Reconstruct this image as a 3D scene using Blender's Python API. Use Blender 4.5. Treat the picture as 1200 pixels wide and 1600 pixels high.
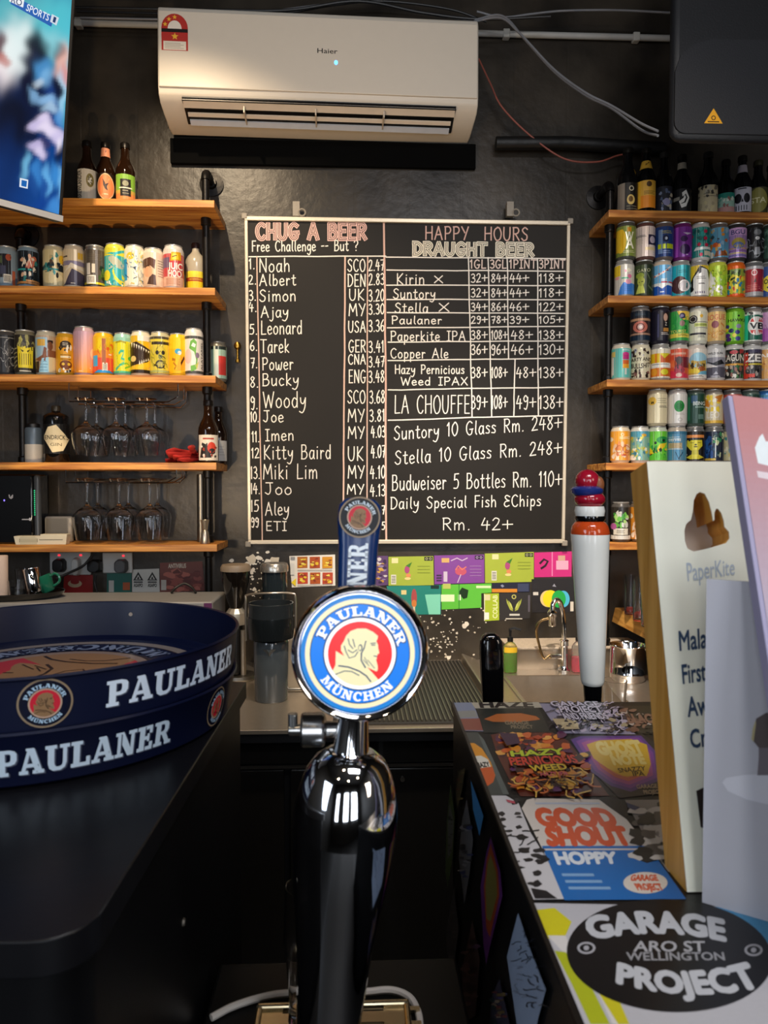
import bpy, math, random
import numpy as np
from mathutils import Vector, Matrix
from mathutils.geometry import tessellate_polygon
for o in list(bpy.data.objects): bpy.data.objects.remove(o)
SC = bpy.context.scene; COL = SC.collection
PI = math.pi; R = math.radians
# ------------------------------------------------------------------ camera
F = 1110.0; EYE = Vector((0, 0, 1.525))
cd = bpy.data.cameras.new('camera'); cam = bpy.data.objects.new('camera', cd); COL.objects.link(cam)
cd.sensor_fit = 'VERTICAL'; cd.sensor_height = 36; cd.lens = 36*F/1600
cam.location = EYE; cam.rotation_euler = (R(90-1.91), 0, R(-2.32))
cd.clip_start = .01; cd.clip_end = 50
cd.dof.use_dof = True; cd.dof.focus_distance = 1.7; cd.dof.aperture_fstop = 11.0
SC.camera = cam
CM = cam.rotation_euler.to_matrix()
# ------------------------------------------------------------------ exposure, world, lights
vs = SC.view_settings; vs.view_transform = 'Standard'; vs.look = 'None'; vs.exposure = 0.0; vs.gamma = 1.0
vs.use_curve_mapping = False
W = bpy.data.worlds.new('world'); SC.world = W; W.use_nodes = True
W.node_tree.nodes['Background'].inputs[0].default_value = (.75, .85, 1, 1)
W.node_tree.nodes['Background'].inputs[1].default_value = .02
def lamp(name, kind, loc, energy, col, aim=None, **kw):
    d = bpy.data.lights.new(name, kind); d.energy = energy; d.color = col
    for k, v in kw.items(): setattr(d, k, v)
    o = bpy.data.objects.new(name, d); COL.objects.link(o); o.location = loc
    if aim is not None: o.rotation_euler = (Vector(aim)-Vector(loc)).to_track_quat('-Z', 'Y').to_euler()
    return o
# assumed warm track spot high in front of the left shelves, and an added unseen low lamp warming the shelf undersides
lamp('assumed_track_spot', 'SPOT', (-.62, 1.35, 3.25), 120, (1, .78, .52), (-.60, 2.42, 1.75), spot_size=R(77), spot_blend=.7, shadow_soft_size=.018)
lamp('added_low_lamp', 'SPOT', (-.66, 1.25, 1.34), 40, (1, .72, .42), (-.62, 2.5, 2.35), spot_size=R(92), spot_blend=.8, shadow_soft_size=.02)
lamp('assumed_ceiling_spot', 'SPOT', (.35, .3, 3.2), 66, (1, .84, .66), (.7, 2.5, 1.55), spot_size=R(50), spot_blend=.8, shadow_soft_size=.05)  # assumed unseen spot that lights the right shelves
lamp('assumed_counter_spot', 'SPOT', (.45, 1.35, 3.3), 310, (1, .86, .70), (.45, 2.35, .85), spot_size=R(44), spot_blend=.7, shadow_soft_size=.04)  # assumed unseen spot that brightens the sink and back counter
# added unseen lights: assumed daylight from behind and the left, warm points for reflections
DAY = (.84, .91, 1)
for nm, x, w_, e_ in (('added_daylight', -.05, .5, 16), ('added_daylight', .95, .7, 26), ('added_daylight', -1.1, .35, 10)):
    lamp(nm, 'AREA', (x, -2.4, 1.75), e_, DAY, (x, 1, 1.55), shape='RECTANGLE', size=w_, size_y=1.6)  # unseen area lights added for assumed daylight, no windows built
lamp('added_side_light', 'AREA', (-1.7, -.5, 1.9), 20, (.75, .85, 1), (.2, .6, 1.3), shape='RECTANGLE', size=1.0, size_y=1.1)  # added unseen cool light, reflected in the chrome; no window built
lamp('side_fill', 'AREA', (1.7, -.5, 2.0), 7, (1, .85, .7), (.2, .6, 1.3), shape='RECTANGLE', size=.5, size_y=.7)  # added unseen warm light, reflected as streaks in the chrome neck
lamp('bar_top_fill', 'AREA', (.55, -.1, 3.2), 24, (.95, .95, 1), (.5, .5, 1.2), shape='RECTANGLE', size=.9, size_y=.5)  # added unseen soft light that brightens the stickered cabinet top
for x, y in ((-.7, -.6), (.1, -.9), (.8, -.5), (-.2, .1)):
    lamp('added_warm_point', 'POINT', (x, y, 2.75), 4, (1, .8, .55), shadow_soft_size=.045)  # added unseen points, put in for small warm reflected highlights
# ------------------------------------------------------------------ pixel <-> world helpers
def ray(px, py): return CM @ Vector(((px-600)/F, (800-py)/F, -1))
def onY(px, py, Y): d = ray(px, py); return EYE + d*(Y/d.y)
def onZ(px, py, Z): d = ray(px, py); return EYE + d*((Z-EYE.z)/d.z)
def onX(px, py, X): d = ray(px, py); return EYE + d*(X/d.x)
def mpx(Y): return Y/F           # metres per photo pixel at depth Y
class Plane:
    def __init__(s, p0, ex, ey):
        s.p0 = Vector(p0); s.ex = Vector(ex).normalized(); ey = Vector(ey)
        s.ey = (ey - s.ex*ey.dot(s.ex)).normalized(); s.n = s.ex.cross(s.ey)
    def px(s, x, y):
        d = ray(x, y); t = (s.p0-EYE).dot(s.n)/d.dot(s.n); q = EYE + d*t - s.p0
        return (q.dot(s.ex), q.dot(s.ey))
    def to3(s, u, v, w=0): return s.p0 + s.ex*u + s.ey*v + s.n*w
def crop(k, ox, oy): return lambda *pts: [(ox+x/k, oy+y/k) for x, y in pts]
# ------------------------------------------------------------------ materials
def lin(c): return c/12.92 if c <= .04045 else ((c+.055)/1.055)**2.4
def hexc(h):
    if not isinstance(h, str): return h
    h = h.lstrip('#')
    if len(h) == 3: h = ''.join(c*2 for c in h)
    return tuple(lin(int(h[i:i+2], 16)/255) for i in (0, 2, 4))
MATS = {}
def newmat(name):
    m = bpy.data.materials.new(name); m.use_nodes = True; MATS[name] = m
    return m, m.node_tree.nodes, m.node_tree.links, m.node_tree.nodes['Principled BSDF']
def mat(name, col, rough=.5, metal=0, var=.08, scale=30, bump=0, emit=0, trans=0, ior=1.45, spec=.5, coat=0):
    if name in MATS: return MATS[name]
    m, N, L, b = newmat(name); c = hexc(col)
    b.inputs['Roughness'].default_value = rough; b.inputs['Metallic'].default_value = metal
    b.inputs['Specular IOR Level'].default_value = spec; b.inputs['IOR'].default_value = ior
    b.inputs['Transmission Weight'].default_value = trans; b.inputs['Coat Weight'].default_value = coat
    tc = N.new('ShaderNodeTexCoord'); nz = N.new('ShaderNodeTexNoise'); nz.inputs['Scale'].default_value = scale
    nz.inputs['Detail'].default_value = 4
    L.new(tc.outputs['Object'], nz.inputs['Vector'])
    mx = N.new('ShaderNodeMix'); mx.data_type = 'RGBA'
    mx.inputs[6].default_value = (*[x*(1-var) for x in c], 1); mx.inputs[7].default_value = (*[min(1, x*(1+var)) for x in c], 1)
    L.new(nz.outputs['Fac'], mx.inputs[0]); L.new(mx.outputs[2], b.inputs['Base Color'])
    if bump:
        bp = N.new('ShaderNodeBump'); bp.inputs['Strength'].default_value = bump; bp.inputs['Distance'].default_value = .01
        L.new(nz.outputs['Fac'], bp.inputs['Height']); L.new(bp.outputs[0], b.inputs['Normal'])
    if emit:
        b.inputs['Emission Color'].default_value = (*c, 1); b.inputs['Emission Strength'].default_value = emit
    return m
def printmat(name, rough=.45, metal=0, emit=0, spec=.4, base=1.0):
    m, N, L, b = newmat(name)
    a = N.new('ShaderNodeVertexColor'); a.layer_name = 'Col'
    nz = N.new('ShaderNodeTexNoise'); nz.inputs['Scale'].default_value = 60
    mx = N.new('ShaderNodeMix'); mx.data_type = 'RGBA'; mx.blend_type = 'MULTIPLY'; mx.inputs[0].default_value = 1
    mr = N.new('ShaderNodeMapRange'); mr.inputs[3].default_value = .92*base; mr.inputs[4].default_value = 1.0*base
    L.new(nz.outputs['Fac'], mr.inputs[0]); L.new(a.outputs[0], mx.inputs[6]); L.new(mr.outputs[0], mx.inputs[7])
    L.new(mx.outputs[2], b.inputs['Base Color'])
    b.inputs['Roughness'].default_value = rough; b.inputs['Metallic'].default_value = metal
    b.inputs['Specular IOR Level'].default_value = spec
    if emit:
        L.new(a.outputs[0], b.inputs['Emission Color']); b.inputs['Emission Strength'].default_value = emit
    return m
def woodmat(name, c0, c1, sc=(1.2, 22, 22), rough=.42):
    m, N, L, b = newmat(name)
    tc = N.new('ShaderNodeTexCoord'); mp = N.new('ShaderNodeMapping'); mp.inputs['Scale'].default_value = sc
    nz = N.new('ShaderNodeTexNoise'); nz.inputs['Scale'].default_value = 3; nz.inputs['Detail'].default_value = 8; nz.inputs['Distortion'].default_value = .6
    L.new(tc.outputs['Object'], mp.inputs[0]); L.new(mp.outputs[0], nz.inputs['Vector'])
    rp = N.new('ShaderNodeValToRGB'); rp.color_ramp.elements[0].position = .36; rp.color_ramp.elements[1].position = .64
    rp.color_ramp.elements[0].color = (*hexc(c0), 1); rp.color_ramp.elements[1].color = (*hexc(c1), 1)
    L.new(nz.outputs['Fac'], rp.inputs[0]); L.new(rp.outputs[0], b.inputs['Base Color'])
    bp = N.new('ShaderNodeBump'); bp.inputs['Strength'].default_value = .15; bp.inputs['Distance'].default_value = .004
    L.new(nz.outputs['Fac'], bp.inputs['Height']); L.new(bp.outputs[0], b.inputs['Normal'])
    b.inputs['Roughness'].default_value = rough
    return m
WOOD = woodmat('shelf_wood', '#98571e', '#dc9a48')
WOODR = woodmat('pine_block', '#bd8632', '#dba552', (22, 22, 1.2))
CHROME = mat('chrome', '#e8e8ea', .06, 1, .02)
STEEL = mat('brushed_steel', '#c4b7a6', .32, .9, .08, 60, .02)
STEELD = mat('dull_steel', '#7d786f', .38, 1, .1, 40)
BLACK = mat('black_plastic', '#101012', .42, 0, .15)
BLACKG = mat('black_gloss', '#08080a', .1, 0, .1, coat=.6)
PIPE = mat('black_iron_pipe', '#1d1b1a', .36, .6, .2, 80, .05)
WHITE = mat('white_plastic', '#e6e2da', .35, 0, .03)
CREAM = mat('cream_paper', '#ddd0b4', .6, 0, .05)
GLASS = mat('clear_glass', '#ffffff', .0, 0, 0, trans=1, ior=1.35)
SMOKE = mat('smoked_plastic', '#5d6468', .08, 0, .02, trans=.85, ior=1.3)
NAVY = mat('navy_enamel', '#090f28', .36, .0, .05, spec=.3)
PRINT = printmat('printed_paper', .5)
PRINTC = printmat('printed_can', .30, .15, spec=.5)
PRINTG = printmat('printed_gloss', .2, 0, spec=.5)
PRINTL = printmat('backlit_print', .25, 0, .82, base=.4)
SCREEN = printmat('lit_screen', .25, 0, .95, base=.05)
CHALK = printmat('chalk', .95, 0, spec=.05)
# ------------------------------------------------------------------ mesh builder
class MB:
    def __init__(s): s.v = []; s.f = []; s.M = None
    def add(s, vs, fs):
        k = len(s.v)
        for p in vs:
            p = Vector(p); s.v.append(s.M @ p if s.M is not None else p)
        s.f += [tuple(i+k for i in f) for f in fs]; return s
    def box(s, x0, y0, z0, x1, y1, z1):
        return s.add([(x, y, z) for z in (z0, z1) for y in (y0, y1) for x in (x0, x1)],
                     [(0, 2, 3, 1), (4, 5, 7, 6), (0, 1, 5, 4), (2, 6, 7, 3), (0, 4, 6, 2), (1, 3, 7, 5)])
    def lathe(s, prof, n=32, c=(0, 0, 0), sx=1, sy=1, cap=False):
        vs = []; fs = []; c = Vector(c); rows = []
        for r, z in prof:
            if r < 1e-6: rows.append([len(vs)]); vs.append(c+Vector((0, 0, z)))
            else:
                rows.append(list(range(len(vs), len(vs)+n)))
                for i in range(n): a = 2*PI*i/n; vs.append(c+Vector((r*sx*math.cos(a), r*sy*math.sin(a), z)))
        for A, B in zip(rows, rows[1:]):
            for i in range(n):
                j = (i+1) % n
                if len(A) == 1 and len(B) == 1: continue
                if len(A) == 1: fs.append((A[0], B[j], B[i]))
                elif len(B) == 1: fs.append((A[i], A[j], B[0]))
                else: fs.append((A[i], A[j], B[j], B[i]))
        return s.add(vs, fs)
    def tube(s, pts, r, n=10, closed=False, cap=True):
        pts = [Vector(p) for p in pts]; m = len(pts); vs = []; fs = []; prev = None
        rr = r if isinstance(r, (list, tuple)) else [r]*m
        for i, p in enumerate(pts):
            if closed: t = pts[(i+1) % m]-pts[i-1]
            else: t = pts[min(i+1, m-1)]-pts[max(i-1, 0)]
            t.normalize()
            if prev is None:
                u = t.cross(Vector((0, 0, 1)))
                if u.length < .1: u = t.cross(Vector((1, 0, 0)))
            else: u = prev - t*prev.dot(t)
            u.normalize(); prev = u; w = t.cross(u)
            for k in range(n): a = 2*PI*k/n; vs.append(p+(u*math.cos(a)+w*math.sin(a))*rr[i])
        for i in range(m if closed else m-1):
            for k in range(n):
                a, b = i*n+k, i*n+(k+1) % n; j = ((i+1) % m)*n
                fs.append((a, b, j+(k+1) % n, j+k))
        if cap and not closed: fs.append(tuple(range(n))[::-1]); fs.append(tuple((m-1)*n+k for k in range(n)))
        return s.add(vs, fs)
    def prism(s, poly, fn0, fn1):
        """closed slab between two images of a 2-D outline"""
        n = len(poly); vs = [fn0(*p) for p in poly]+[fn1(*p) for p in poly]
        tr = [tuple(t) for t in tessellate_polygon([[Vector((x, y, 0)) for x, y in poly]])]
        fs = tr+[tuple(i+n for i in t[::-1]) for t in tr]+[(i, (i+1) % n, n+(i+1) % n, n+i) for i in range(n)]
        return s.add(vs, fs)
    def build(s, name, m, parent=None, smooth=40, bevel=0, seg=2, fix=True):
        me = bpy.data.meshes.new(name); me.from_pydata([tuple(p) for p in s.v], [], s.f); me.update()
        if fix:
            import bmesh
            bm = bmesh.new(); bm.from_mesh(me); bmesh.ops.recalc_face_normals(bm, faces=bm.faces); bm.to_mesh(me); bm.free()
        if smooth:
            me.polygons.foreach_set('use_smooth', [True]*len(me.polygons)); me.set_sharp_from_angle(angle=R(smooth))
        me.materials.append(m)
        o = bpy.data.objects.new(name, me); COL.objects.link(o)
        if parent: o.parent = parent
        if bevel:
            b = o.modifiers.new('bevel', 'BEVEL'); b.width = bevel; b.segments = seg; b.limit_method = 'ANGLE'; b.harden_normals = False
        return o
def tag(o, label, cat, group=None):
    o['label'] = label; o['category'] = cat
    if group: o['group'] = group
    return o
def thing(name, label, cat, loc=(0, 0, 0), group=None, rz=0):
    o = bpy.data.objects.new(name, None); COL.objects.link(o); o.empty_display_size = .02
    o.location = loc; o.rotation_euler = (0, 0, rz)
    return tag(o, label, cat, group)
def struct(o): o['kind'] = 'structure'; return o
def smooth_pts(pts, k=6, closed=False):
    P = [Vector(p) for p in pts]; n = len(P); out = []
    rng = range(n if closed else n-1)
    for i in rng:
        a = P[i-1] if (closed or i > 0) else P[0]*2-P[1]
        b = P[i]; c = P[(i+1) % n]; d = P[(i+2) % n] if (closed or i+2 < n) else P[-1]*2-P[-2]
        for j in range(k):
            t = j/k
            out.append(.5*((2*b)+(c-a)*t+(2*a-5*b+4*c-d)*t*t+(3*b-a-3*c+d)*t**3))
    if not closed: out.append(P[-1].copy())
    return out
# ------------------------------------------------------------------ lettering
_tc = {}; COPIES = {}; _nc = {}
def sans(s, bold=0.0):
    """triangles of a line in the built-in face, cap height 1, starting at x=0 -> (tris, width)"""
    k = (s, bold)
    if k in _tc: return _tc[k]
    cu = bpy.data.curves.new('t', 'FONT'); cu.body = s; cu.size = 1; cu.resolution_u = 3; cu.fill_mode = 'FRONT'
    ob = bpy.data.objects.new('t', cu); me = bpy.data.meshes.new_from_object(ob)
    me.calc_loop_triangles(); V = [(v.co.x, v.co.y) for v in me.vertices]
    T = [[V[i] for i in t.vertices] for t in me.loop_triangles]
    bpy.data.meshes.remove(me); bpy.data.objects.remove(ob); bpy.data.curves.remove(cu)
    if s != 'H':
        xs = [p[0] for t in T for p in t] or [0, 1]
        if 'H0' not in _tc:
            H, _ = sans('H', 0.0); ys = [p[1] for t in H for p in t]; _tc['H0'] = (min(ys), max(ys)-min(ys))
        y0, ch = _tc['H0']; x0 = min(xs)
        T = [[((x-x0)/ch, (y-y0)/ch) for x, y in t] for t in T]; w = (max(xs)-x0)/ch
        if bold > .005:
            e = bold*.85; D = [(0, 0)]+[(e*math.cos(2*PI*k/8), e*math.sin(2*PI*k/8)) for k in range(8)]
            n0_ = len(T); T = [[(x+e+dx, y+dy) for x, y in t] for dx, dy in D for t in T]; w += 2*e; COPIES[len(T)] = n0_; _nc[id(T)] = n0_
    else: w = .7
    _tc[k] = (T, w); return _tc[k]
def _r(x0, y0, x1, y1): return [(x0, y0), (x1, y0), (x1, y1), (x0, y1)]
def _strip(o, i): return [[o[k], o[k+1], i[k+1], i[k]] for k in range(len(o)-1)]
_U = [_r(0, .86, .46, 1), _r(.58, .86, .98, 1)]+_strip([(.1, 1), (.1, .3), (.16, .1), (.32, 0), (.62, 0), (.8, .1), (.87, .3), (.87, 1)],
      [(.36, 1), (.36, .32), (.39, .2), (.46, .15), (.58, .15), (.68, .2), (.71, .32), (.71, 1)])
def _bowl(b, t): return _strip([(.3, 1), (.55, 1), (.74, .95), (.82, .85), (.82, b+.2), (.74, b+.06), (.55, b), (.3, b)],
                               [(.3, 1-t), (.5, 1-t), (.56, .84), (.58, .78), (.58, b+.26), (.56, b+.18), (.5, b+t), (.3, b+t)])
SLAB = {'A': (1.02, [[(.08, .1), (.24, .1), (.49, .98), (.36, .98)], [(.36, .98), (.62, .98), (.92, .1), (.64, .1)], _r(.24, .26, .72, .4), _r(0, 0, .36, .14), _r(.54, 0, 1, .14), _r(.28, .9, .6, 1)]),
 'P': (.88, [_r(.1, 0, .36, 1), _r(0, 0, .48, .14), _r(0, .86, .34, 1)]+_bowl(.4, .14)),
 'R': (1.02, [_r(.1, 0, .36, 1), _r(0, 0, .46, .14), _r(0, .86, .34, 1), [(.4, .5), (.66, .5), (.9, .1), (.64, .1)], _r(.62, 0, 1, .14)]+_bowl(.44, .13)),
 'U': (1.02, _U), 'Ü': (1.02, _U+[_r(.24, 1.06, .42, 1.2), _r(.56, 1.06, .74, 1.2)]),
 'L': (.86, [_r(.1, 0, .36, 1), _r(0, .86, .48, 1), _r(0, 0, .78, .15), _r(.64, 0, .8, .36)]),
 'N': (1.04, [_r(.1, 0, .25, 1), _r(0, 0, .38, .14), [(.02, 1), (.36, 1), (.88, 0), (.6, 0)], _r(.72, 0, .88, 1), _r(.6, .86, 1, 1), _r(0, .86, .2, 1)]),
 'E': (.86, [_r(.1, 0, .36, 1), _r(0, 0, .76, .15), _r(0, .85, .74, 1), _r(.3, .43, .58, .58), _r(.62, 0, .79, .32), _r(.6, .68, .75, 1), _r(.5, .35, .61, .67)]),
 'M': (1.24, [_r(.1, 0, .25, 1), _r(0, 0, .38, .14), _r(0, .86, .3, 1), [(.1, 1), (.4, 1), (.64, .25), (.52, 0)], [(.52, 0), (.64, .25), (.92, 1), (.82, 1)], _r(.82, 0, 1.08, 1), _r(.72, 0, 1.18, .14), _r(.88, .86, 1.18, 1)]),
 'C': (.92, _strip([(.46+.44*math.cos(R(a)), .5+.53*math.sin(R(a))) for a in range(45, 320, 15)], [(.48+.2*math.cos(R(a)), .5+.36*math.sin(R(a))) for a in range(45, 320, 15)])+[_r(.68, .6, .82, .96)]),
 'H': (1.08, [_r(.1, 0, .36, 1), _r(.68, 0, .94, 1), _r(.3, .42, .74, .58), _r(0, 0, .46, .14), _r(0, .86, .46, 1), _r(.58, 0, 1.04, .14), _r(.58, .86, 1.04, 1)])}
def slab(s):
    T = []; x = 0
    for ch in s:
        adv, ps = SLAB[ch]
        for p in ps: T += [[(a+x, b) for a, b in t] for t in ([p[0], p[1], p[2]], [p[0], p[2], p[3]])]
        x += adv*1.02
    return T, x
# single-stroke chalk hand; coordinates in tenths of the cap height, '~' = rounded stroke
HAND = {' ': (5, ''), '.': (2.5, '1,0 1.4,.4'), '-': (4, '0,4.5 3,4.7'), '+': (7.5, '3.4,1 3.4,8;0,4.5 7,4.8'), '?': (6, '~0,8 2,10 4.5,8.5 4,6 2.2,4.5 2.2,2.8;2.2,.3 2.4,0'),
 '&': (6, '~5.5,8.5 2.5,9.8 1,8 3,5.8 4.8,5 1.5,4.4 .2,2 2,0 5,1'),
 '0': (6, '~2.8,10 .6,7.5 .3,3.5 2.4,0 4.8,2.4 5.2,7 3.4,10 2.4,9.8'), '1': (3.5, '.2,7.8 1.8,10 1.8,0'), '2': (6, '~.4,8 2.2,10 4.6,8.8 4,5.5 1.8,2.2 .2,0;.2,0 5.4,.4'),
 '3': (5.6, '~.4,9 2.6,10 4.4,8 3.6,6 1.8,5.2 4.4,4.2 4.8,1.6 2.6,0 .2,1'), '4': (6.4, '2.4,10 .2,4 5.8,4.2;4.2,7.6 3.8,0'), '5': (5.6, '5,10 1.2,9.8 .8,5.8;~.8,5.8 3.4,6.2 4.8,3.8 3.6,.6 .2,.4'),
 '6': (5.8, '~4,10 1.2,6.6 .4,2.6 2.4,0 4.8,1.6 4.2,4.6 1.6,4.6 .5,2.6'), '7': (5.6, '.2,9.6 5,9.8 2.4,0;1.4,5 4.6,5.2'), '8': (5.8, '~4.6,8.6 2.6,10 .8,8.2 2.6,5.6 4.8,2.6 2.6,0 .4,2.2 2.6,5.4 4.6,8.6'),
 '9': (5.6, '~4.6,7.6 2.4,10 .4,7.6 2,5.2 4.4,6.6 4.7,8.6;~4.6,8 4.4,3 3,-.6 1,.2'),
 'A': (7.4, '.2,0 3.4,10 6.6,0;1.4,3.6 5.6,3.9'), 'B': (6.6, '.8,10 .8,0;~.8,10 4,9.8 4.8,7.6 3.4,5.6 .9,5.3;~.9,5.3 4.6,5.1 5.8,2.6 4,.2 .4,0'), 'C': (6.6, '~5.8,8.6 3.6,10 1,7.8 .5,4 2,.6 4.4,0 5.9,1.6'),
 'D': (6.8, '.8,10 .8,0;~.2,10 3.6,9.6 6,6.6 5.6,2.6 3,.2 .3,0'), 'E': (5.8, '5,10 .8,10 .8,0 5.2,0;.8,5.2 4.4,5.3'), 'F': (5.4, '5,10 .8,10 .8,0;.8,5.3 4.2,5.4'), 'G': (7, '~5.8,8.6 3.4,10 .8,7.4 .6,3 2.8,0 5.2,.8 5.8,4;3.6,4 6.6,4.2'),
 'H': (7, '.7,10 .7,0;6,10 6,0;.7,5 6,5.2'), 'I': (4.2, '.3,10 3.7,10;2,10 2,0;.3,0 3.7,0'), 'J': (6, '.8,10 5.4,10;~3.6,10 3.8,3 2.4,.2 .3,1.6'), 'K': (6.6, '.8,10 .8,0;5.6,10 .9,4.4 5.8,0'), 'L': (5.6, '.9,10 .7,0 5.2,.2'),
 'M': (8.4, '.4,0 1.2,10 4,3.4 6.8,10 7.8,0'), 'N': (7, '.6,0 .8,10 5.8,0 6,10'), 'O': (7.2, '~3.6,10 1,8 .4,4 2.4,0 5.4,.8 6.6,5 5.2,9 3.2,10'), 'P': (6.2, '.8,10 .8,0;~.3,9.8 4,9.8 5.4,7.4 4,5 .8,4.6'), 'R': (6.6, '.8,10 .8,0;~.3,9.8 4,9.8 5.4,7.6 4,5.4 .8,5;2.4,5 5.8,0'),
 'S': (6, '~5.2,8.6 3,10 .8,8 2.4,5.6 4.8,3.8 4.4,.8 2,0 .2,1.6'), 'T': (6.6, '.2,10 6.4,9.8;3.2,10 3.2,0'), 'U': (7, '~.6,10 .6,3 2.4,0 4.8,.6 5.8,4 5.9,10'), 'V': (6.8, '.2,10 3.2,0 6.4,10'), 'W': (9, '.2,10 2.2,0 4.4,8 6.4,0 8.6,10'),
 'X': (6.6, '.3,9.6 6,0;5.8,10 .2,.2'), 'Y': (6.4, '.2,10 3,5.4;6,10 2.4,0'), 'Z': (6.4, '.4,10 5.8,10 .3,0 6,.2'),
 'a': (5.4, '~4.4,5.4 2,6 .4,3 1.6,0 3.6,1 4.4,4.6;4.5,6 4.4,1 5,0'), 'b': (5.2, '.7,10 .7,0;~.7,4 2.6,6 4.4,3.6 3.2,.2 .8,.4'), 'c': (4.8, '~4.2,5 2.2,6 .4,3.2 1.8,0 4.2,.8'), 'd': (5.4, '~4.2,4.8 2,6 .4,3 1.8,0 3.8,1 4.4,4;4.4,10 4.4,0'),
 'e': (5, '~.5,3 4.2,3.6 3,6 1,5.2 .4,2.4 1.8,0 4.4,.9'), 'f': (4.4, '~4,9.4 2.4,10 1.6,8 1.6,0;.2,5.6 3.6,5.7'), 'g': (5.2, '~4.2,5.2 2,6 .5,3.2 2,.6 4.2,2.4;~4.4,6 4.3,-1 2.6,-3.6 .4,-2.4'), 'h': (5.4, '.7,10 .7,0;~.7,3.6 2.6,6 4.2,4.6 4.4,0'), 'i': (2.6, '1.1,6 1.1,0;1.1,8.2 1.4,8.6'),
 'j': (3.4, '~2.2,6 2.2,-1 .8,-3.4 -.6,-2.4;2.2,8.2 2.5,8.6'), 'k': (5, '.8,10 .8,0;4,6 .9,2.8 4.4,0'), 'l': (2.6, '~1.3,10 1,2 2,0'), 'm': (8, '.7,6 .7,0;~.7,4 2.4,6 3.6,4.4 3.6,0;~3.7,4 5.4,6 6.8,4.4 7,0'), 'n': (5.4, '.7,6 .7,0;~.7,4 2.6,6 4.2,4.6 4.4,0'),
 'o': (5.2, '~2.4,6 .5,4 .8,1 2.6,0 4.4,1.8 4,5 2,6'), 'p': (5.2, '.8,6 .7,-3.6;~.8,4 2.6,6 4.4,3.8 3.4,.4 .9,.6'), 'r': (4, '.7,6 .8,0;~.8,3.6 2.2,5.8 3.6,5.2'), 's': (4.4, '~3.8,5.2 2,6 .7,4.6 3.4,2.4 3,.4 .3,.6'), 't': (4.4, '~2,9 1.8,1.4 3,0 4,.6;.2,6.2 3.8,6.4'),
 'u': (5.4, '~.6,6 .7,1.2 2.2,0 4.2,2;4.4,6 4.4,0'), 'v': (5, '.3,6 2.3,0 4.4,6'), 'w': (7, '~.4,6 .8,.8 2.4,.2 3.4,4;~3.4,4 3.8,.6 5.4,.2 6.4,6'), 'x': (5, '.3,6 4.4,0;4.4,6 .3,0'), 'y': (5.2, '~.5,6 1,3 2.8,2.4 4.2,5;~4.5,6 4,0 2,-3.4 -.4,-2.6'), 'z': (5, '.3,6 4.2,6 .4,0 4.4,.2')}
def hand(s):
    """-> list of polylines (cap height 1), width"""
    out = []; x = 0
    for ch in s:
        adv, g = HAND[ch]
        for st in g.split(';'):
            if not st: continue
            sm = st[0] == '~'; pts = [tuple(float(c)/10 for c in q.split(',')) for q in st.lstrip('~').split()]
            if sm: pts = [(p.x, p.y) for p in smooth_pts([(a, b, 0) for a, b in pts], 5)]
            out.append([(a+x, b) for a, b in pts])
        x += (adv+1.2)/10
    return out, x-.12
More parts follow.
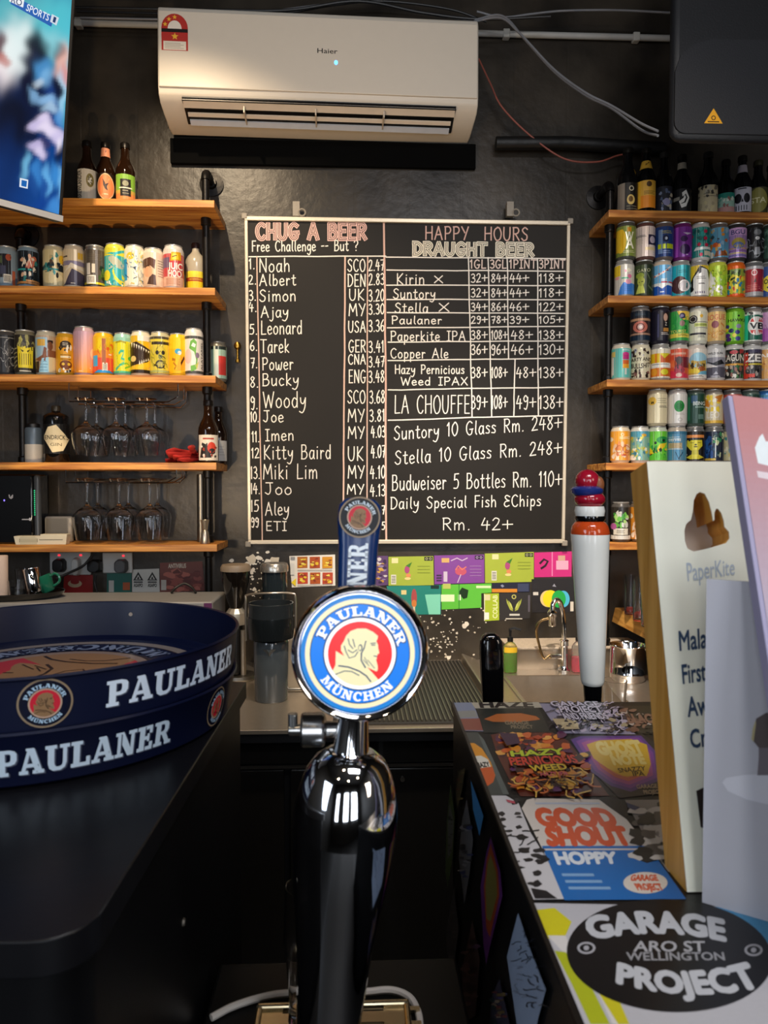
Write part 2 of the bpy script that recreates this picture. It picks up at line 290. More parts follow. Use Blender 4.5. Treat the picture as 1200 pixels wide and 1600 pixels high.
# ------------------------------------------------------------------ flat artwork -> mesh with colours per face
def clip_poly(poly, ax, val, keep):
    out = []
    for i in range(len(poly)):
        a, b = poly[i-1], poly[i]; ia = (a[ax]-val)*keep >= 0; ib = (b[ax]-val)*keep >= 0
        if ia != ib:
            t = (val-a[ax])/(b[ax]-a[ax]); out.append((a[0]+(b[0]-a[0])*t, a[1]+(b[1]-a[1])*t))
        if ib: out.append(b)
    return out
class Art:
    def __init__(s, map=None): s.t = []; s.L = 0; s.map = map; s.hk = 0
    def tris(s, T, col, same=False, nb=0):
        if not same: s.L += 1
        c = hexc(col)
        for i, t in enumerate(T):
            if s.map: t = [s.map(*p) for p in t]
            s.t.append((t, s.L+(.09*(i//nb) if nb else 0), c))
        return s
    def poly(s, pts, col, same=False):
        I = tessellate_polygon([[Vector((x, y, 0)) for x, y in pts]])
        return s.tris([[pts[i] for i in t] for t in I], col, same)
    def rect(s, x0, y0, x1, y1, col): return s.tris([[(x0, y0), (x1, y0), (x1, y1)], [(x0, y0), (x1, y1), (x0, y1)]], col)
    def ell(s, cx, cy, rx, ry, col, n=28, rot=0, same=False):
        c, q = math.cos(rot), math.sin(rot)
        P = [(rx*math.cos(2*PI*i/n), ry*math.sin(2*PI*i/n)) for i in range(n)]
        P = [(cx+x*c-y*q, cy+x*q+y*c) for x, y in P]
        return s.tris([[(cx, cy), P[i-1], P[i]] for i in range(n)], col, same)
    def ring(s, cx, cy, r0, r1, col, n=48, ry=1):
        T = []
        for i in range(n):
            a, b = 2*PI*i/n, 2*PI*(i+1)/n
            p = [(cx+r*math.cos(t), cy+r*math.sin(t)*ry) for r in (r0, r1) for t in (a, b)]
            T += [[p[0], p[2], p[3]], [p[0], p[3], p[1]]]
        return s.tris(T, col)
    def stroke(s, pts, w, col, same=False):
        n = len(pts); Lr = []; T = []
        for i in range(n):
            a = Vector(pts[max(i-1, 0)]); b = Vector(pts[min(i+1, n-1)]); d = b-a
            if d.length < 1e-9: d = Vector((1, 0))
            d.normalize(); q = Vector((-d.y, d.x))*w/2; p = Vector(pts[i])
            if i == 0: p = p-d*w*.35
            if i == n-1: p = p+d*w*.35
            Lr.append((tuple(p+q), tuple(p-q)))
        for (a, b), (c, d) in zip(Lr, Lr[1:]): T += [[a, b, d], [a, d, c]]
        return s.tris(T, col, same, 2)
    def _fit(s, T, w, x0, y0, x1, h): k = (x1-x0)/w; return [[(x0+x*k, y0+y*h) for x, y in t] for t in T]
    def text(s, st, x0, y0, x1, h, col, bold=.02): T, w = sans(st, bold); return s.tris(s._fit(T, w, x0, y0, x1, h), col, nb=_nc.get(id(T), 0))
    def slabt(s, st, x0, y0, x1, h, col, shear=0):
        T, w = slab(st); T = s._fit(T, w, x0, y0, x1, h)
        return s.tris([[(x+(y-y0)*shear, y) for x, y in t] for t in T], col)
    def qtext(s, st, q, col, bold=.03, bulge=0, T=None):
        """text in a quad given as top-left, top-right, bottom-right, bottom-left"""
        T, w = T or sans(st, bold); tl, tr, br, bl = [Vector(p) for p in q]
        def m(x, y):
            u = x/w; p = bl*(1-u)*(1-y)+br*u*(1-y)+tr*u*y+tl*(1-u)*y
            return (p.x, p.y+bulge*4*u*(1-u))
        return s.tris([[m(*p) for p in t] for t in T], col, nb=_nc.get(id(T), 0))
    def arc(s, st, cx, cy, r0, h, a0, a1, col, inward=False, ry=1):
        """slab text round a circle, feet at radius r0 (or r0+h when inward)"""
        T, w = slab(st)
        def m(x, y):
            a = R(a0+(a1-a0)*x/w); r = r0+h-y*h if inward else r0+y*h
            return (cx+r*math.cos(a), cy+r*math.sin(a)*ry)
        return s.tris([[m(*p) for p in t] for t in T], col)
    def hand(s, st, x0, y0, x1, h, w, col, y1=None, base=0):
        P, wd = hand(st); k = (x1-x0)/wd; dy = 0 if y1 is None else (y1-y0)/(x1-x0)
        for p in P:
            q = [(x0+x*k, y0+y*h+x*k*dy) for x, y in p]; cur = [q[0]]
            for i in range(1, len(q)):
                cur.append(q[i])
                if i < len(q)-1:
                    a_ = Vector(q[i])-Vector(q[i-1]); b_ = Vector(q[i+1])-Vector(q[i])
                    if a_.length > 1e-9 and b_.length > 1e-9 and abs(a_.angle(b_)) > R(50): s.hk = (s.hk+1) % 24; s.L = base+s.hk; s.stroke(cur, w, col, True); cur = [q[i]]
            s.hk = (s.hk+1) % 24; s.L = base+s.hk; s.stroke(cur, w, col, True)
        return s
    def blobs(s, seed, box, cols, n=14, r=.16, line=False):
        g = random.Random(seed)
        for i in range(n):
            x = g.uniform(box[0], box[2]); y = g.uniform(box[1], box[3]); c = cols[i % len(cols)]
            if line:
                pts = [(x, y)]; a = g.uniform(0, 6.3)
                for k in range(5): a += g.uniform(-.9, .9); pts.append((pts[-1][0]+math.cos(a)*r*.6, pts[-1][1]+math.sin(a)*r*.35))
                s.stroke(pts, r*.22, c)
            else:
                m = 9; rr = [g.uniform(.5, 1)*r for _ in range(m)]; e = g.uniform(.35, .7)
                s.poly([(x+rr[k]*math.cos(2*PI*k/m), y+rr[k]*e*math.sin(2*PI*k/m)) for k in range(m)], c)
        return s
    def build(s, name, fn, m, parent=None, clip=None, cuts=None, eps=.00004):
        vs = []; fs = []; cs = []
        for t, L, c in s.t:
            ps = [list(t)]
            if clip:
                for ax, v, k in ((0, clip[0], 1), (0, clip[2], -1), (1, clip[1], 1), (1, clip[3], -1)):
                    ps = [q for q in (clip_poly(p, ax, v, k) for p in ps) if len(q) > 2]
            if cuts:
                out = []
                for p in ps:
                    lo = min(q[0] for q in p); hi = max(q[0] for q in p)
                    for x in cuts:
                        if lo < x < hi and len(p) > 2:
                            a = clip_poly(p, 0, x, -1)
                            if len(a) > 2: out.append(a)
                            p = clip_poly(p, 0, x, 1)
                    if len(p) > 2: out.append(p)
                ps = out
            for p in ps:
                ar = sum(p[i-1][0]*p[i][1]-p[i][0]*p[i-1][1] for i in range(len(p)))
                if ar < 0: p = p[::-1]
                k = len(vs); vs += [tuple(fn(x, y, L*eps)) for x, y in p]; fs.append(tuple(range(k, k+len(p)))); cs += [c]*len(p)
        me = bpy.data.meshes.new(name); me.from_pydata(vs, [], fs); me.update()
        at = me.color_attributes.new('Col', 'FLOAT_COLOR', 'CORNER')
        at.data.foreach_set('color', np.array([(*c, 1) for c in cs], dtype=np.float32).ravel())
        me.materials.append(m); o = bpy.data.objects.new(name, me); COL.objects.link(o)
        if parent: o.parent = parent
        return o
BUST = [(290,700),(385,748),(345,690),(340,640),(368,585),(385,530),(430,475),(500,443),(590,435),(670,465),(725,505),(722,540),(712,560),(735,600),(738,630),(755,680),(750,695),(735,700),(738,715),(730,725),(735,745),(728,760),(750,820),(755,860),(745,885),(700,870),(640,845),(700,900),(770,968)]
BLINES = [(9,[(585,650),(565,700),(570,780),(620,850)]),(6,[(410,560),(430,620),(470,660)]),(6,[(375,640),(400,700),(440,765),(500,740),(525,690)]),(6,[(460,560),(490,640)]),(6,[(420,680),(470,705),(515,670)]),(6,[(665,607),(700,603)]),(6,[(655,590),(705,582)]),
  (9,[(335,855),(440,860),(560,895),(640,940),(690,995)]),(6,[(310,950),(400,905),(480,905),(560,940)]),(6,[(700,720),(735,722)]),(7,[(600,570),(590,640),(580,660)]),(4,[(600,740),(640,800)]),(4,[(590,770),(660,830)]),(4,[(640,770),(720,850)])]
def emblem(a, cx, cy, Rr, rot, sch, ry=1):
    """round brewery badge: two rings, a red disc, a bearded man in profile, lettering round the rim"""
    ring0, ring1, band, line, disc, skin, ink, txt = sch
    k = Rr/95; cr_, sr = math.cos(rot), math.sin(rot); old = a.map
    def mp(x, y): X = cx+(x*cr_-y*sr)*k; Y = cy+(x*sr+y*cr_)*k*ry; return old(X, Y) if old else (X, Y)
    a.map = mp
    a.ell(0, 0, 95, 95, ring0, 64); a.ell(0, 0, 88, 88, ring1, 64); a.ell(0, 0, 80.5, 80.5, ink, 64); a.ell(0, 0, 79, 79, band, 64)
    a.ell(0, 0, 59.5, 59.5, ink, 56); a.ell(0, 0, 57.5, 57.5, line, 56); a.ell(0, 0, 51.5, 51.5, disc, 56)
    q = lambda x, y: ((x-551)/6.667, (708-y)/6.667)
    pts = [q(*p) for p in BUST]+[(51.5*math.cos(R(t)), 51.5*math.sin(R(t))) for t in range(-50, -144, -8)]+[q(275, 915), q(300, 850)]
    a.poly(pts, skin); a.ell(*q(548, 645), 3.4, 5.6, ink, 14); a.ell(*q(545, 648), 2.2, 4, skin, 12)
    for w, l in BLINES: a.stroke([q(*p) for p in l], w/4.2, ink)
    a.arc('PAULANER', 0, 0, 60, 17.5, 164, 14, ink); a.L += 1
    a.arc('PAULANER', 0, 0, 61, 15.5, 162.5, 15.5, txt)
    a.arc('MÜNCHEN', 0, 0, 61.5, 14.5, 218, 322, txt, True)
    a.map = old
LIT = ('#1f7fd0', '#f3e8bd', '#0f7ce8', '#ffffff', '#f2282b', '#efe6b6', '#1d3c66', '#ffffff')
DARK = ('#8d7a62', '#0a0a10', '#0a0a10', '#b79a86', '#c22436', '#8a6a4a', '#1a1210', '#a9c6dc')
# ================================================================== SETTING
YW = 2.56; YF = 2.36; CEIL = 3.42; XL = -1.75; XR = 1.80
def wallmat():
    m, N, L, b = newmat('black_wall_paint')
    tc = N.new('ShaderNodeTexCoord'); n1 = N.new('ShaderNodeTexNoise'); n1.inputs['Scale'].default_value = 5; n1.inputs['Detail'].default_value = 9
    n2 = N.new('ShaderNodeTexNoise'); n2.inputs['Scale'].default_value = 38; n2.inputs['Detail'].default_value = 6
    br = N.new('ShaderNodeTexBrick'); br.offset = .5; br.inputs['Scale'].default_value = 1; br.inputs['Mortar Size'].default_value = .004
    br.inputs['Brick Width'].default_value = .19; br.inputs['Row Height'].default_value = 1.2
    mp = N.new('ShaderNodeMapping'); mp.inputs['Rotation'].default_value = (PI/2, 0, 0)
    L.new(tc.outputs['Object'], n1.inputs[0]); L.new(tc.outputs['Object'], n2.inputs[0]); L.new(tc.outputs['Object'], mp.inputs[0]); L.new(mp.outputs[0], br.inputs[0])
    rp = N.new('ShaderNodeValToRGB'); rp.color_ramp.elements[0].color = (.012, .010, .008, 1); rp.color_ramp.elements[1].color = (.052, .042, .031, 1)
    rp.color_ramp.elements[0].position = .3; rp.color_ramp.elements[1].position = .7
    L.new(n1.outputs['Fac'], rp.inputs[0]); L.new(rp.outputs[0], b.inputs['Base Color'])
    a = N.new('ShaderNodeMath'); a.operation = 'MULTIPLY_ADD'; a.inputs[1].default_value = .35
    L.new(n2.outputs['Fac'], a.inputs[0]); L.new(n1.outputs['Fac'], a.inputs[2])
    s = N.new('ShaderNodeMath'); s.operation = 'MULTIPLY_ADD'; s.inputs[1].default_value = -.5
    L.new(br.outputs['Fac'], s.inputs[0]); L.new(a.outputs[0], s.inputs[2])
    bp = N.new('ShaderNodeBump'); bp.inputs['Strength'].default_value = .3; bp.inputs['Distance'].default_value = .012
    L.new(s.outputs[0], bp.inputs['Height']); L.new(bp.outputs[0], b.inputs['Normal'])
    b.inputs['Roughness'].default_value = .36; b.inputs['Specular IOR Level'].default_value = .32
    return m
WALLM = wallmat()
DARKW = mat('dark_paint', '#15130f', .6, 0, .2, 8, .1)
wall = struct(MB().box(XL-.1, YW, 0, XR+.1, YW+.1, CEIL).build('wall_back', WALLM, smooth=0))
struct(MB().box(XL-.1, -2.6, 0, XL, YW, CEIL).build('wall_left', DARKW, smooth=0))
struct(MB().box(XR, -2.6, 0, XR+.1, YW, CEIL).build('wall_right', DARKW, smooth=0))
struct(MB().box(XL-.1, -2.6, CEIL, XR+.1, YW+.1, CEIL+.1).build('ceiling', mat('dark_ceiling', '#0c0b0a', .8, 0, .2, 6), smooth=0))
struct(MB().box(XL-.1, -2.7, 0, XR+.1, -2.6, CEIL).build('wall_front', DARKW, smooth=0))
struct(MB().box(XL-.1, -2.6, -.1, XR+.1, YW+.1, 0).build('floor', mat('floor_tile', '#0b0a09', .5, 0, .2, 6), smooth=0))
# flaked paint on the wall behind the counter
sp = Art(); g = random.Random(4)
wp = lambda x, y: tuple((lambda p: (p.x, p.z))(onY(x, y, YW)))
def fleck(x, y, r):
    m = 9; q = [(x+math.cos(2*PI*k/m)*r*g.uniform(.5, 1), y+math.sin(2*PI*k/m)*r*g.uniform(.4, .9)) for k in range(m)]
    sp.poly([wp(*p) for p in q], g.choice(['#d9cfc0', '#c9bda8', '#e2dacb']))
sp.L = 1
for i in range(70): fleck(g.gauss(697, 22), g.gauss(1002, 20), g.uniform(.8, 2.6))
for i in range(40): fleck(g.uniform(590, 790), g.uniform(948, 985), g.uniform(.7, 2.2))
for i in range(30): fleck(g.gauss(398, 9), g.gauss(882, 12), g.uniform(1.5, 5))
for i in range(26): fleck(g.gauss(400, 8), g.uniform(890, 960), g.uniform(1, 3))
fleck(726, 978, 6); fleck(729, 975, 5); fleck(428, 876, 12); fleck(418, 878, 8); fleck(394, 874, 10); fleck(362, 876, 5); fleck(668, 1012, 5); fleck(701, 1027, 5)
o = sp.build('flaked_paint', lambda x, z, w: (x, YW-.0004-w, z), PRINT, wall, eps=.000006)
# ------------------------------------------------------------------ shelves
def shelf_z(px, y): return onY(px, y, YF).z
TH = .024
LZ = [shelf_z(200, y) for y in (310.5, 448, 585.8, 722.6, 851)]
RZ = [shelf_z(1050, y) for y in (329, 462.5, 593.5, 723.5, 848)]
XLS = onY(336, 450, YF).x; XRS = onY(950, 460, YF).x
ordl = ['top', 'second', 'third', 'fourth', 'lowest']
what = ['with three beer bottles', 'with nine beer cans and a bottle', 'with a full row of beer cans', 'with black gin bottle and red cloth', 'with jigger and white box']
whatr = ['under dark bottles', 'under the highest double row of cans', 'under the middle double row of cans', 'behind the wooden sign', 'largely hidden by wooden sign']
LSH = []; RSH = []
for i, z in enumerate(LZ):
    o = MB().box(XL, YF, -TH, XLS, YW, 0).build('wooden_shelf', WOOD, smooth=0, bevel=.002); o.location.z = z
    tag(o, f'warm pine shelf plank, {ordl[i]} of the left wall, {what[i]}', 'shelf', 'shelves on the left'); LSH.append(o)
for i, z in enumerate(RZ):
    o = MB().box(XRS, YF, -TH, XR, YW, 0).build('wooden_shelf', WOOD, smooth=0, bevel=.002); o.location.z = z
    tag(o, f'brown pine shelf plank, {ordl[i]} of the right wall, {whatr[i]}', 'shelf', 'shelves on the right'); RSH.append(o)
def upright(x, zs, top, bottom, label, dy=.075):
    t = thing('pipe_upright', label, 'pipe', (x, YF+dy, bottom))
    ends = sorted([bottom]+[z for z in zs]+[z-TH for z in zs if z-TH > bottom])
    zz = [bottom]
    for z in sorted(zs): zz += [z-TH, z]
    zz.append(top)
    for a, b in zip(zz[::2], zz[1::2]):
        if b-a > .01:
            MB().lathe([(0, 0), (.0125, 0), (.0125, b-a), (0, b-a)], 20, (0, 0, a-bottom)).build('pipe', PIPE, t)
            MB().lathe([(.013, 0), (.017, .001), (.017, .022), (.013, .026)], 20, (0, 0, a-bottom)).build('coupling', PIPE, t)
            if b < top: MB().lathe([(.013, 0), (.017, .004), (.017, .026), (.013, .027)], 20, (0, 0, b-bottom-.027)).build('coupling', PIPE, t)
    k = top-bottom; yb = YW-(YF+dy)
    el = MB().tube([(0, 0, k)]+[(0, .03-.03*math.cos(a), k+.03*math.sin(a)) for a in [PI/2*j/6 for j in range(1, 7)]]+[(0, .06, k+.03)], .0155, 16)
    el.build('elbow', PIPE, t)
    MB().tube([(0, .055, k+.03), (0, yb-.008, k+.03)], .0125, 16).build('pipe', PIPE, t)
    f = MB(); f.M = Matrix.Translation((0, yb, k+.03)) @ Matrix.Rotation(PI/2, 4, 'X')
    f.lathe([(0, .0), (.042, 0), (.042, .006), (.02, .009), (.018, .02), (0, .02)], 24).build('wall_flange', PIPE, t)
    return t
CZ = .90    # back counter height
upright(onY(323, 500, YF+.095).x, LZ, onY(323, 282, YF+.095).z, CZ+.0002, 'black iron pipe upright at the right end of the left shelves', .095)
upright(onY(33, 500, YF+.145).x, LZ[1:3], LZ[0]-TH-.06, LZ[3], 'black iron pipe upright near the left edge, behind the cans', .145)
upright(onY(951, 500, YF+.075).x, RZ, onY(952, 300, YF+.075).z, onY(880, 1011, 2.41).z+.001, 'black iron pipe upright at the left end of the right shelves')
# ------------------------------------------------------------------ conduit and cables under the ceiling
cz = onY(600, 47, 2.54).z
t = thing('conduit', 'pale straight conduit pipe running along the wall top behind the air conditioner', 'pipe', (0, 2.545, cz))
MB().tube([(XL, 0, 0), (1.25, 0, 0)], .0105, 14).build('tube', mat('grey_conduit', '#a9a7a2', .5), t)
for x in (-.95, .535, 1.0):
    MB().box(x-.012, -.012, -.016, x+.012, .013, .014).build('clamp', mat('clip_grey', '#b5b2aa', .5), t, bevel=.003)
def cable(label, pts, r, m, name='cable', k=8):
    P = smooth_pts(pts, k); o0 = P[0]
    o = MB().tube([p-o0 for p in P], r, 8).build(name, m); o.location = o0
    return tag(o, label, 'cable')
CBK = mat('black_cable', '#1c1b1b', .45, 0, .1); CGR = mat('grey_cable', '#77777a', .45, 0, .1); CRD = mat('red_cable', '#8d4a3c', .5)
q = lambda x, y, Y=2.50: onY(x, y, Y)
cable('black ceiling cable sagging across the top left of the wall', [q(120, 18), q(260, 22), q(400, 27), q(520, 8), q(600, 2), q(700, 14), q(760, 34)], .004, CBK)
cable('thin grey cable crossing above the air conditioner', [q(125, 28, 2.47), q(300, 30, 2.47), q(420, 18, 2.47), q(560, 3, 2.47), q(640, 16, 2.47), q(745, 35, 2.47)], .0035, CGR)
cable('black cable dipping along the ceiling over the air conditioner', [q(118, 12, 2.44), q(330, 16, 2.44), q(450, 16, 2.44), q(560, 2, 2.44), q(660, 20, 2.44), q(750, 30, 2.44), q(860, 26, 2.44)], .005, CBK)
cable('pale grey cable running right towards the speaker along the wall top', [q(745, 18, 2.45), q(785, 27, 2.45), q(830, 22, 2.45), q(880, 17, 2.45), q(960, 16, 2.45), q(1048, 20, 2.45), q(1100, 22, 2.45)], .0035, CGR)
cable('grey cable slanting down to the speaker, upper of the pair', [q(740, 34, 2.40), q(782, 28, 2.36), q(812, 52, 2.32), q(865, 108, 2.27), q(915, 145, 2.2), q(955, 165, 2.15), q(1000, 192, 2.05), q(1028, 205, 2.0)], .0036, CGR)
cable('grey cable slanting down to the speaker, lower of the pair', [q(742, 31, 2.43), q(785, 25, 2.39), q(822, 64, 2.34), q(868, 114, 2.29), q(915, 149, 2.22), q(955, 169, 2.17), q(1002, 203, 2.07), q(1028, 212, 2.0)], .0036, CGR)
cable('thin reddish wire looping down beside the air conditioner', [q(748, 92), q(766, 130), q(785, 168), q(830, 213), q(882, 248), q(932, 253), q(965, 243), q(985, 240)], .003, CRD)
o = MB().tube([(0, 0, 0), (.25, -.005, .004), (.6, 0, -.008)], .022, 12).build('duct', mat('black_duct', '#141312', .5, 0, .3, 20, .3)); o.location = onY(775, 224, 2.52)
tag(o, 'black insulated pipe along the wall right of the air conditioner', 'pipe')
# ------------------------------------------------------------------ air conditioner
zb = 2.745
pl = onY(243, 120, 2.335); pr = onY(745, 140, 2.37)
ACW = (pr-pl).length
t = thing('air_conditioner', 'white wall mounted split air conditioner above the chalkboard', 'air conditioner', ((pl.x+pr.x)/2, 2.5522, zb), rz=math.atan2(pr.y-pl.y, pr.x-pl.x)*.82)
hw = ACW/2; ACM = mat('aircon_white', '#d8cdbd', .34, 0, .02, spec=.3)
prof = [(0, .006), (0, .318), (.02, .325), (.17, .325), (.188, .318), (.195, .30), (.197, .07), (.19, .046), (.17, .03), (.10, .012), (.05, .004)]
b = MB(); b.prism(prof, lambda d, z: (-hw, -d, z), lambda d, z: (hw, -d, z)); b.build('housing', ACM, t, bevel=.006, seg=3)
fp = MB().box(-hw+.004, -.2015, .062, hw-.004, -.196, .3).build('front_panel', ACM, t, bevel=.006, seg=3)
MB().box(-hw*.86, -.19, .028, hw*.86, -.05, .03).build('back_duct', BLACK, t)
def slat(d0, z0, d1, z1, x0, x1, th=.004):
    m = MB(); P = [(d0, z0), (d1, z1), (d1, z1-th), (d0, z0-th)]
    return m.prism(P, lambda d, z: (x0, -d, z), lambda d, z: (x1, -d, z))
slat(.188, .040, .085, .006, -hw*.86, hw*.86, .003).build('air_outlet', BLACK, t)
LV = mat('louver_beige', '#d3c2ad', .35)
slat(.186, .033, .164, .020, -hw*.855, hw*.855).build('louver', LV, t)
slat(.143, .014, .133, .008, -hw*.84, hw*.84).build('louver', LV, t)
slat(.108, .009, .090, .001, -hw*.84, hw*.84).build('louver', mat('louver_white', '#c9cdd6', .3), t)
for x in (-.30, -.02, .25): MB().box(x*hw/.5*.8-.002, -.18, .0, x*hw/.5*.8+.002, -.1, .02).build('vane', LV, t)
for s in (-1, 1): MB().box(s*(hw-.004)-.004, -.15, .055, s*(hw-.004)+.008, -.12, .075).build('hinge_cap', ACM, t, bevel=.003)
acp = lambda x, z, w: (x, -.2017-w, z)
a = Art(); a.text('Haier', -.01, .186, .055, .015, '#23211f', .01); a.build('brand_lettering', acp, PRINTG, t)
x0 = -hw+.014; a = Art(); red = '#b8322a'
a.poly([(x0, .175), (x0+.083, .175), (x0+.083, .245)]+[(x0+.0415+.0415*math.cos(R(k)), .245+.045*math.sin(R(k))) for k in range(0, 181, 15)]+[(x0, .245)], red)
a.poly([(x0+.0415+.022*math.cos(R(k)), .243+.026*math.sin(R(k))) for k in range(0, 181, 15)], '#eee3d4')
a.rect(x0, .232, x0+.083, .243, '#1d1714'); a.rect(x0+.006, .177, x0+.077, .204, '#eadfcd')
for k, (sx, sz, r) in enumerate([(.012, .256, .008), (.024, .272, .008), (.042, .279, .008), (.042, .219, .012)]):
    a.poly([(x0+sx+(r if j % 2 == 0 else r*.42)*math.sin(2*PI*j/10), sz+(r if j % 2 == 0 else r*.42)*math.cos(2*PI*j/10)) for j in range(10)], '#f0b93a')
for j in range(4): a.rect(x0+.010, .181+j*.005, x0+.07-.01*(j % 2), .183+j*.005, '#b9aa98')
a.build('energy_label', acp, PRINT, t)
a = Art(); a.ell(.05, .158, .006, .0075, '#6fb4ff'); a.build('display_light', acp, mat('blue_led', '#5fa8ff', .3, emit=2.5), t)
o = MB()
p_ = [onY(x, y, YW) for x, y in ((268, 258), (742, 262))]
o.box(p_[0].x, YW-.018, p_[0].z, p_[1].x, YW-.0005, 2.744)  # near-black box gives the air conditioner's shadow on the wall a solid shape
o = o.build('aircon_shadow_strip', mat('shadow_black', '#040404', .9, 0, .1, spec=.1), smooth=0, bevel=.002); tag(o, 'flat black strip standing in for the shadow under the air conditioner', 'shadow strip')
# ------------------------------------------------------------------ television
C = onY(97, 347, 2.05); ex = Vector((math.cos(R(44)), math.sin(R(44)), 0)); nn = Vector((ex.y, -ex.x, 0))
m_ = ray(97, 347).cross(ray(118, 0)); ey = (nn*(-m_.z/m_.dot(nn))+Vector((0, 0, 1))).normalized()
TV = Plane(C, ex, ey)
t = thing('television', 'tilted flat television showing a blue sports broadcast, top left corner', 'television', C)
TVL, TVH = 1.15, .74
loc = lambda p: p-C
b = MB(); b.prism([(-TVL, .0), (0, 0), (0, TVH), (-TVL, TVH)], lambda u, v: loc(TV.to3(u, v, 0)), lambda u, v: loc(TV.to3(u, v, -.035))); b.build('housing', BLACK, t, smooth=0, bevel=.003)
b = MB(); b.prism([(-TVL, .0), (0, 0), (0, .016), (-TVL, .016)], lambda u, v: loc(TV.to3(u, v, .006)), lambda u, v: loc(TV.to3(u, v, .0003))); b.build('lower_trim', mat('silver_trim', '#b9bcc2', .35, .5), t, smooth=0)
TB = [(30, 30, 90, 50, '#57b3bd', .9), (95, 50, 40, 70, '#4fc0d0', .8), (108, 130, 16, 90, '#58c4d8', .6), (8, 95, 26, 48, '#f0e6ea', .95), (30, 75, 26, 50, '#dfeef0', .9), (-2, 72, 12, 22, '#4a2430', .9), (6, 92, 10, 10, '#b5584a', .7), (78, 70, 22, 26, '#9ad0da', .6), (98, 105, 13, 34, '#e6aea0', .9), (104, 120, 8, 18, '#c9808a', .6), (90, 82, 10, 16, '#3a2a34', .5),
      (58, 78, 17, 30, '#0b0f22', .97), (52, 98, 20, 16, '#131a38', .9), (18, 190, 50, 66, '#03081c', .98), (60, 140, 30, 50, '#081030', .85), (66, 108, 16, 20, '#4a8fc9', .9), (76, 122, 12, 16, '#7fb8e6', .7), (62, 128, 8, 8, '#d8e8f4', .5), (46, 132, 12, 30, '#060c28', .9), (84, 150, 14, 26, '#1a3f86', .8), (97, 150, 6, 36, '#9fd4f2', .8), (88, 140, 8, 16, '#05091c', .9), (70, 158, 18, 8, '#8fc0ee', .8), (78, 170, 14, 8, '#b5d8f5', .7), (52, 146, 7, 12, '#86b8e6', .7), (95, 184, 6, 16, '#4f90d8', .7),
      (70, 188, 14, 9, '#d8cdee', .97), (58, 198, 13, 9, '#cdc2ea', .9), (76, 202, 14, 10, '#e6dcf6', .95), (88, 212, 10, 12, '#d5cbf0', .9), (92, 226, 6, 12, '#efe8fb', .8), (54, 230, 12, 8, '#c3b8e2', .9), (62, 240, 12, 8, '#d9cff0', .9), (68, 222, 8, 8, '#3a3560', .7), (96, 240, 8, 14, '#060b24', .8), (50, 214, 10, 6, '#0a1230', .7),
      (40, 262, 7, 24, '#7cc8f0', .8), (60, 270, 10, 20, '#3a86d0', .8), (74, 280, 6, 28, '#6ab8f2', .8), (86, 276, 7, 24, '#3f92dc', .8), (94, 290, 5, 30, '#7cc4f4', .7), (66, 292, 6, 20, '#1c4f9c', .8), (52, 290, 6, 16, '#1a4a92', .7), (12, 280, 26, 80, '#05265c', .8), (74, 316, 24, 12, '#0f3f92', .7), (88, 328, 14, 16, '#4a9ae6', .7), (30, 320, 20, 30, '#0a3a80', .6), (4, 330, 40, 14, '#0a2a66', .6)]
def proj(P):
    d = CM.transposed() @ (P-EYE); return (600+F*d.x/-d.z, 800-F*d.y/-d.z)
nu, nv = 90, 110; vs = []; cs = []
for j in range(nv+1):
    for i in range(nu+1):
        u = -.56+(.56-.010)*i/nu; v = .018+(TVH-.026)*j/nv; p = TV.to3(u, v, .0004); vs.append(tuple(p-C)); X, Y = proj(p)
        c = np.array(hexc('#0a3f86'))*max(0, min(1, 1.3-abs(Y-170)/500))
        X, Y = X+3*math.sin(Y/11+X/23)+1.5*math.sin(Y/5.1-X/9), Y+3.5*math.sin(X/8.3+Y/31)+1.5*math.sin(X/3.7+Y/14)
        for bx, by, rx, ry, col, al in TB:
            w = al*math.exp(-(((X-bx)/rx)**2+((Y-by)/ry)**2)**2); c = c*(1-w)+np.array(hexc(col))*w
        cs.append((*c, 1))
me = bpy.data.meshes.new('screen'); me.from_pydata(vs, [], [(j*(nu+1)+i, j*(nu+1)+i+1, (j+1)*(nu+1)+i+1, (j+1)*(nu+1)+i) for j in range(nv) for i in range(nu)])
me.color_attributes.new('Col', 'FLOAT_COLOR', 'POINT').data.foreach_set('color', np.array(cs, dtype=np.float32).ravel()); me.materials.append(SCREEN)
o = bpy.data.objects.new('screen', me); COL.objects.link(o); o.parent = t
a = Art(TV.px)
a.poly([(22, -6), (84, 27), (80, 42), (16, 6)], '#2a5fae'); a.qtext('SPORTS', [(43, 6), (78, 23), (75, 33), (40, 16)], '#dfe9f5', .02)
a.poly([(81, 22), (92, 28), (88, 40), (78, 34)], '#c9d4e2'); a.qtext('1', [(84, 26), (88, 28), (86, 36), (82, 34)], '#203a6a', .03)
a.poly([(16, -8), (38, -2), (36, 12), (14, 2)], '#e2e8f0'); a.qtext('RO', [(20, -6), (35, 1), (33, 10), (17, 3)], '#203a6a', .02)
for p in ([(31, 278), (44, 281), (43, 295), (30, 292)],): a.poly(p, '#dfe6f0'); a.poly([(33.5, 281), (42, 283), (41, 292.5), (33, 290.5)], '#1b62b0')
a.build('screen_graphics', lambda u, v, w: loc(TV.to3(u, v, .0006+w)), SCREEN, t)
MB().tube([loc(TV.to3(-.55, .3, -.035)), loc(TV.to3(-.55, .3, -.16)), (TV.to3(-.55, .3, -.16)-C).xy.to_3d()+Vector((0, 0, CEIL-C.z))], .02, 12).build('ceiling_bracket', BLACK, t)
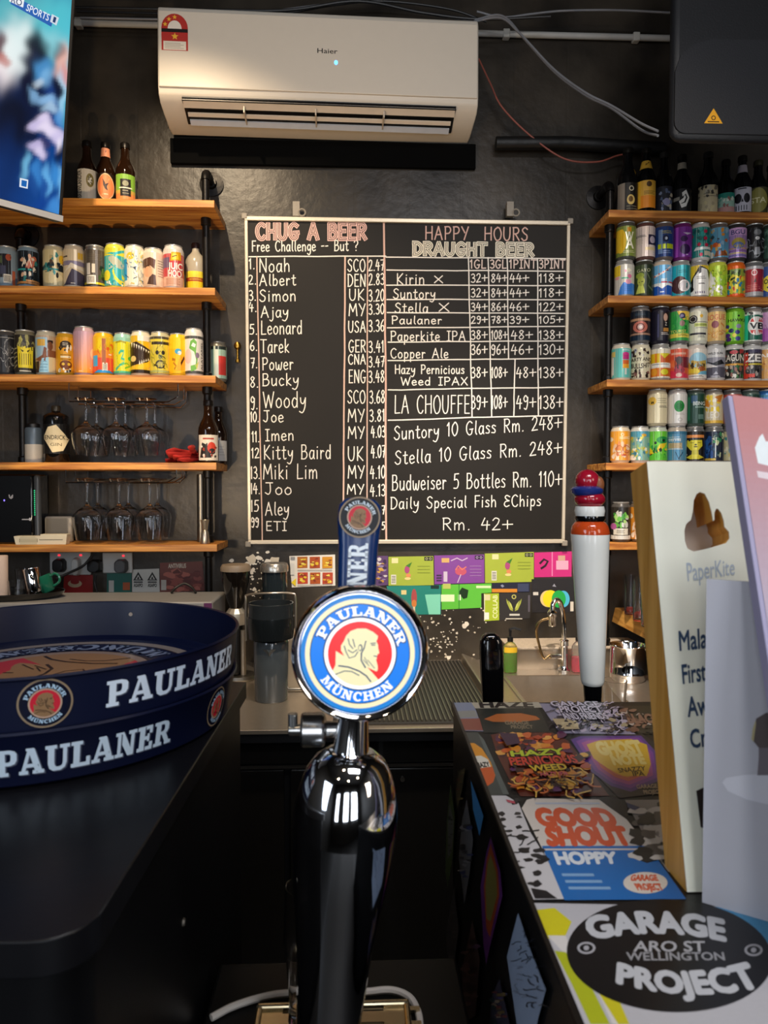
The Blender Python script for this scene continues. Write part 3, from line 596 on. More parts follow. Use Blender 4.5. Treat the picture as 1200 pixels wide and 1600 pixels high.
# ------------------------------------------------------------------ loudspeaker
sx0 = onY(1044, 120, 1.95).x; sz0 = onY(1046, 226, 1.95).z
t = thing('loudspeaker', 'black loudspeaker cabinet with a yellow warning triangle, top right', 'speaker', (sx0, 1.95, sz0))
SPK = mat('speaker_black', '#17181b', .55, 0, .15, 200, .08)
MB().prism([(0, 0), (.30, .20), (.30, .50), (0, .62)], lambda y, z: (y*.55, y, z), lambda y, z: (.42, y, z)).build('cabinet', SPK, t, bevel=.03, seg=4)
bp = onY(1056, 75, 1.945); e = MB()
rr = .03; bw, bh = .34, .255
pts = [(x+rr*math.cos(R(k)), z+rr*math.sin(R(k))) for x, z, k0 in ((bw-rr, rr, -90), (bw-rr, bh-rr, 0)) for k in range(k0, k0+91, 15)]+[(.10, bh), (.05, bh-.015), (.015, bh-.045), (0, bh-.09)]+[(rr+rr*math.cos(R(k)), rr+rr*math.sin(R(k))) for k in range(180, 271, 15)]
e.prism(pts, lambda x, z: (.018+x, -.004, .03+z), lambda x, z: (.018+x, .002, .03+z)).build('back_plate', mat('speaker_panel', '#1d1e22', .6, 0, .2, 260, .1), t)
a = Art(); cx, cz2 = onY(1115, 184, 1.945).x-sx0, onY(1115, 184, 1.945).z-sz0
a.poly([(cx-.026, cz2-.015), (cx+.026, cz2-.015), (cx, cz2+.026)], '#e0a020'); a.ring(cx, cz2, .004, .0065, '#3a2a10', 16); a.rect(cx-.016, cz2-.012, cx+.016, cz2-.009, '#3a2a10')
a.build('warning_label', lambda x, z, w: (x, -.0045-w, z), PRINT, t)
MB().box(.17, .10, .54, .25, .16, CEIL-sz0).build('ceiling_bracket', SPK, t)
# ================================================================== CHALKBOARD
b0 = onY(388, 850, 2.55); t0 = onY(600, 342, 2.515); BX = Plane((b0.x, 2.55, b0.z), (1, 0, 0), (0, t0.y-2.55, t0.z-b0.z))
t = thing('chalkboard', 'large framed blackboard with a chalk beer price list', 'chalkboard', BX.p0)
L0 = lambda p: p-BX.p0
TL, TR, BR_, BL = [BX.px(*p) for p in ((381, 339), (889.5, 346), (882.5, 851), (388, 853))]
TL = (0., (TL[1]+TR[1])/2); BW = (TR[0]+BR_[0])/2; BH = TL[1]
BM = mat('blackboard', '#1d1a17', .62, 0, .15, 5, spec=.3)
MB().prism([(0, 0), (BW, 0), (BW, BH), (0, BH)], lambda u, v: L0(BX.to3(u, v, 0)), lambda u, v: L0(BX.to3(u, v, -.008))).build('board', BM, t, smooth=0)
fr = mat('aluminium_frame', '#cfc3ae', .38, .35, .05)
fw = .014
for (u0, v0, u1, v1) in ((0, 0, BW, fw), (0, BH-fw, BW, BH), (0, fw, fw*.8, BH-fw), (BW-fw*.8, fw, BW, BH-fw)):
    MB().prism([(u0, v0), (u1, v0), (u1, v1), (u0, v1)], lambda u, v: L0(BX.to3(u, v, .009)), lambda u, v: L0(BX.to3(u, v, -.010))).build('frame_rail', fr, t, smooth=0, bevel=.002)
cm = mat('frame_corner', '#8c8478', .5)
for u, v in ((0, 0), (BW, 0), (0, BH), (BW, BH)):
    MB().prism([(u-.010, v-.010), (u+.010, v-.010), (u+.010, v+.010), (u-.010, v+.010)], lambda u, v: L0(BX.to3(u, v, .0105)), lambda u, v: L0(BX.to3(u, v, -.004))).build('frame_corner', cm, t, smooth=0, bevel=.003)
for px in (463, 797):
    u, v = BX.px(px, 338); m = MB()
    m.box(-.012, -.004, 0, .012, .02, .05); m.tube([(.02+.012*math.cos(R(k)), -.004, .012+.012*math.sin(R(k))) for k in range(0, 360, 30)], .003, 6, True)
    o = m.build('hanging_clip', cm, t); o.location = L0(BX.to3(u, v, .0))
wh, pk = '#efe8de', '#d9b8a8'
def board_art(ks, ox, oy):
    f = lambda x, y: BX.px(ox+x/ks, oy+y/ks)
    a = Art(); k = 1/ks*BX_PX
    def w(s, x0, base, x1, h, base1=None, wd=.0036, col=wh, lay=0):
        p0 = f(x0, base); p1 = f(x1, base if base1 is None else base1); a.hand(s, p0[0], p0[1], p1[0], h*k, wd, col, p1[1], lay)
    def l(pts, wd=.004, col=wh):
        g = random.Random(len(a.t)); P = []
        for (x, y), (x2, y2) in zip(pts, pts[1:]):
            for j in range(6): P.append(f(x+(x2-x)*j/6+g.uniform(-1.2, 1.2), y+(y2-y)*j/6+g.uniform(-1.2, 1.2)))
        P.append(f(*pts[-1])); a.hk = (a.hk+1) % 12; a.L = 25+a.hk; a.stroke(P, wd, col, True)
    return a, w, l
BX_PX = 2.53/F
a, w, l = board_art(2.963, 370, 320)
def outlined(s, x0, base, x1, h, col, base1=None):
    w(s, x0, base, x1, h, base1, .015, col); w(s, x0, base, x1, h, base1, .0075, '#3a332e', 40); w(s, x0, base, x1, h, base1, .0034, col, 70)
outlined('CHUG A BEER', 92, 158, 600, 66, '#e2b9b0')
w('Free Challenge -- But ?', 70, 216, 565, 46, 212)
l([(45, 240), (690, 238)]); l([(92, 240), (105, 900), (118, 1555)], .004, pk); l([(502, 242), (497, 900), (493, 1400)], .0055, pk)
l([(605, 242), (603, 1370)], .004, pk); l([(682, 78), (688, 700), (692, 1555)], .0065, '#d3aea0')
for s, x0, x1, y, h in (('1.', 52, 84, 297, 45), ('2.', 48, 92, 368, 40), ('3.', 52, 90, 443, 45), ('4.', 50, 93, 495, 42), ('5.', 55, 96, 600, 45), ('6.', 57, 96, 675, 45), ('7.', 60, 96, 755, 45), ('8.', 58, 101, 845, 48), ('9.', 60, 98, 945, 56), ('10.', 58, 103, 1005, 45), ('11.', 65, 106, 1098, 48), ('12', 63, 105, 1172, 45), ('13.', 58, 108, 1268, 55), ('14.', 58, 108, 1338, 48), ('15', 58, 103, 1420, 52), ('99', 62, 103, 1490, 42),
    ('Noah', 104, 247, 312, 60), ('Albert', 105, 275, 375, 50), ('Simon', 105, 275, 448, 52), ('Ajay', 112, 240, 522, 50), ('Leonard', 112, 303, 600, 60), ('Tarek', 110, 243, 686, 60), ('Power', 118, 262, 765, 55), ('Bucky', 118, 288, 838, 54), ('Woody', 122, 322, 940, 72), ('Joe', 122, 218, 1006, 52), ('Imen', 132, 265, 1093, 52), ('Kitty Baird', 125, 437, 1178, 64), ('Miki Lim', 122, 375, 1270, 68), ('Joo', 130, 256, 1341, 54), ('Aley', 132, 243, 1438, 60), ('ETI', 135, 232, 1508, 42),
    ('SCO', 513, 596, 308, 54), ('DEN', 513, 598, 378, 54), ('UK', 520, 592, 442, 50), ('MY', 518, 596, 514, 54), ('USA', 516, 598, 590, 50), ('GER', 518, 598, 682, 54), ('CNA', 516, 598, 738, 44), ('ENG', 518, 598, 824, 58), ('SCO', 513, 596, 918, 58), ('MY', 514, 592, 1005, 58), ('MY', 514, 592, 1082, 54), ('UK', 514, 588, 1184, 64), ('MY', 514, 592, 1266, 58), ('MY', 510, 590, 1340, 46),
    ('2.47', 611, 683, 306, 48), ('2.83', 611, 684, 372, 50), ('3.20', 611, 684, 448, 52), ('3.30', 611, 684, 508, 46), ('3.36', 611, 684, 588, 52), ('3.41', 611, 682, 685, 52), ('3.47', 611, 684, 752, 48), ('3.48', 611, 684, 824, 54), ('3.68', 615, 686, 920, 58), ('3.81', 615, 686, 1004, 54), ('4.03', 622, 688, 1078, 52), ('4.07', 622, 688, 1172, 56), ('4.10', 618, 688, 1268, 58), ('4.13', 618, 688, 1350, 54), ('7', 672, 686, 1432, 40), ('5', 672, 686, 1504, 36)):
    w(s, x0+(5 if x0 < 70 else 0), y, x1, h, y+(-3 if len(s) > 3 else 0))
a.build('chalk_scoreboard', lambda u, v, ww: L0(BX.to3(u, v, .0006+ww)), CHALK, t, eps=.000012)
a, w, l = board_art(2.963, 590, 320)
w('HAPPY  HOURS', 220, 160, 697, 58, 166, .0045, '#d9b3a6')
outlined('DRAUGHT BEER', 165, 230, 722, 52, '#efe6d2', 236)
for pts in ([(38, 242), (870, 250)], [(42, 303), (420, 305), (868, 308)], [(42, 372), (868, 374)], [(42, 438), (868, 440)], [(45, 500), (868, 503)], [(45, 570), (868, 563)], [(48, 636), (868, 630)], [(48, 722), (430, 716), (868, 710)], [(48, 858), (430, 850), (868, 845)], [(50, 998), (430, 985), (858, 975)]): l(pts)
for pts in ([(420, 243), (428, 570), (437, 982)], [(512, 245), (518, 570), (528, 982)], [(600, 245), (606, 712)], [(636, 715), (630, 980)], [(740, 248), (742, 560), (744, 978)]): l(pts, .0042)
for s, x0, x1 in (('1GL', 428, 502), ('3GL', 521, 596), ('1PINT', 610, 735), ('3PINT', 748, 868)): w(s, x0, 294, x1, 38, None, .004, '#e4cfc4')
for s, x0, x1, y, h in (('Kirin', 88, 218, 368, 48), ('X', 262, 305, 362, 32), ('Suntory', 72, 268, 434, 44), ('Stella', 80, 235, 500, 44), ('X', 283, 335, 494, 38), ('Paulaner', 65, 297, 552, 36), ('Paperkite IPA', 60, 408, 630, 44), ('Copper Ale', 60, 328, 710, 44), ('Hazy Pernicious', 80, 402, 782, 40), ('Weed IPAX', 108, 418, 835, 36), ('LA CHOUFFE', 78, 428, 965, 82)): w(s, x0, y, x1, h)
for y, h, row in ((360, 38, '32+ 84+ 44+ 118+'), (428, 38, '32+ 84+ 44+ 118+'), (492, 36, '34+ 86+ 46+ 122+'), (550, 32, '29+ 78+ 39+ 105+'), (624, 40, '38+ 108+ 48+ 138+'), (694, 45, '36+ 96+ 46+ 130+'), (802, 48, '38+ 108+ 48+ 138+'), (945, 60, '39+ 108+ 49+ 138+')):
    c3 = (642, 735) if y > 720 else (618, 720) if y > 600 else (612, 702)
    for s, (x0, x1) in zip(row.split(), ((433, 510), (526, 602), c3, (747, 860))): w(s, x0, y, x1, h, y-4)
w('Suntory 10 Glass Rm. 248+', 76, 1088, 855, 62, 1036); w('Stella 10 Glass Rm. 248+', 80, 1202, 855, 62, 1152)
w('Budweiser 5 Bottles Rm. 110+', 66, 1322, 856, 70, 1302); w('Daily Special Fish &Chips', 60, 1408, 757, 54, 1394); w('Rm. 42+', 300, 1505, 628, 56)
a.build('chalk_price_list', lambda u, v, ww: L0(BX.to3(u, v, .0006+ww)), CHALK, t, eps=.000012)
# ================================================================== CANS
CUTS = [math.sin(R(k)) for k in range(-75, 76, 15)]
_sh = {}
def shoulder(col):
    if col not in _sh: _sh[col] = mat('can_'+col.strip('#'), col, .26, .55 if col in ('#b9b6b0', '#8b8a88') else .15, .03)
    return _sh[col]
_cm = {}
ALU = '#b9b6b0'
def can_at(px, Y, zt, r, h, body, base, draw, label, group, rot=0, top=None):
    X = onY(px, 700, Y).x
    t = thing('beer_can', label, 'beer can', (X, Y, zt+.0003), group)
    m = shoulder(body); sh = .019; rot = rot-math.atan2(X, Y)*.95
    b = MB().lathe([(0, .004), (r*.7, .003), (r*.76, 0), (r*.84, .001), (r, .011), (r, h-sh), (r*.95, h-sh*.62), (r*.85, h-.006), (r*.84, h-.004)], 32)
    b.build('body', m, t, smooth=30)
    MB().lathe([(r*.84, h-.0045), (r*.865, h-.0035), (r*.865, h-.0005), (r*.83, h), (r*.80, h-.001), (r*.79, h-.0045), (0, h-.0045)], 32).build('lid', shoulder(top or ALU), t, smooth=50)
    z0, z1 = .010, h-sh+.0015
    a = Art(); a.rect(-1, 0, 1, 1, base); draw(a)
    def fn(sg):
        def f(u, v, w):
            th = math.asin(max(-1, min(1, u)))*sg+rot; rr = r+.0002+w*.5
            return (rr*math.sin(th), -rr*math.cos(th), z0+(z1-z0)*v)
        return f
    lb = a.build('label', fn(1), PRINTC, t, clip=(-1, 0, 1, 1), cuts=CUTS)
    back = Art(); back.rect(-1, 0, 1, 1, base)
    o = back.build('back_of_label', lambda u, v, w: ((r+.0002)*math.sin(math.asin(u)+PI+rot), -(r+.0002)*math.cos(math.asin(u)+PI+rot), z0+(z1-z0)*v), PRINTC, lb, cuts=CUTS)
    return t
def bar(a, x0, y0, x1, y1):
    a.rect(x0, y0, x1, y1, '#efe9dc'); n = 6
    for i in range(n): a.rect(x0+(x1-x0)*(.1+.8*i/n), y0+(y1-y0)*.15, x0+(x1-x0)*(.1+.8*i/n+.07), y1-(y1-y0)*.12, '#3b3632')
def lines(a, x0, y0, x1, y1, n, col):
    for i in range(n): y = y0+(y1-y0)*i/max(1, n-1); a.rect(x0, y-.008, x1-(.1 if i % 2 else 0)*(x1-x0), y+.008, col)
# ---- second left shelf
def A0(a): a.rect(-1, .2, .35, .9, '#2a2830'); a.rect(-.9, .62, -.4, .84, '#5d6a4a'); a.ell(.15, .8, .25, .1, '#b0553b'); a.rect(-.7, .3, -.1, .55, '#4d4f66'); bar(a, -.3, .04, .4, .3); a.rect(.45, 0, .7, .42, '#c96a4a')
def A1(a): a.ell(.25, .64, .5, .16, '#c96f55', rot=.3); a.blobs(3, (-.8, .05, .8, .9), ['#0f1c26', '#e8d9c4', '#36807e', '#101a22', '#e0b090'], 22, .18); a.rect(-.9, .42, .3, .47, '#3aa39c'); a.stroke([(-.5, .55), (-.3, .75), (-.1, .55), (.1, .76), (.3, .56)], .07, '#f0e2cc'); a.rect(-1, .02, 1, .09, '#c98a4e'); a.rect(-.2, .1, 1, .14, '#e0a060')
def A2(a): a.blobs(7, (-.9, .35, .9, .85), ['#1f3b41', '#3f8f8c', '#17282e', '#c8b17f', '#5f4a3a'], 22, .2); a.ell(.7, .75, .25, .12, '#e5b92c'); a.rect(-.9, .42, .5, .47, '#2f8b8b'); a.ell(-.2, .2, .25, .17, '#e7d8ac'); a.ell(.5, .16, .3, .15, '#e7d8ac'); a.rect(.4, .4, .9, .58, '#20262c'); a.ell(.3, .28, .12, .08, '#2a2a2a')
def A3(a): a.rect(.35, .74, .8, .92, '#e0b33a'); a.rect(-.95, .78, -.6, .82, '#4a3c34'); a.rect(-1, .55, 1, .68, '#8c8296'); a.poly([(-1, 0), (1, 0), (1, .32), (.3, .4), (-.2, .46), (-.6, .2), (-.8, .05)], '#4b4454'); a.poly([(-.9, .35), (-.3, .62), (1, .48), (1, .42), (-.3, .5)], '#e6d9c2'); a.rect(-.3, .04, .1, .06, '#d9cfc0')
def A4(a): a.rect(-1, .0, 1, .03, '#181613'); a.rect(-1, .03, 1, .09, '#e0c91f'); a.rect(-.75, .3, -.45, .62, '#d8d0c4'); a.rect(-.3, .35, .0, .6, '#cfc6b6'); bar(a, -.75, .04, .05, .28); a.blobs(2, (.4, .12, 1, .55), ['#3f5c2c', '#5d7a3a', '#23301c'], 12, .2); lines(a, -.7, .72, .6, .86, 4, '#6d6252')
def A5(a): a.poly([(-1, .8), (1, .8), (1, 1), (-1, 1)], '#d6cf3a'); a.poly([(-.9, .86), (0, .8), (.9, .92), (.9, .99), (0, .88)], '#2fa7ae'); a.ell(.1, .62, .7, .13, '#b3b7a2', rot=-.15); a.blobs(11, (-.6, .44, .7, .56), ['#2f9aa5', '#c3c4ae'], 9, .13); a.ell(-.75, .27, .3, .14, '#e3d63a'); a.stroke([(-.2, .38), (0, .2), (.4, .1), (.9, .07)], .11, '#e3d63a'); a.stroke([(.65, .25), (.85, .18)], .1, '#e3d63a'); a.blobs(4, (-.8, .02, .8, .12), ['#f0eee0', '#2b8d96'], 8, .1)
def A6(a): a.rect(-1, .15, -.7, .75, '#2f97c9'); a.ell(-.4, .82, .35, .1, '#ecc93a'); a.blobs(5, (-.6, .03, .9, .9), ['#e5cf52', '#8aa6b5', '#35506e', '#f4efe0', '#c9b13d', '#5b7f96'], 46, .12, True); a.poly([(-.15, .5), (.15, .54), (.05, .42)], '#2a3b50')
def A7(a): a.rect(-1, .0, 1, .8, '#dcb99a'); a.poly([(-1, .55), (-.3, .6), (.1, .5), (.2, .78), (-.3, .85), (-1, .8)], '#5a3a2c'); a.ell(-.5, .42, .4, .16, '#e0a882'); a.poly([(-.6, .05), (.25, .02), (.2, .32), (-.1, .35), (-.4, .25)], '#4d342a'); a.stroke([(-.8, .54), (-.5, .6), (-.3, .55)], .04, '#3a241c'); a.rect(.3, 0, 1, .82, '#e8d6c0'); lines(a, .4, .3, .9, .76, 7, '#7a5c4c')
def A8(a): a.rect(-1, .5, -.4, .78, '#6d5472'); a.rect(-1, .88, 1, 1, '#d8cfc4'); a.rect(-1, .0, 1, .26, '#e0b098'); a.poly([(-.3, .68), (.7, .72), (.7, .94), (-.2, .92)], '#d9a31c'); a.poly([(-.15, .72), (.5, .74), (.4, .88), (-.1, .87)], '#f0cd3a'); a.stroke([(-.1, .79), (.3, .84)], .03, '#6a4510'); a.text('JUIC', -.5, .46, .85, .17, '#f6efe2', .05); a.text('HOO', -.5, .26, .75, .17, '#f6efe2', .05); lines(a, -.7, .06, .6, .2, 5, '#b07a62')
rowA = [(16, 63, '#9db0bd', '#8ea2b2', A0, 'pale blue beer can with dark panel, furthest left of the second shelf'), (49, 63, '#8ba6ba', '#22272d', A1, 'dark beer can with salmon oval beside the pale blue can'),
  (88.6, 65, '#d8cda8', '#d9c898', A2, 'cream beer can with teal and yellow scene, second left shelf'), (120, 66, '#dccbb0', '#dbc6a2', A3, 'beige beer can with grey mountain on second left shelf'),
  (152.6, 66, '#8b8a88', '#554c42', A4, 'grey brown beer can with yellow base stripe and barcode'), (183.6, 69, '#d9d64f', '#35aab2', A5, 'turquoise beer can with yellow swirls on second left shelf'),
  (214, 67, '#e3dfcd', '#e9e3cf', A6, 'white doodle covered beer can with blue edge'), (243, 63, '#e5d6c2', '#e3cfb8', A7, 'peach beer can with a brown haired face'), (274, 68, '#d9d3cc', '#c43e44', A8, 'red beer can with yellow box and white letters')]
for px, hp, sh, base, fn, lab in rowA:
    can_at(px, 2.415, LZ[1], .0335, hp*mpx(2.41), sh, base, fn, lab, 'cans on the second left shelf')
# ---- third left shelf
def B0(a): a.blobs(8, (-.1, .1, .6, .85), ['#8f8c88', '#5a5856'], 30, .13, True); a.rect(-1, .93, 1, .95, '#8b8780')
def B1(a): a.blobs(3, (-.9, .62, .9, .95), ['#8f8a52', '#3a352a', '#b4ae66', '#57503c'], 16, .2); a.poly([(-.6, .12), (.65, .12), (.7, .7), (.3, .66), (0, .7), (-.35, .66), (-.65, .7)], '#e5cf2c'); [a.rect(-.5+i*.19, .2, -.45+i*.19, .5, '#4a3f1a') for i in range(6)]; a.poly([(-.45, .62), (-.1, .57), (-.2, .53)], '#3a3018'); a.poly([(.45, .62), (.15, .57), (.25, .53)], '#3a3018'); [a.stroke([(-1, .1+i*.13), (-.7, .2+i*.11)], .03, '#a39a6a') for i in range(5)]; a.rect(-.5, .02, .5, .05, '#d8d2bc')
def B2(a): a.rect(-1, .4, .1, .95, '#9fc0d4'); a.rect(-.8, .72, -.1, .9, '#e0b04a'); a.ell(.35, .72, .24, .12, '#7a4a30'); a.rect(.12, .8, .6, .88, '#231a18'); a.poly([(-1, .35), (-.2, .5), (.2, .62), (.9, .6), (1, .3), (.1, .42), (-.6, .3)], '#8a5638'); a.poly([(-.2, .7), (.05, .66), (-.1, .3), (-.4, .36)], '#7d4a30'); a.poly([(-.7, 0), (.25, 0), (.2, .42), (-.4, .38)], '#9fd0e6'); a.rect(.2, 0, 1, .42, '#e5d3a8'); a.rect(-1, 0, -.65, .3, '#3c2b26'); lines(a, -.6, .06, .1, .3, 4, '#5f93b5')
def B3(a): a.ell(0, .8, .55, .1, '#3a2c1a'); lines(a, -.3, .78, .3, .83, 2, '#e8dcc0'); a.blobs(5, (-.6, .62, .6, .72), ['#f4ead2', '#2b2112'], 10, .14); lines(a, -.5, .38, .5, .5, 3, '#6d4a10'); a.rect(-.5, .42, .5, .47, '#f0dfb8'); a.ell(0, .22, .6, .13, '#7a3e14'); a.ell(-.25, .24, .15, .04, '#f3c53a'); a.ell(.3, .24, .15, .04, '#f3c53a'); a.blobs(6, (-.7, .02, .7, .1), ['#f2ead8', '#2b2112', '#b9b2a0'], 10, .12)
def B4(a):
    c0, c1, c2 = np.array(hexc('#c9a3b4')), np.array(hexc('#dba096')), np.array(hexc('#f0982c'))
    for i in range(24):
        t = i/23; c = c2*(1-min(1, t*1.9))+c1*min(1, t*1.9) if t < .53 else c1*(1-(t-.53)/.47)+c0*(t-.53)/.47
        a.rect(-1, i/24, 1, (i+1)/24+.002, tuple(c)); a.L -= 1
    a.L += 1; a.ell(.95, .47, .38, .15, '#eec9a4'); a.rect(-.5, .03, -.2, .045, '#f7d9a8'); a.rect(.5, .11, .6, .13, '#f7d9a8')
def B5(a): a.rect(-1, .0, 1, .48, '#d9503c'); a.rect(-1, .42, 1, .62, '#e08a30'); a.blobs(3, (-.9, .6, .9, .95), ['#e3c81f', '#c9a91a', '#d2601f'], 14, .2); a.rect(-.15, .25, .2, .95, '#9a5a34'); a.rect(-.95, .18, -.55, .48, '#4aa8d6'); bar(a, -.1, .05, .35, .28); a.poly([(-.9, 0), (.9, 0), (.5, .07), (-.5, .08)], '#2d8fd0'); a.rect(.45, .5, .7, .53, '#f0d8c8')
def B6(a): a.rect(-1, .9, 1, 1, '#8fc4ae'); a.stroke([(-.7, .86), (-.2, .9), (.3, .86)], .05, '#a09322'); a.stroke([(-.4, .55), (-.2, .62), (.1, .62), (.0, .5), (-.2, .42), (.15, .38), (.1, .28), (-.4, .2), (-.7, .1)], .08, '#3fae8d'); a.stroke([(-.1, .25), (.4, .28), (.7, .2), (.2, .14)], .05, '#74b62c'); a.ell(.75, .42, .25, .06, '#55ad3a'); a.blobs(4, (-.9, .05, .9, .8), ['#a8b91e', '#eadd3a', '#c0c41c'], 14, .1, True); a.rect(-1, 0, 1, .06, '#4fb487')
def B7(a): a.poly([(-1, .9), (1, .55), (1, 1), (-1, 1)], '#e5b51c'); a.rect(-.3, .86, 1, 1, '#e7ded0'); a.poly([(-1, .18), (.6, .3), (1, .45), (1, .62), (-.4, .84), (-1, .8)], '#352414'); [a.poly([(-.9+i*.22, .83-i*.03), (-.76+i*.22, .81-i*.03), (-.84+i*.22, .68-i*.02)], '#f1e7d0') for i in range(8)]; [a.poly([(-.2+i*.2, .22+i*.03), (-.06+i*.2, .24+i*.03), (-.12+i*.2, .34+i*.02)], '#f1e7d0') for i in range(6)]; a.poly([(-1, .12), (.2, .24), (1, .36), (1, .2), (0, .1)], '#e8bf26'); a.ell(-.7, .38, .25, .08, '#e3c67a'); a.rect(-1, 0, .9, .09, '#2c1f14')
def B8(a): a.rect(-1, .93, 1, 1, '#4a4234'); a.rect(-.8, .78, .8, .86, '#3a3020'); a.ell(0, .45, .62, .3, '#c9b83a'); a.ell(-.28, .56, .16, .06, '#2a2418'); a.ell(.28, .56, .16, .06, '#2a2418'); a.poly([(-.2, .5), (.2, .5), (.1, .38), (-.1, .38)], '#6e7a48'); a.ell(0, .24, .45, .12, '#3a3422'); a.ell(0, .24, .3, .07, '#a8a060'); a.blobs(7, (-.9, .1, .9, .9), ['#2c2618', '#8c8a3a'], 20, .12, True); a.rect(-1, .02, 1, .08, '#a8ab64')
def B9(a): a.rect(-1, .7, 1, 1, '#f5c81e'); a.ell(.0, .62, .35, .08, '#3f9fc4'); a.ell(.15, .58, .2, .06, '#e6e8dc'); a.poly([(-.3, .05), (.6, .1), (.9, .45), (.2, .5)], '#f3a41e'); a.stroke([(.3, .28), (.6, .45)], .1, '#4a2a10'); a.stroke([(-.6, .4), (-.3, .38), (-.5, .3), (-.2, .2), (-.4, .12)], .08, '#b5711a')
def B10(a): a.rect(-1, .86, 1, .93, '#4d4d4a'); a.rect(-1, .0, 1, .07, '#4d4d4a'); a.poly([(-.5, .62), (.2, .5), (.3, .78), (.0, .86), (-.35, .8)], '#6fae4a'); a.poly([(-.3, .68), (.1, .64), (.2, .72), (-.1, .76)], '#e8e8dc'); a.ell(-.6, .42, .35, .18, '#e9c9c0'); a.stroke([(.1, .55), (.3, .35), (.2, .16), (-.3, .12)], .14, '#6fae4a'); a.ell(.35, .45, .2, .07, '#8b7790'); a.poly([(.1, .2), (.5, .3), (.3, .1)], '#d9d36a'); a.qtext('ALATARIEL', [(.72, .1), (.72, .8), (.9, .8), (.9, .1)], '#4b4440', .02)
def B11(a): a.rect(-1, 0, .1, 1, '#9fc0ae'); a.rect(.1, 0, .55, 1, '#cfd6c6'); a.rect(.55, .1, 1, .7, '#c23a34'); a.rect(-1, .9, 1, 1, '#26302e')
rowB = [(11, 68, '#4a4846', '#232325', B0, 'charcoal beer can with fine grey ornament, far left of the third shelf'), (42, 69, '#77735f', '#2f2a24', B1, 'dark beer can with a yellow castle face'), (75, 68, '#c9c2ac', '#b89f86', B2, 'beer can picturing a person in pale blue vest'),
  (105, 66, '#d9a22a', '#e3a11f', B3, 'slim orange yellow beer can with dark oval'), (133.6, 75, '#c3a3ab', '#d79a8c', B4, 'tall lilac to orange beer can with plain finish'), (164, 67, '#dfae22', '#e0b322', B5, 'yellow and red beer can with barcode beside the tall lilac can'),
  (194, 66, '#9bc9ba', '#dcd322', B6, 'lime yellow beer can with green bird drawing'), (222, 69, '#e6d9be', '#e0b11e', B7, 'yellow beer can with dark toothed jaws'), (252, 68, '#c6bf9a', '#d9c63a', B8, 'yellow beer can with dark ape face'),
  (280, 66, '#f0c52c', '#f2b81c', B9, 'plain amber yellow beer can with small blue bird'), (304.5, 74, '#e6e0d6', '#e9e3d9', B10, 'tall white beer can with green crocodile')]
for px, hp, sh, base, fn, lab in rowB:
    can_at(px, 2.415, LZ[2], .0305 if px in (105, 194, 280, 304.5) else .0335, hp*mpx(2.41), sh, base, fn, lab, 'cans on the third left shelf')
can_at(341.5, 2.512, LZ[2], .031, .137, '#7c7668', '#9fc0ae', B11, 'green and red striped beer can at the shelf end, behind the pipe', 'cans on the third left shelf', rot=-.5, top='#8b8a88')
# ---- right hand shelves: double rows
def C_(spec): return spec
def r2u0(a): a.rect(-1, .15, -.3, .9, '#d9a91c'); a.ell(-.5, .5, .5, .4, '#e0b82a'); a.text('W', -.1, .5, .7, .3, '#f1ead4', .03); a.text('A', -.05, .25, .75, .34, '#f1ead4', .03); a.rect(.1, .8, .5, .95, '#c98a1c'); lines(a, -.3, .12, .8, .17, 2, '#d8d0a8')
def r2u1(a): a.rect(.3, .38, 1, .72, '#2c2440'); a.ell(.7, .55, .25, .12, '#c9b9c4'); lines(a, -.9, .66, .1, .7, 2, '#221e22'); lines(a, -.8, .44, -.2, .58, 4, '#bfae9f'); a.rect(.0, .2, .9, .3, '#e0c99a')
def r2u2(a): a.rect(-.5, .1, -.1, .9, '#7f9cc4'); a.ell(.2, .6, .3, .12, '#0f1c40'); a.ell(.25, .6, .12, .05, '#dfe6f0'); a.rect(-.55, .26, .2, .42, '#d6e01f'); a.rect(.3, .26, .9, .42, '#c6d31f'); lines(a, -.2, .78, .8, .84, 2, '#d3c34a'); lines(a, -.1, .12, .7, .18, 2, '#9fb0cc')
def r2u3(a): a.rect(-.6, 0, -.35, 1, '#c05ac9'); a.ell(.3, .25, .5, .17, '#35144a'); a.ell(.2, .6, .35, .1, '#3a1850'); a.poly([(.1, .8), (.9, .8), (.5, .72)], '#cbb9cf'); a.rect(.4, .05, .6, .08, '#d9c9dd')
def r2u4(a): a.blobs(2, (-.9, .3, .9, .95), ['#17655e', '#2aa197', '#1c5b56'], 16, .2); [a.ell(x, y, .17, .06, '#c42445') for x, y in ((.5, .85), (-.8, .72), (.5, .62), (-.1, .42), (.6, .4), (.1, .08))]; a.poly([(-.6, .22), (1, .26), (1, .34), (-.4, .33)], '#e6e9df'); a.rect(.4, .05, 1, .2, '#d8cdb0')
def r2u5(a): a.blobs(9, (-.9, .1, .9, .95), ['#d98a2a', '#3d7fb5', '#c9693a', '#8fb5c9', '#e0a84a', '#3a4a50'], 26, .2); a.ell(-.3, .42, .25, .08, '#d95f2a'); a.rect(-1, 0, -.5, .2, '#e8e3da'); a.poly([(-.4, .02), (.9, .06), (.6, .2), (-.2, .22)], '#8a4a24')
def r2u6(a): a.rect(-1, .0, -.7, 1, '#e0b0dd'); a.rect(-1, .75, 1, 1, '#d9a9d6'); a.text('BGU', -.5, .78, .8, .15, '#40407a', .03); a.ell(.2, .5, .65, .16, '#b9a24a'); a.ell(.2, .4, .5, .12, '#5a72a8'); [a.rect(-.7, .05+i*.08, 1, .09+i*.08, c) for i, c in enumerate(('#6a6aa8', '#d9c57a', '#8a5aa0', '#d0a060'))]
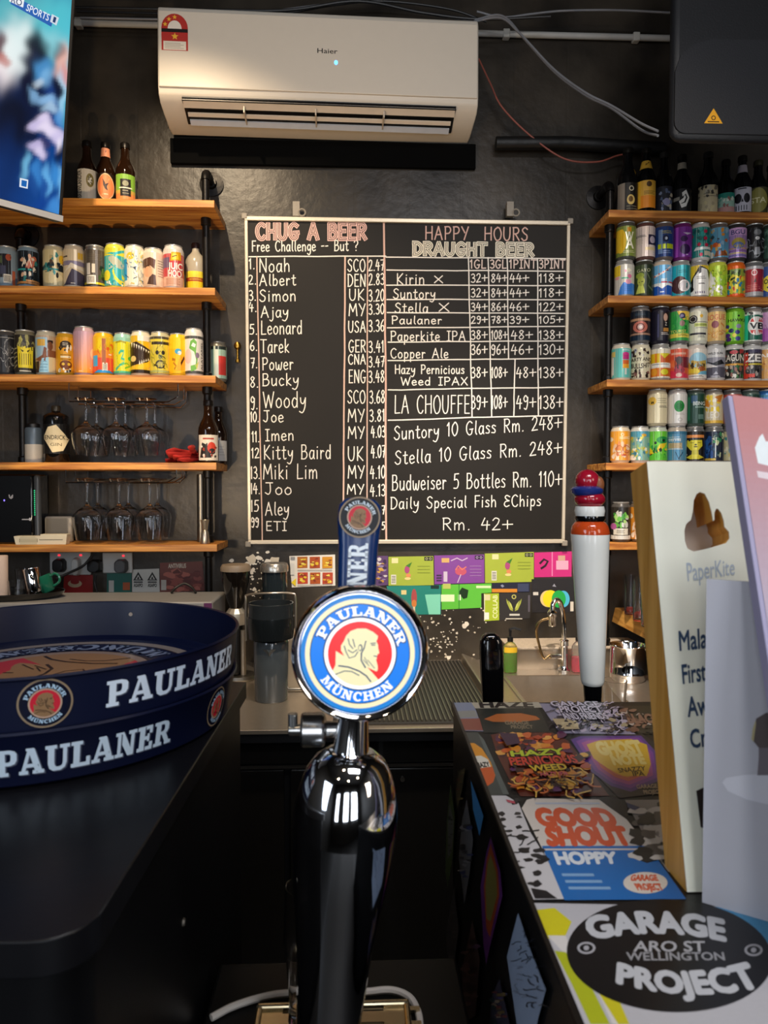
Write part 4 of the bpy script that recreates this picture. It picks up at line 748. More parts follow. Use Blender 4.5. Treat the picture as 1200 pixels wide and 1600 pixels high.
def r2u7(a): a.blobs(4, (-.8, .1, .8, .9), ['#8f9294', '#2a2c2e', '#5d6062'], 24, .18, True); a.ell(.3, .85, .35, .1, '#6d6f70'); a.ell(.3, .65, .2, .06, '#c9c9c6'); a.poly([(0, .1), (.6, .1), (.5, .35), (.1, .35)], '#8f9092'); a.rect(-.8, .35, -.6, .6, '#d9d7d0')
def r2u8(a): a.rect(-.8, .1, -.5, .9, '#7f9a84'); a.blobs(5, (-.6, .1, .9, .9), ['#1c3a30', '#5c7a6a'], 12, .2)
def r2l0(a): a.rect(-1, .62, -.4, .98, '#e8c420'); a.poly([(.1, .8), (.4, .88), (.7, .8), (.4, .72)], '#f4ecd0'); a.ell(.1, .78, .1, .05, '#d98aa0'); a.ell(.5, .6, .2, .07, '#e07a9a'); a.rect(-.3, .52, .4, .57, '#5fb08a'); a.poly([(-.6, 0), (1, 0), (1, .36), (-.1, .4), (-.4, .25)], '#3f80d0'); a.ell(-.7, .56, .2, .05, '#e59a9a'); a.ell(.4, .42, .3, .08, '#e9a2b4'); lines(a, 0, .12, .8, .3, 4, '#2a5aa0')
def r2l1(a): a.rect(.1, 0, 1, 1, '#22301c'); a.text('GATO', -.7, .76, .6, .1, '#b8b890', .0); a.ell(-.4, .64, .4, .1, '#8c9c38'); a.ell(-.3, .45, .35, .16, '#aab04a'); a.poly([(-.8, .05), (.1, .05), (-.1, .34), (-.5, .36)], '#c6cc5a'); a.stroke([(.3, .7), (.6, .5), (.4, .3), (.8, .15)], .06, '#5a6a4a'); a.stroke([(-.5, .42), (-.1, .44)], .03, '#3a401c')
def r2l2(a): a.rect(-1, 0, 1, .34, '#1f56b0'); a.poly([(-1, .3), (-.4, .3), (0, .2), (.5, .32), (1, .3), (1, .38), (-1, .4)], '#eef0ec'); a.stroke([(-.9, .62), (-.3, .68), (.3, .78), (.8, .95)], .07, '#f1e3dc'); [a.ell(-.7+i*.4, .64+i*.06, .07, .025, '#c0392b') for i in range(4)]; a.rect(-.1, .4, .5, .44, '#d23a30'); a.rect(.6, .4, 1, .44, '#d23a30'); lines(a, -.1, .47, .5, .53, 3, '#f0efe8'); lines(a, .3, .8, .8, .86, 2, '#1c3f66'); a.rect(-.2, .08, .2, .11, '#e9eef2')
def r2l3(a): a.rect(.55, 0, 1, 1, '#1d7f84'); a.ell(-.1, .33, .8, .3, '#4c2c2c'); a.ell(.35, .31, .55, .2, '#eee9e6'); a.ell(.35, .31, .45, .16, '#cfc8c8'); lines(a, -.2, .76, .6, .82, 2, '#1b4c50')
def r2l4(a): a.poly([(.1, 1), (1, .85), (1, .0), (-.9, .0), (-1, .2), (-.6, .6)], '#191614'); a.poly([(.3, .92), (.8, .86), (1, .5), (1, 0), (-.7, 0), (-.9, .3), (-.4, .64)], '#ece9e2'); a.ell(-.75, .22, .3, .09, '#191614'); lines(a, -.2, .56, .7, .62, 2, '#2a2724'); lines(a, 0, .38, .6, .4, 2, '#55504a'); [a.rect(-.3+i*.2, .06, -.2+i*.2, .13, '#6b6080') for i in range(5)]
def r2l5(a): a.blobs(3, (-.9, .0, .6, .6), ['#e8e8d8', '#c9c9bc', '#f4f3e6'], 30, .16); a.poly([(-.9, .3), (-.6, .85), (-.2, .4)], '#ecebdc'); a.ell(.5, .5, .4, .18, '#9cc832'); a.blobs(8, (-.3, .3, .9, .95), ['#a8cf38', '#b9d840', '#8fbc2c'], 12, .2); a.blobs(5, (-.9, .05, .9, .9), ['#8a9a3a', '#6d7f2a'], 16, .1, True)
def r2l6(a): a.rect(-1, .9, 1, 1, '#e2661c'); a.rect(-1, .0, 1, .07, '#e2561c'); a.blobs(12, (-.9, .74, .9, .86), ['#53683a', '#2c3620', '#8c9a6a'], 16, .16); a.rect(-.7, .1, .5, .68, '#dcc93a'); a.blobs(6, (-.8, .1, .9, .7), ['#c9402a', '#2c7fa8', '#3d5a24', '#e0a02a', '#2f8f6a', '#d9d03a'], 30, .16); a.stroke([(-.4, .55), (0, .6), (-.1, .45), (.2, .4)], .08, '#35441c')
def r2l7(a): a.rect(-1, 0, 1, .14, '#a9a7a8'); a.rect(-1, .9, 1, 1, '#b5b3b4'); a.ring(.1, .78, .2, .28, '#f0dcd8', 24, .36); a.poly([(.0, .45), (.25, .6), (.3, .45)], '#4a2020'); lines(a, -.6, .3, .6, .36, 2, '#d88a78'); lines(a, -.8, .2, .8, .24, 2, '#d98878'); a.rect(.4, .14, 1, .9, '#8f2438')
def r2l8(a): a.ell(.2, .42, .9, .3, '#e2d23c'); a.rect(-1, .6, -.6, 1, '#2a56a8'); a.ring(-.3, .5, .12, .2, '#2c3a20', 20, .4); a.stroke([(-.2, .3), (.2, .26)], .06, '#2c3a20')
R2U = [(974.5, '#4a4a42', '#7c8a3a', r2u0, 'yellow green can with big white W and A'), (1004, '#5d3f3a', '#e2cfc6', r2u1, 'pale pink can with dark panel'), (1032.5, '#6d5f58', '#22407c', r2u2, 'dark blue can with lime block letters'), (1061, '#6d2566', '#7d2f94', r2u3, 'metallic purple can'), (1089, '#cfcac2', '#1f867c', r2u4, 'teal can with red berries'), (1117.5, '#6a625c', '#5fa0bd', r2u5, 'blue and orange patterned can'), (1145, '#3a3838', '#b08ac0', r2u6, 'lilac can with rounded landscape'), (1172.5, '#2a2a2a', '#17181a', r2u7, 'black can with grey figure'), (1197, '#2c3630', '#2c4c3e', r2u8, 'dark green can')]
R2L = [(972.5, ALU, '#d3cdc0', r2l0, 'pastel patchwork can with blue base'), (1003, '#3a3a30', '#3c4a2a', r2l1, 'dark olive can with pale green figure'), (1031, '#c9b7a2', '#6fb4de', r2l2, 'sky blue can with white wave'), (1059.5, ALU, '#25aab5', r2l3, 'turquoise can with halved coconut'), (1087.5, ALU, '#e3c02c', r2l4, 'yellow and white can with black curve'), (1116, '#c8d04a', '#b6cc34', r2l5, 'lime green can with white foliage'), (1144, '#d9641e', '#7fa03c', r2l6, 'orange rimmed can with colourful mosaic'), (1172, '#8b8a88', '#b23036', r2l7, 'crimson can with silver base'), (1197, '#8b8a88', '#2b4c8a', r2l8, 'blue can with yellow sun')]
def r3u0(a): a.rect(-1, .78, 1, 1, '#15202c'); a.rect(-1, 0, 1, .16, '#16283a'); a.rect(-1, .66, 1, .74, '#b58a68'); a.rect(-1, .18, 1, .24, '#a9826a'); a.ell(0, .45, .7, .2, '#c4705f'); a.ell(0, .45, .4, .13, '#5a2420'); a.ell(0, .45, .3, .1, '#c99a90'); a.ell(0, .45, .17, .055, '#d8cfc8'); lines(a, -.5, .86, .5, .9, 2, '#3a5060')
def r3u1(a): a.rect(.1, .2, .8, .95, '#2a1c1a'); a.ell(.5, .78, .2, .13, '#caa08a'); a.rect(.3, .44, .8, .66, '#151016'); a.text('Z', .45, .5, .65, .11, '#d9cfc0', .02); a.rect(.3, .3, .8, .42, '#b8803a'); lines(a, .1, .2, .8, .25, 2, '#d8cfc8'); a.rect(-.3, .1, -.1, .9, '#3a3a5a')
def r3u2(a): a.blobs(3, (-.9, .3, .9, .9), ['#2c9a44', '#1f7a34', '#46b04a'], 18, .22); a.poly([(-.2, 1), (1, 1), (1, .7), (.4, .7), (0, .85)], '#e6c04a'); a.ell(.3, .84, .3, .1, '#3a3350'); a.ell(.3, .84, .15, .05, '#8f86a8'); a.ell(.3, .58, .25, .1, '#9a7a72'); a.rect(-1, .1, 1, .24, '#e0cf50'); lines(a, -.1, .16, .8, .2, 2, '#3a3a1a'); a.text('TOURIST', -.8, .26, .7, .1, '#d8d86a', .02)
def r3u3(a): a.ell(-.45, .74, .42, .14, '#2b2a2e'); a.ring(-.45, .74, .25, .3, '#d8d4cc', 24, .33); a.ell(.35, .84, .15, .06, '#e8b53a'); a.rect(-.3, .48, .9, .6, '#bcc86a'); lines(a, -.2, .44, .95, .64, 3, '#3a3a30'); lines(a, -.8, .22, .8, .26, 2, '#2b2a2e'); a.rect(-.7, .2, .8, .27, '#34323a'); lines(a, 0, .12, .7, .16, 2, '#55535a')
def r3u4(a): a.text('ROGUE', -.9, .72, .9, .18, '#c96a4a', .02); a.ell(-.05, .56, .35, .13, '#8a4a52'); a.stroke([(.5, .6), (.8, .5)], .06, '#c9803a'); a.blobs(3, (-.8, .15, .8, .38), ['#d99a3a', '#c97a4a'], 18, .12, True); lines(a, -.6, .05, .6, .1, 2, '#c9a060')
def r3u5(a): a.rect(-.5, .0, -.2, 1, '#9cdf4a'); a.ell(.4, .86, .1, .035, '#20301a'); a.text('HAWKE', -.6, .66, 1.1, .1, '#1d2a1a', .04); [a.ell(x, y, .24, .075, c) for x, y, c in ((-.7, .5, '#3a3a72'), (.4, .5, '#8a86a8'), (-.3, .36, '#2a2a66'), (.3, .3, '#34347a'), (-.6, .2, '#4a2a7a'), (.35, .08, '#3a3a86'), (-.5, .06, '#44246e'))]; a.ell(-.8, .4, .25, .07, '#d9c03a'); a.ell(0, .2, .2, .07, '#d8c848')
def r3u6(a): a.rect(-.7, .0, -.4, 1, '#2fc49a'); a.ell(.4, .52, .85, .32, '#e8e6e0'); a.poly([(-.2, .66), (1, .66), (1, .8), (.3, .84), (-.1, .76)], '#c42a2a'); a.poly([(-.2, .38), (1, .38), (1, .26), (.3, .22), (-.1, .28)], '#c42a2a'); a.text('VB', -.25, .42, 1.1, .2, '#15171a', .06); a.rect(-1, .9, 1, 1, '#e6e4de'); a.blobs(2, (-1, .9, .9, 1), ['#15201c', '#e6e4de'], 10, .12); a.rect(-1, 0, 1, .04, '#dedbd4')
def r3u7(a): a.rect(-1, 0, 1, .45, '#9a4aa0'); a.rect(.0, .7, 1, .85, '#d42a90'); a.ell(.6, .25, .4, .14, '#cc2c98'); a.blobs(5, (-.9, .1, .9, .9), ['#7d5a80', '#c9a8c4'], 16, .14, True)
def r3l0(a): a.rect(-1, .05, -.85, .85, '#e8e2c8'); a.rect(-.95, .72, -.6, .9, '#e2c86a'); a.rect(-.9, .1, -.72, .7, '#e8e6da'); a.rect(.15, .62, .75, .82, '#c22c7a'); a.ell(.45, .82, .3, .05, '#d23a8a'); a.rect(.15, .42, .75, .6, '#d9662a'); a.rect(.15, .32, .75, .46, '#eaa52c'); a.rect(.35, .1, .55, .32, '#d3dcd2'); lines(a, .1, .93, .8, .96, 2, '#dff0ec')
def r3l1(a): a.blobs(9, (-.9, .75, .9, .95), ['#4a2c22', '#b5b0c0', '#2a1a16', '#d8cfae'], 16, .18); a.qtext('PARTY AND', [(-1.1, .66), (1.1, .68), (1.1, .56), (-1.1, .55)], '#33221a', .04, .02); a.qtext('BULLSHIT', [(-1.0, .52), (1.0, .54), (.9, .38), (-.9, .36)], '#33221a', .04, -.05); a.blobs(4, (-.8, .02, .8, .26), ['#4a2c24', '#d9c8a8', '#8a5a52', '#2c1c18'], 18, .17)
def r3l2(a): a.rect(-1, .52, .0, .84, '#e6c21f'); a.rect(.0, .52, 1, .84, '#c9581f'); a.rect(-.55, .52, -.35, .84, '#e88a28'); a.poly([(-.1, .84), (.9, .84), (.4, .66)], '#dbc92e'); a.rect(-1, .05, .0, .34, '#e07a22'); a.rect(.0, .05, 1, .34, '#cf6a1e'); a.ell(.4, .2, .35, .1, '#d9cf2a'); a.ell(-.6, .2, .3, .12, '#e8a02c'); a.rect(-.08, 0, 0, .84, '#f0dba0'); a.rect(-1, .36, 1, .5, '#efece4'); lines(a, -.8, .46, .8, .47, 2, '#8d8880')
def r3l3(a): a.rect(-.7, .8, .7, .87, '#e0a890'); a.rect(-.35, .35, 1, .72, '#7a2830'); a.ell(.05, .6, .3, .14, '#4a3a3a'); a.ell(-.55, .5, .35, .12, '#e07040'); a.ell(.1, .28, .5, .14, '#a83a4c'); a.poly([(-1, 0), (1, 0), (1, .12), (.2, .2), (-1, .28)], '#d63a52'); a.stroke([(-.1, .4), (.25, .25)], .12, '#2a2a38'); a.ell(.05, .1, .3, .07, '#d9b8a8')
def r3l4(a): a.ell(.2, .62, .9, .26, '#9ac9da'); a.poly([(-1, .5), (-.4, .62), (.2, .56), (.9, .62), (1, .1), (-1, .1)], '#c9a84c'); a.blobs(3, (-.9, .38, .9, .52), ['#4a3a20', '#8a6a2c', '#2c2414'], 14, .14); a.ell(.5, .32, .35, .08, '#a8582c'); a.rect(-1, .18, .3, .32, '#e0c63a'); a.poly([(.1, .12), (1, .12), (1, .26), (.4, .22)], '#6fb0c8'); a.rect(-1, 0, 1, .12, '#ece6da'); lines(a, -.7, .05, .7, .08, 2, '#4a4640')
def r3l5(a): a.text('WILD SUN', -.7, .82, .7, .07, '#1c1c20', .04); a.rect(-1, .36, 1, .72, '#8f8d96'); a.poly([(-1, .62), (-.2, .52), (.6, .64), (.9, .5), (.1, .42), (-.4, .5)], '#1d1d22'); a.poly([(-1, .56), (-.3, .46), (.3, .38), (-1, .34)], '#d9d4cf'); a.rect(-1, .02, 1, .38, '#55525e'); a.poly([(-.2, .12), (.3, .14), (.1, .24)], '#a8a5ae'); lines(a, -.4, .05, .5, .08, 2, '#c9c6cc')
def r3l6(a): a.blobs(2, (-.9, .72, .9, 1), ['#a83a3a', '#2c4a30', '#1c1614'], 12, .22); a.ell(.0, .9, .4, .06, '#c2404a'); a.text('LAGUN', -.95, .6, .95, .22, '#e6dccb', .02); a.rect(-1, .44, .9, .51, '#d39a3a'); a.blobs(6, (-.9, .04, .9, .42), ['#2f6a3c', '#b5a08a', '#1c1a18', '#8a5a4a', '#d8d2c4'], 24, .18)
def r3l7(a): a.rect(-1, 0, -.35, .9, '#cf3a28'); a.rect(-.35, .88, 1, 1, '#3a3550'); a.text('ZEI', -.6, .58, 1.1, .25, '#eee8df', .05); a.rect(-.6, .46, 1, .52, '#c9b53a'); a.blobs(6, (-.5, .15, .9, .42), ['#4a4240', '#1c1a1c', '#b5aaa0'], 14, .18); a.rect(-1, .04, .3, .16, '#d8402c')
def r3l8(a): a.text('AN', -.8, .74, .6, .12, '#efe6d8', .04); a.blobs(4, (-.9, .1, .9, .68), ['#d39a4a', '#b5703a', '#8f9aa0', '#e0b060'], 22, .18)
R3U = [(998, '#8b8a88', '#3a2a28', r3u0, 'black can with a pink target eye'), (1029, '#2a2832', '#1c1a28', r3u1, 'black can with small Z panel'), (1058, '#8b8a88', '#3aa348', r3u2, 'green can with yellow shoulder'), (1087, '#dcdccb', '#d9d8c0', r3u3, 'cream can with dark round seal'), (1115, '#a89a86', '#ddb872', r3u4, 'sandy orange can with purple blot'), (1144, '#6aa72a', '#74bb30', r3u5, 'bright green can with purple berries'), (1172, ALU, '#14624e', r3u6, 'green can with red and white lozenge'), (1196, '#8b8a88', '#b88ab4', r3u7, 'pink and mauve can')]
R3L = [(969, '#d8cdb8', '#62bfb3', r3l0, 'aqua can with ice lolly'), (999, '#ddd3b8', '#dfd6b4', r3l1, 'cream can with brown lettering and flowers'), (1030, ALU, '#e5ddc8', r3l2, 'orange and yellow quartered can with white band'), (1058, '#ccc3b8', '#d8583a', r3l3, 'red orange can with dark bottle picture'), (1086, '#d3c8bc', '#e6ddcf', r3l4, 'white can with hill landscape'), (1115, '#c3c2c0', '#cfcdcb', r3l5, 'grey can with black bird'), (1144, '#c9c8c2', '#2c2a24', r3l6, 'dark jungle can with white letters'), (1172, '#c9c8c6', '#2a2228', r3l7, 'red and black can with white ZE'), (1196, '#c6c3ba', '#cf9a58', r3l8, 'tan can with mottled print')]
def r4l0(a): a.ring(.2, .88, .1, .16, '#f3dcb8', 16, .35); lines(a, -.1, .74, .9, .8, 3, '#f3d9a8'); a.ell(-.9, .72, .2, .08, '#f3dcb8'); a.blobs(3, (-.8, .02, .9, .6), ['#e9cdb0', '#c9784a', '#f0d8bc', '#d98a50', '#e3b894'], 26, .2); a.ring(-.1, .38, .3, .36, '#b5602c', 20, .36); a.ring(.6, .38, .3, .36, '#b5602c', 20, .36); a.ell(.4, .18, .2, .03, '#c0563a')
def r4l1(a): a.rect(-1, .8, 1, 1, '#4f9aae'); a.ell(.4, .86, .25, .05, '#d9a83a'); a.blobs(7, (-.9, .05, .9, .8), ['#d9cf5a', '#5a9aae', '#e8e6c8', '#8fae6a', '#3f7f94', '#c9b53a'], 40, .15); a.blobs(8, (-.9, .0, 0, .12), ['#eee9da'], 8, .16)
def r4l2(a): a.ell(.5, .7, .6, .12, '#1f8f3c'); a.poly([(-.7, .1), (-.2, .3), (.2, .55), (.9, .62), (.7, .45), (.1, .3), (-.3, .1)], '#e6c81f'); a.ell(.6, .68, .12, .05, '#1a2a1a'); a.ell(-.2, .6, .12, .05, '#1a2a1a'); a.ell(-.8, .28, .25, .1, '#e8931f'); a.blobs(4, (-.9, .1, .9, .5), ['#1f6a2c', '#0f2a14', '#e6c81f', '#2f9a3c'], 22, .16); a.poly([(-1, .1), (-.2, .26), (.6, .2), (1, .1), (1, 0), (-1, 0)], '#5fc036')
def r4l3(a): lines(a, -.8, .74, .4, .8, 2, '#e3e6e2'); a.text('terms', -.8, .66, .4, .12, '#e9ece8', .02); a.rect(-.8, .42, .5, .6, '#c9b184'); lines(a, -.7, .46, .4, .56, 3, '#8a7a5a'); a.rect(-.9, .38, .6, .4, '#e8e4d6'); a.stroke([(-.1, .28), (.2, .05)], .05, '#2a4a5e'); a.stroke([(.6, .28), (.2, .05), (.2, 0)], .05, '#2a4a5e'); a.rect(-1, .9, 1, 1, '#3f7a98')
def r4l4(a): a.rect(-1, .86, 1, 1, '#2c241c'); a.rect(-.9, .78, .9, .88, '#e8924a'); a.poly([(-.7, .7), (.7, .7), (.75, .5), (.35, .34), (-.35, .34), (-.75, .5)], '#dfd032'); a.rect(-1, .66, -.4, .74, '#15120f'); a.poly([(-.25, .36), (.35, .36), (.4, .12), (-.3, .12)], '#c6b82c'); a.poly([(-.8, .1), (-.3, .2), (.4, .2), (.9, .1), (.4, .04), (-.4, .04)], '#dfd032'); a.ell(.1, .54, .12, .025, '#2a2410'); a.rect(-.5, .6, -.1, .615, '#2a2410'); a.rect(.3, .6, .6, .615, '#2a2410'); a.ell(.1, .47, .2, .02, '#3a3010'); a.stroke([(-.9, .3), (-.7, .2), (-.9, .1)], .05, '#e6e0c8')
def r4l5(a): a.blobs(3, (-.9, .1, -.1, .8), ['#2f63a8', '#1f4a86', '#162c50'], 16, .24); a.blobs(5, (.0, .1, .9, .9), ['#3f8a5a', '#1c3a3a', '#c9cfa0', '#24506a'], 18, .2); a.poly([(-.2, .75), (.3, .8), (.2, .66)], '#d8d8b0'); a.rect(-.8, 0, .2, .07, '#d9b84a'); a.rect(.12, .1, .2, .6, '#e3e6e0')
def r4l6(a): a.blobs(8, (-.9, .05, .9, .9), ['#d9cf9a', '#3f8f8c', '#c9b14a', '#e6e0c4'], 26, .18)
def r4u0(a): a.ell(-.5, .76, .4, .14, '#ecc04a'); a.rect(-.6, .66, -.35, .74, '#2a261c'); lines(a, .0, .7, .9, .84, 3, '#8f8568'); lines(a, .2, .54, .95, .58, 2, '#4a453a')
def r4u1(a): a.ell(.2, .58, .5, .2, '#1f8a3a'); a.ell(.2, .58, .3, .12, '#177030'); a.ring(.3, .12, .16, .2, '#8a8680', 20, .3); lines(a, -.1, .3, .7, .34, 2, '#b5b0a8')
def r4u2(a): a.rect(-.4, .7, .2, .95, '#2c4f6a'); a.text('BEING', -.2, .62, .95, .12, '#cfd8d2', .03); lines(a, .0, .54, .9, .57, 2, '#8fa89c'); a.rect(.3, .14, .8, .3, '#5f7f74'); a.rect(-.7, .1, -.5, .9, '#1f6a48')
def r4u3(a): a.blobs(4, (-.8, .4, .6, .95), ['#e3c02a', '#e9e3d2', '#d9862a', '#f0d23a'], 20, .22); a.text('LEO', -.6, .18, .6, .22, '#e8e0d0', .04); a.rect(-1, 0, 1, .1, '#dcae3a'); a.poly([(.1, .9), (.9, 1), (.7, .75)], '#c97a2a')
def r4u4(a): a.rect(-1, .8, 1, 1, '#b5492e')
R4L = [(969, '#c9b9a0', '#eda02e', r4l0, 'orange can with drawn face in round glasses'), (999.5, '#c9c6bc', '#7fae9a', r4l1, 'teal and yellow busy patterned can'), (1027, '#c3cbb8', '#6ecb38', r4l2, 'bright green can with yellow frog'), (1057, '#c6b9a8', '#4f8fb0', r4l3, 'slate blue can with branching lines'), (1085, '#8b8a88', '#1d1815', r4l4, 'black can with yellow face'), (1115, '#8b8a88', '#182238', r4l5, 'navy can with blue and green figure'), (1143, '#8b8a88', '#c9c39a', r4l6, 'pale speckled can half behind the pink sign'), (1170, '#8b8a88', '#3f6a8a', r4l6, 'blue speckled can hidden behind the pink sign'), (1196, '#8b8a88', '#8a4a3a', r4l6, 'brown speckled can hidden behind the pink sign')]
R4U = [(1026, '#c6bb9c', '#e9dcb4', r4u0, 'cream yellow can with small lines'), (1057, '#cfcac4', '#e4dfd6', r4u1, 'white can with green circle'), (1085, '#4a5a52', '#16402e', r4u2, 'dark green can with white word'), (1113, '#9a9488', '#d8c9a4', r4u3, 'yellow and cream can beside the pink sign'), (1142, '#8b8a88', '#8f5a44', r4u4, 'brown can above the pink sign'), (1170, '#5a6a62', '#23463a', r2u8, 'green can nearly hidden by the pink sign'), (1196, '#3f7fc0', '#3f86c8', r4l3, 'blue can at the right frame edge')]
def r5a(a): a.rect(-1, 0, 1, .12, '#d8d4c8'); a.blobs(4, (-.6, .4, .7, .85), ['#6fb54a', '#3f8a34', '#a8d07a', '#c9c6bc'], 26, .2); a.ell(-.7, .4, .3, .1, '#b05a94'); a.rect(-.7, .14, .7, .34, '#ddd6c4'); lines(a, -.4, .2, .4, .28, 3, '#5a5650')
def double(rowl, rowu, zi, zup, lowname, gname):
    hc = (zup-TH-zi)/2-.0016
    for row, lev, dz in ((rowl, 'lower', 0), (rowu, 'upper', hc+.0004)):
        for px, sh, base, fn, lab in row:
            can_at(px, 2.412, zi+dz, .0325, hc, sh, base, fn, f'{lab}, {lev} row on {gname}', 'cans on '+gname)
double(R2L, R2U, RZ[1], RZ[0], '', 'second right shelf')
double(R3L, R3U, RZ[2], RZ[1], '', 'third right shelf')
double(R4L, R4U, RZ[3], RZ[2], '', 'fourth right shelf')
can_at(971, 2.412, RZ[4], .0325, .137, '#4a4642', '#2b2620', r5a, 'dark can with green leaves on lowest right shelf', 'cans on the lowest right shelf')
can_at(1001, 2.412, RZ[4], .0325, .137, '#6a5a4a', '#d98a2c', r4l0, 'orange can beside the wooden sign on lowest right shelf', 'cans on the lowest right shelf')
# ================================================================== BOTTLES
BROWN = mat('brown_bottle_glass', '#1e0f06', .06, 0, .1, spec=.6, coat=.4)
BLKGL = mat('black_bottle_glass', '#0b0b0c', .08, 0, .1, spec=.6, coat=.4)
def bottle(px, Y, zt, r, h, glass, label, group, base=None, draw=None, lz=(.08, .52), neck=None, capcol='#1a1614', shape='beer', name='beer_bottle', cat='bottle', half=.9):
    X = onY(px, 600, Y).x; yaw = -math.atan2(X, Y)*.95
    t = thing(name, label, cat, (X, Y, zt+.0003), group)
    if shape == 'beer': P = [(0, .004), (r*.8, 0), (r*.95, .002), (r, .01), (r, h*.52), (r*.96, h*.56), (r*.8, h*.63), (r*.55, h*.71), (r*.44, h*.78), (r*.40, h*.93), (r*.46, h*.935), (r*.46, h*.955), (r*.40, h*.958)]
    elif shape == 'squat': P = [(0, .004), (r*.8, 0), (r, .01), (r, h*.6), (r*.98, h*.66), (r*.8, h*.74), (r*.5, h*.8), (r*.36, h*.84), (r*.34, h*.95)]
    else: P = [(0, .004), (r*.9, 0), (r, .006), (r, h*.70), (r*.96, h*.735), (r*.8, h*.76), (r*.36, h*.79), (r*.30, h*.82), (r*.30, h*.86)]
    P2 = P+[(0, P[-1][1])]
    MB().lathe(P2, 28).build('glass_body', glass, t, smooth=50)
    z = P[-1][1]; rc = P[-1][0]
    MB().lathe([(rc*.9, z-.012), (rc*1.22, z-.010), (rc*1.22, z+.004), (rc*1.05, z+.008), (0, z+.008)], 20).build('cap', mat('cap_'+capcol.strip('#'), capcol, .35, .5), t, smooth=50)
    if base:
        a = Art(); a.rect(-half, 0, half, 1, base); draw(a); z0, z1 = h*lz[0], h*lz[1]
        a.build('label', lambda u, v, w: ((r+.0004+w)*math.sin(yaw+math.asin(max(-1, min(1, u)))), -(r+.0004+w)*math.cos(yaw+math.asin(max(-1, min(1, u)))), z0+(z1-z0)*v), PRINT, t, clip=(-half, 0, half, 1), cuts=CUTS)
    if neck:
        a = Art(); a.rect(-.95, 0, .95, 1, neck[2]); (neck[3](a) if len(neck) > 3 else None); z0, z1 = h*neck[0], h*neck[1]
        def rad(z):
            for (r0, a0), (r1, a1) in zip(P, P[1:]):
                if a0 <= z <= a1 and a1 > a0: return r0+(r1-r0)*(z-a0)/(a1-a0)
            return r*.4
        a.build('neck_label', lambda u, v, w: ((rad(z0+(z1-z0)*v)+.0008+w)*math.sin(yaw+math.asin(max(-1, min(1, u)))), -(rad(z0+(z1-z0)*v)+.0008+w)*math.cos(yaw+math.asin(max(-1, min(1, u)))), z0+(z1-z0)*v), PRINT, t, cuts=CUTS)
    return t
def n0(a): a.qtext('BREWLANDER', [(-.88, .06), (-.88, .96), (-.55, .96), (-.55, .06)], '#2a241c', .03); a.ring(.25, .64, .22, .36, '#8a7a3a', 24, .62); a.ell(.25, .64, .2, .12, '#e3dccb'); a.blobs(3, (.0, .5, .5, .8), ['#6d6230'], 8, .1)
def n1(a): a.rect(-.92, 0, .92, 1, '#1e0f06'); a.ell(0, .5, .82, .49, '#e8b98a', 36); a.ell(0, .5, .76, .46, '#e27f4c', 36); a.poly([(-.3, .8), (.0, .6), (.3, .66), (.1, .5), (.2, .35), (-.1, .42), (-.25, .55)], '#2a1710'); a.rect(-.2, .2, .2, .24, '#f0c8a0')
def n2(a): a.rect(-1, 0, 1, .3, '#e08a4a'); a.rect(-1, .3, 1, .42, '#c9a84a'); a.rect(-.5, .2, .5, .82, '#201c18'); a.ell(0, .66, .3, .1, '#8a8a72'); lines(a, -.3, .3, .3, .5, 3, '#b8b094'); a.rect(-.6, .48, .6, .52, '#e3dcc4')
bt = 'bottles on the top left shelf'
bottle(141, 2.43, LZ[0], .0325, .212, BROWN, 'brown beer bottle with cream label, leftmost of three on top shelf', bt, '#d8cdb8', n0, (.05, .52))
bottle(169.5, 2.43, LZ[0], .0315, .208, BROWN, 'brown beer bottle with orange oval label, middle of three', bt, '#1e0f06', n1, (.05, .47), (.76, .90, '#e0906a', lambda a: a.poly([(-.2, .2), (.3, .3), (.1, .8)], '#5a2018')))
bottle(200, 2.43, LZ[0], .0325, .208, BROWN, 'brown beer bottle with green to orange label, rightmost of three', bt, '#7fae3c', n2, (.03, .46))
def n3(a): a.rect(-1, 0, 1, .55, '#e8c81c'); a.rect(-1, .55, 1, .72, '#a8401c'); a.rect(-1, .72, 1, 1, '#e8d23a'); lines(a, -.6, .62, .6, .66, 2, '#e3c03a')
bottle(307.5, 2.49, LZ[1], .035, .186, mat('pale_bottle', '#a89f8c', .2, coat=.3), 'pale bottle with yellow and red label behind the pipe', 'bottles on the second left shelf', '#e8c81c', n3, (.03, .44), capcol='#2c1d1c', shape='squat')
def n4(a): a.poly([(-.95, .55), (-.6, .9), (0, .97), (.95, .5), (.5, .1), (-.3, .04)], '#d9cba6'); a.qtext("HENDRICK'S", [(-1.1, .62), (.9, .62), (.9, .48), (-1.1, .48)], '#3a3324', .02); a.qtext('GIN', [(-.45, .36), (.4, .36), (.4, .26), (-.45, .26)], '#6a5f48', .01)
t = bottle(87, 2.44, LZ[3], .041, .214, BLKGL, 'black apothecary gin bottle with cream diamond label', 'items on the fourth left shelf', '#0b0b0c', n4, (.14, .60), shape='gin', capcol='#3a352c', name='gin_bottle', half=.97)
def n5(a): a.rect(-1, 0, 1, 1, '#d8cfc0'); a.poly([(-.8, .1), (.3, .1), (-.1, .6), (-.6, .7)], '#1d1a1a'); a.ell(.3, .5, .4, .22, '#c9402c'); a.ell(.35, .35, .3, .12, '#2a2422'); a.stroke([(-.5, .85), (.5, .85)], .06, '#a83a2c'); a.blobs(4, (-.7, .1, .8, .8), ['#8f3a2c', '#e6ddd0', '#3a302c'], 10, .14)
bottle(325, 2.425, LZ[3], .034, .212, BROWN, 'brown beer bottle with red and white label at shelf end', 'items on the fourth left shelf', '#d8cfc0', n5, (.04, .44))
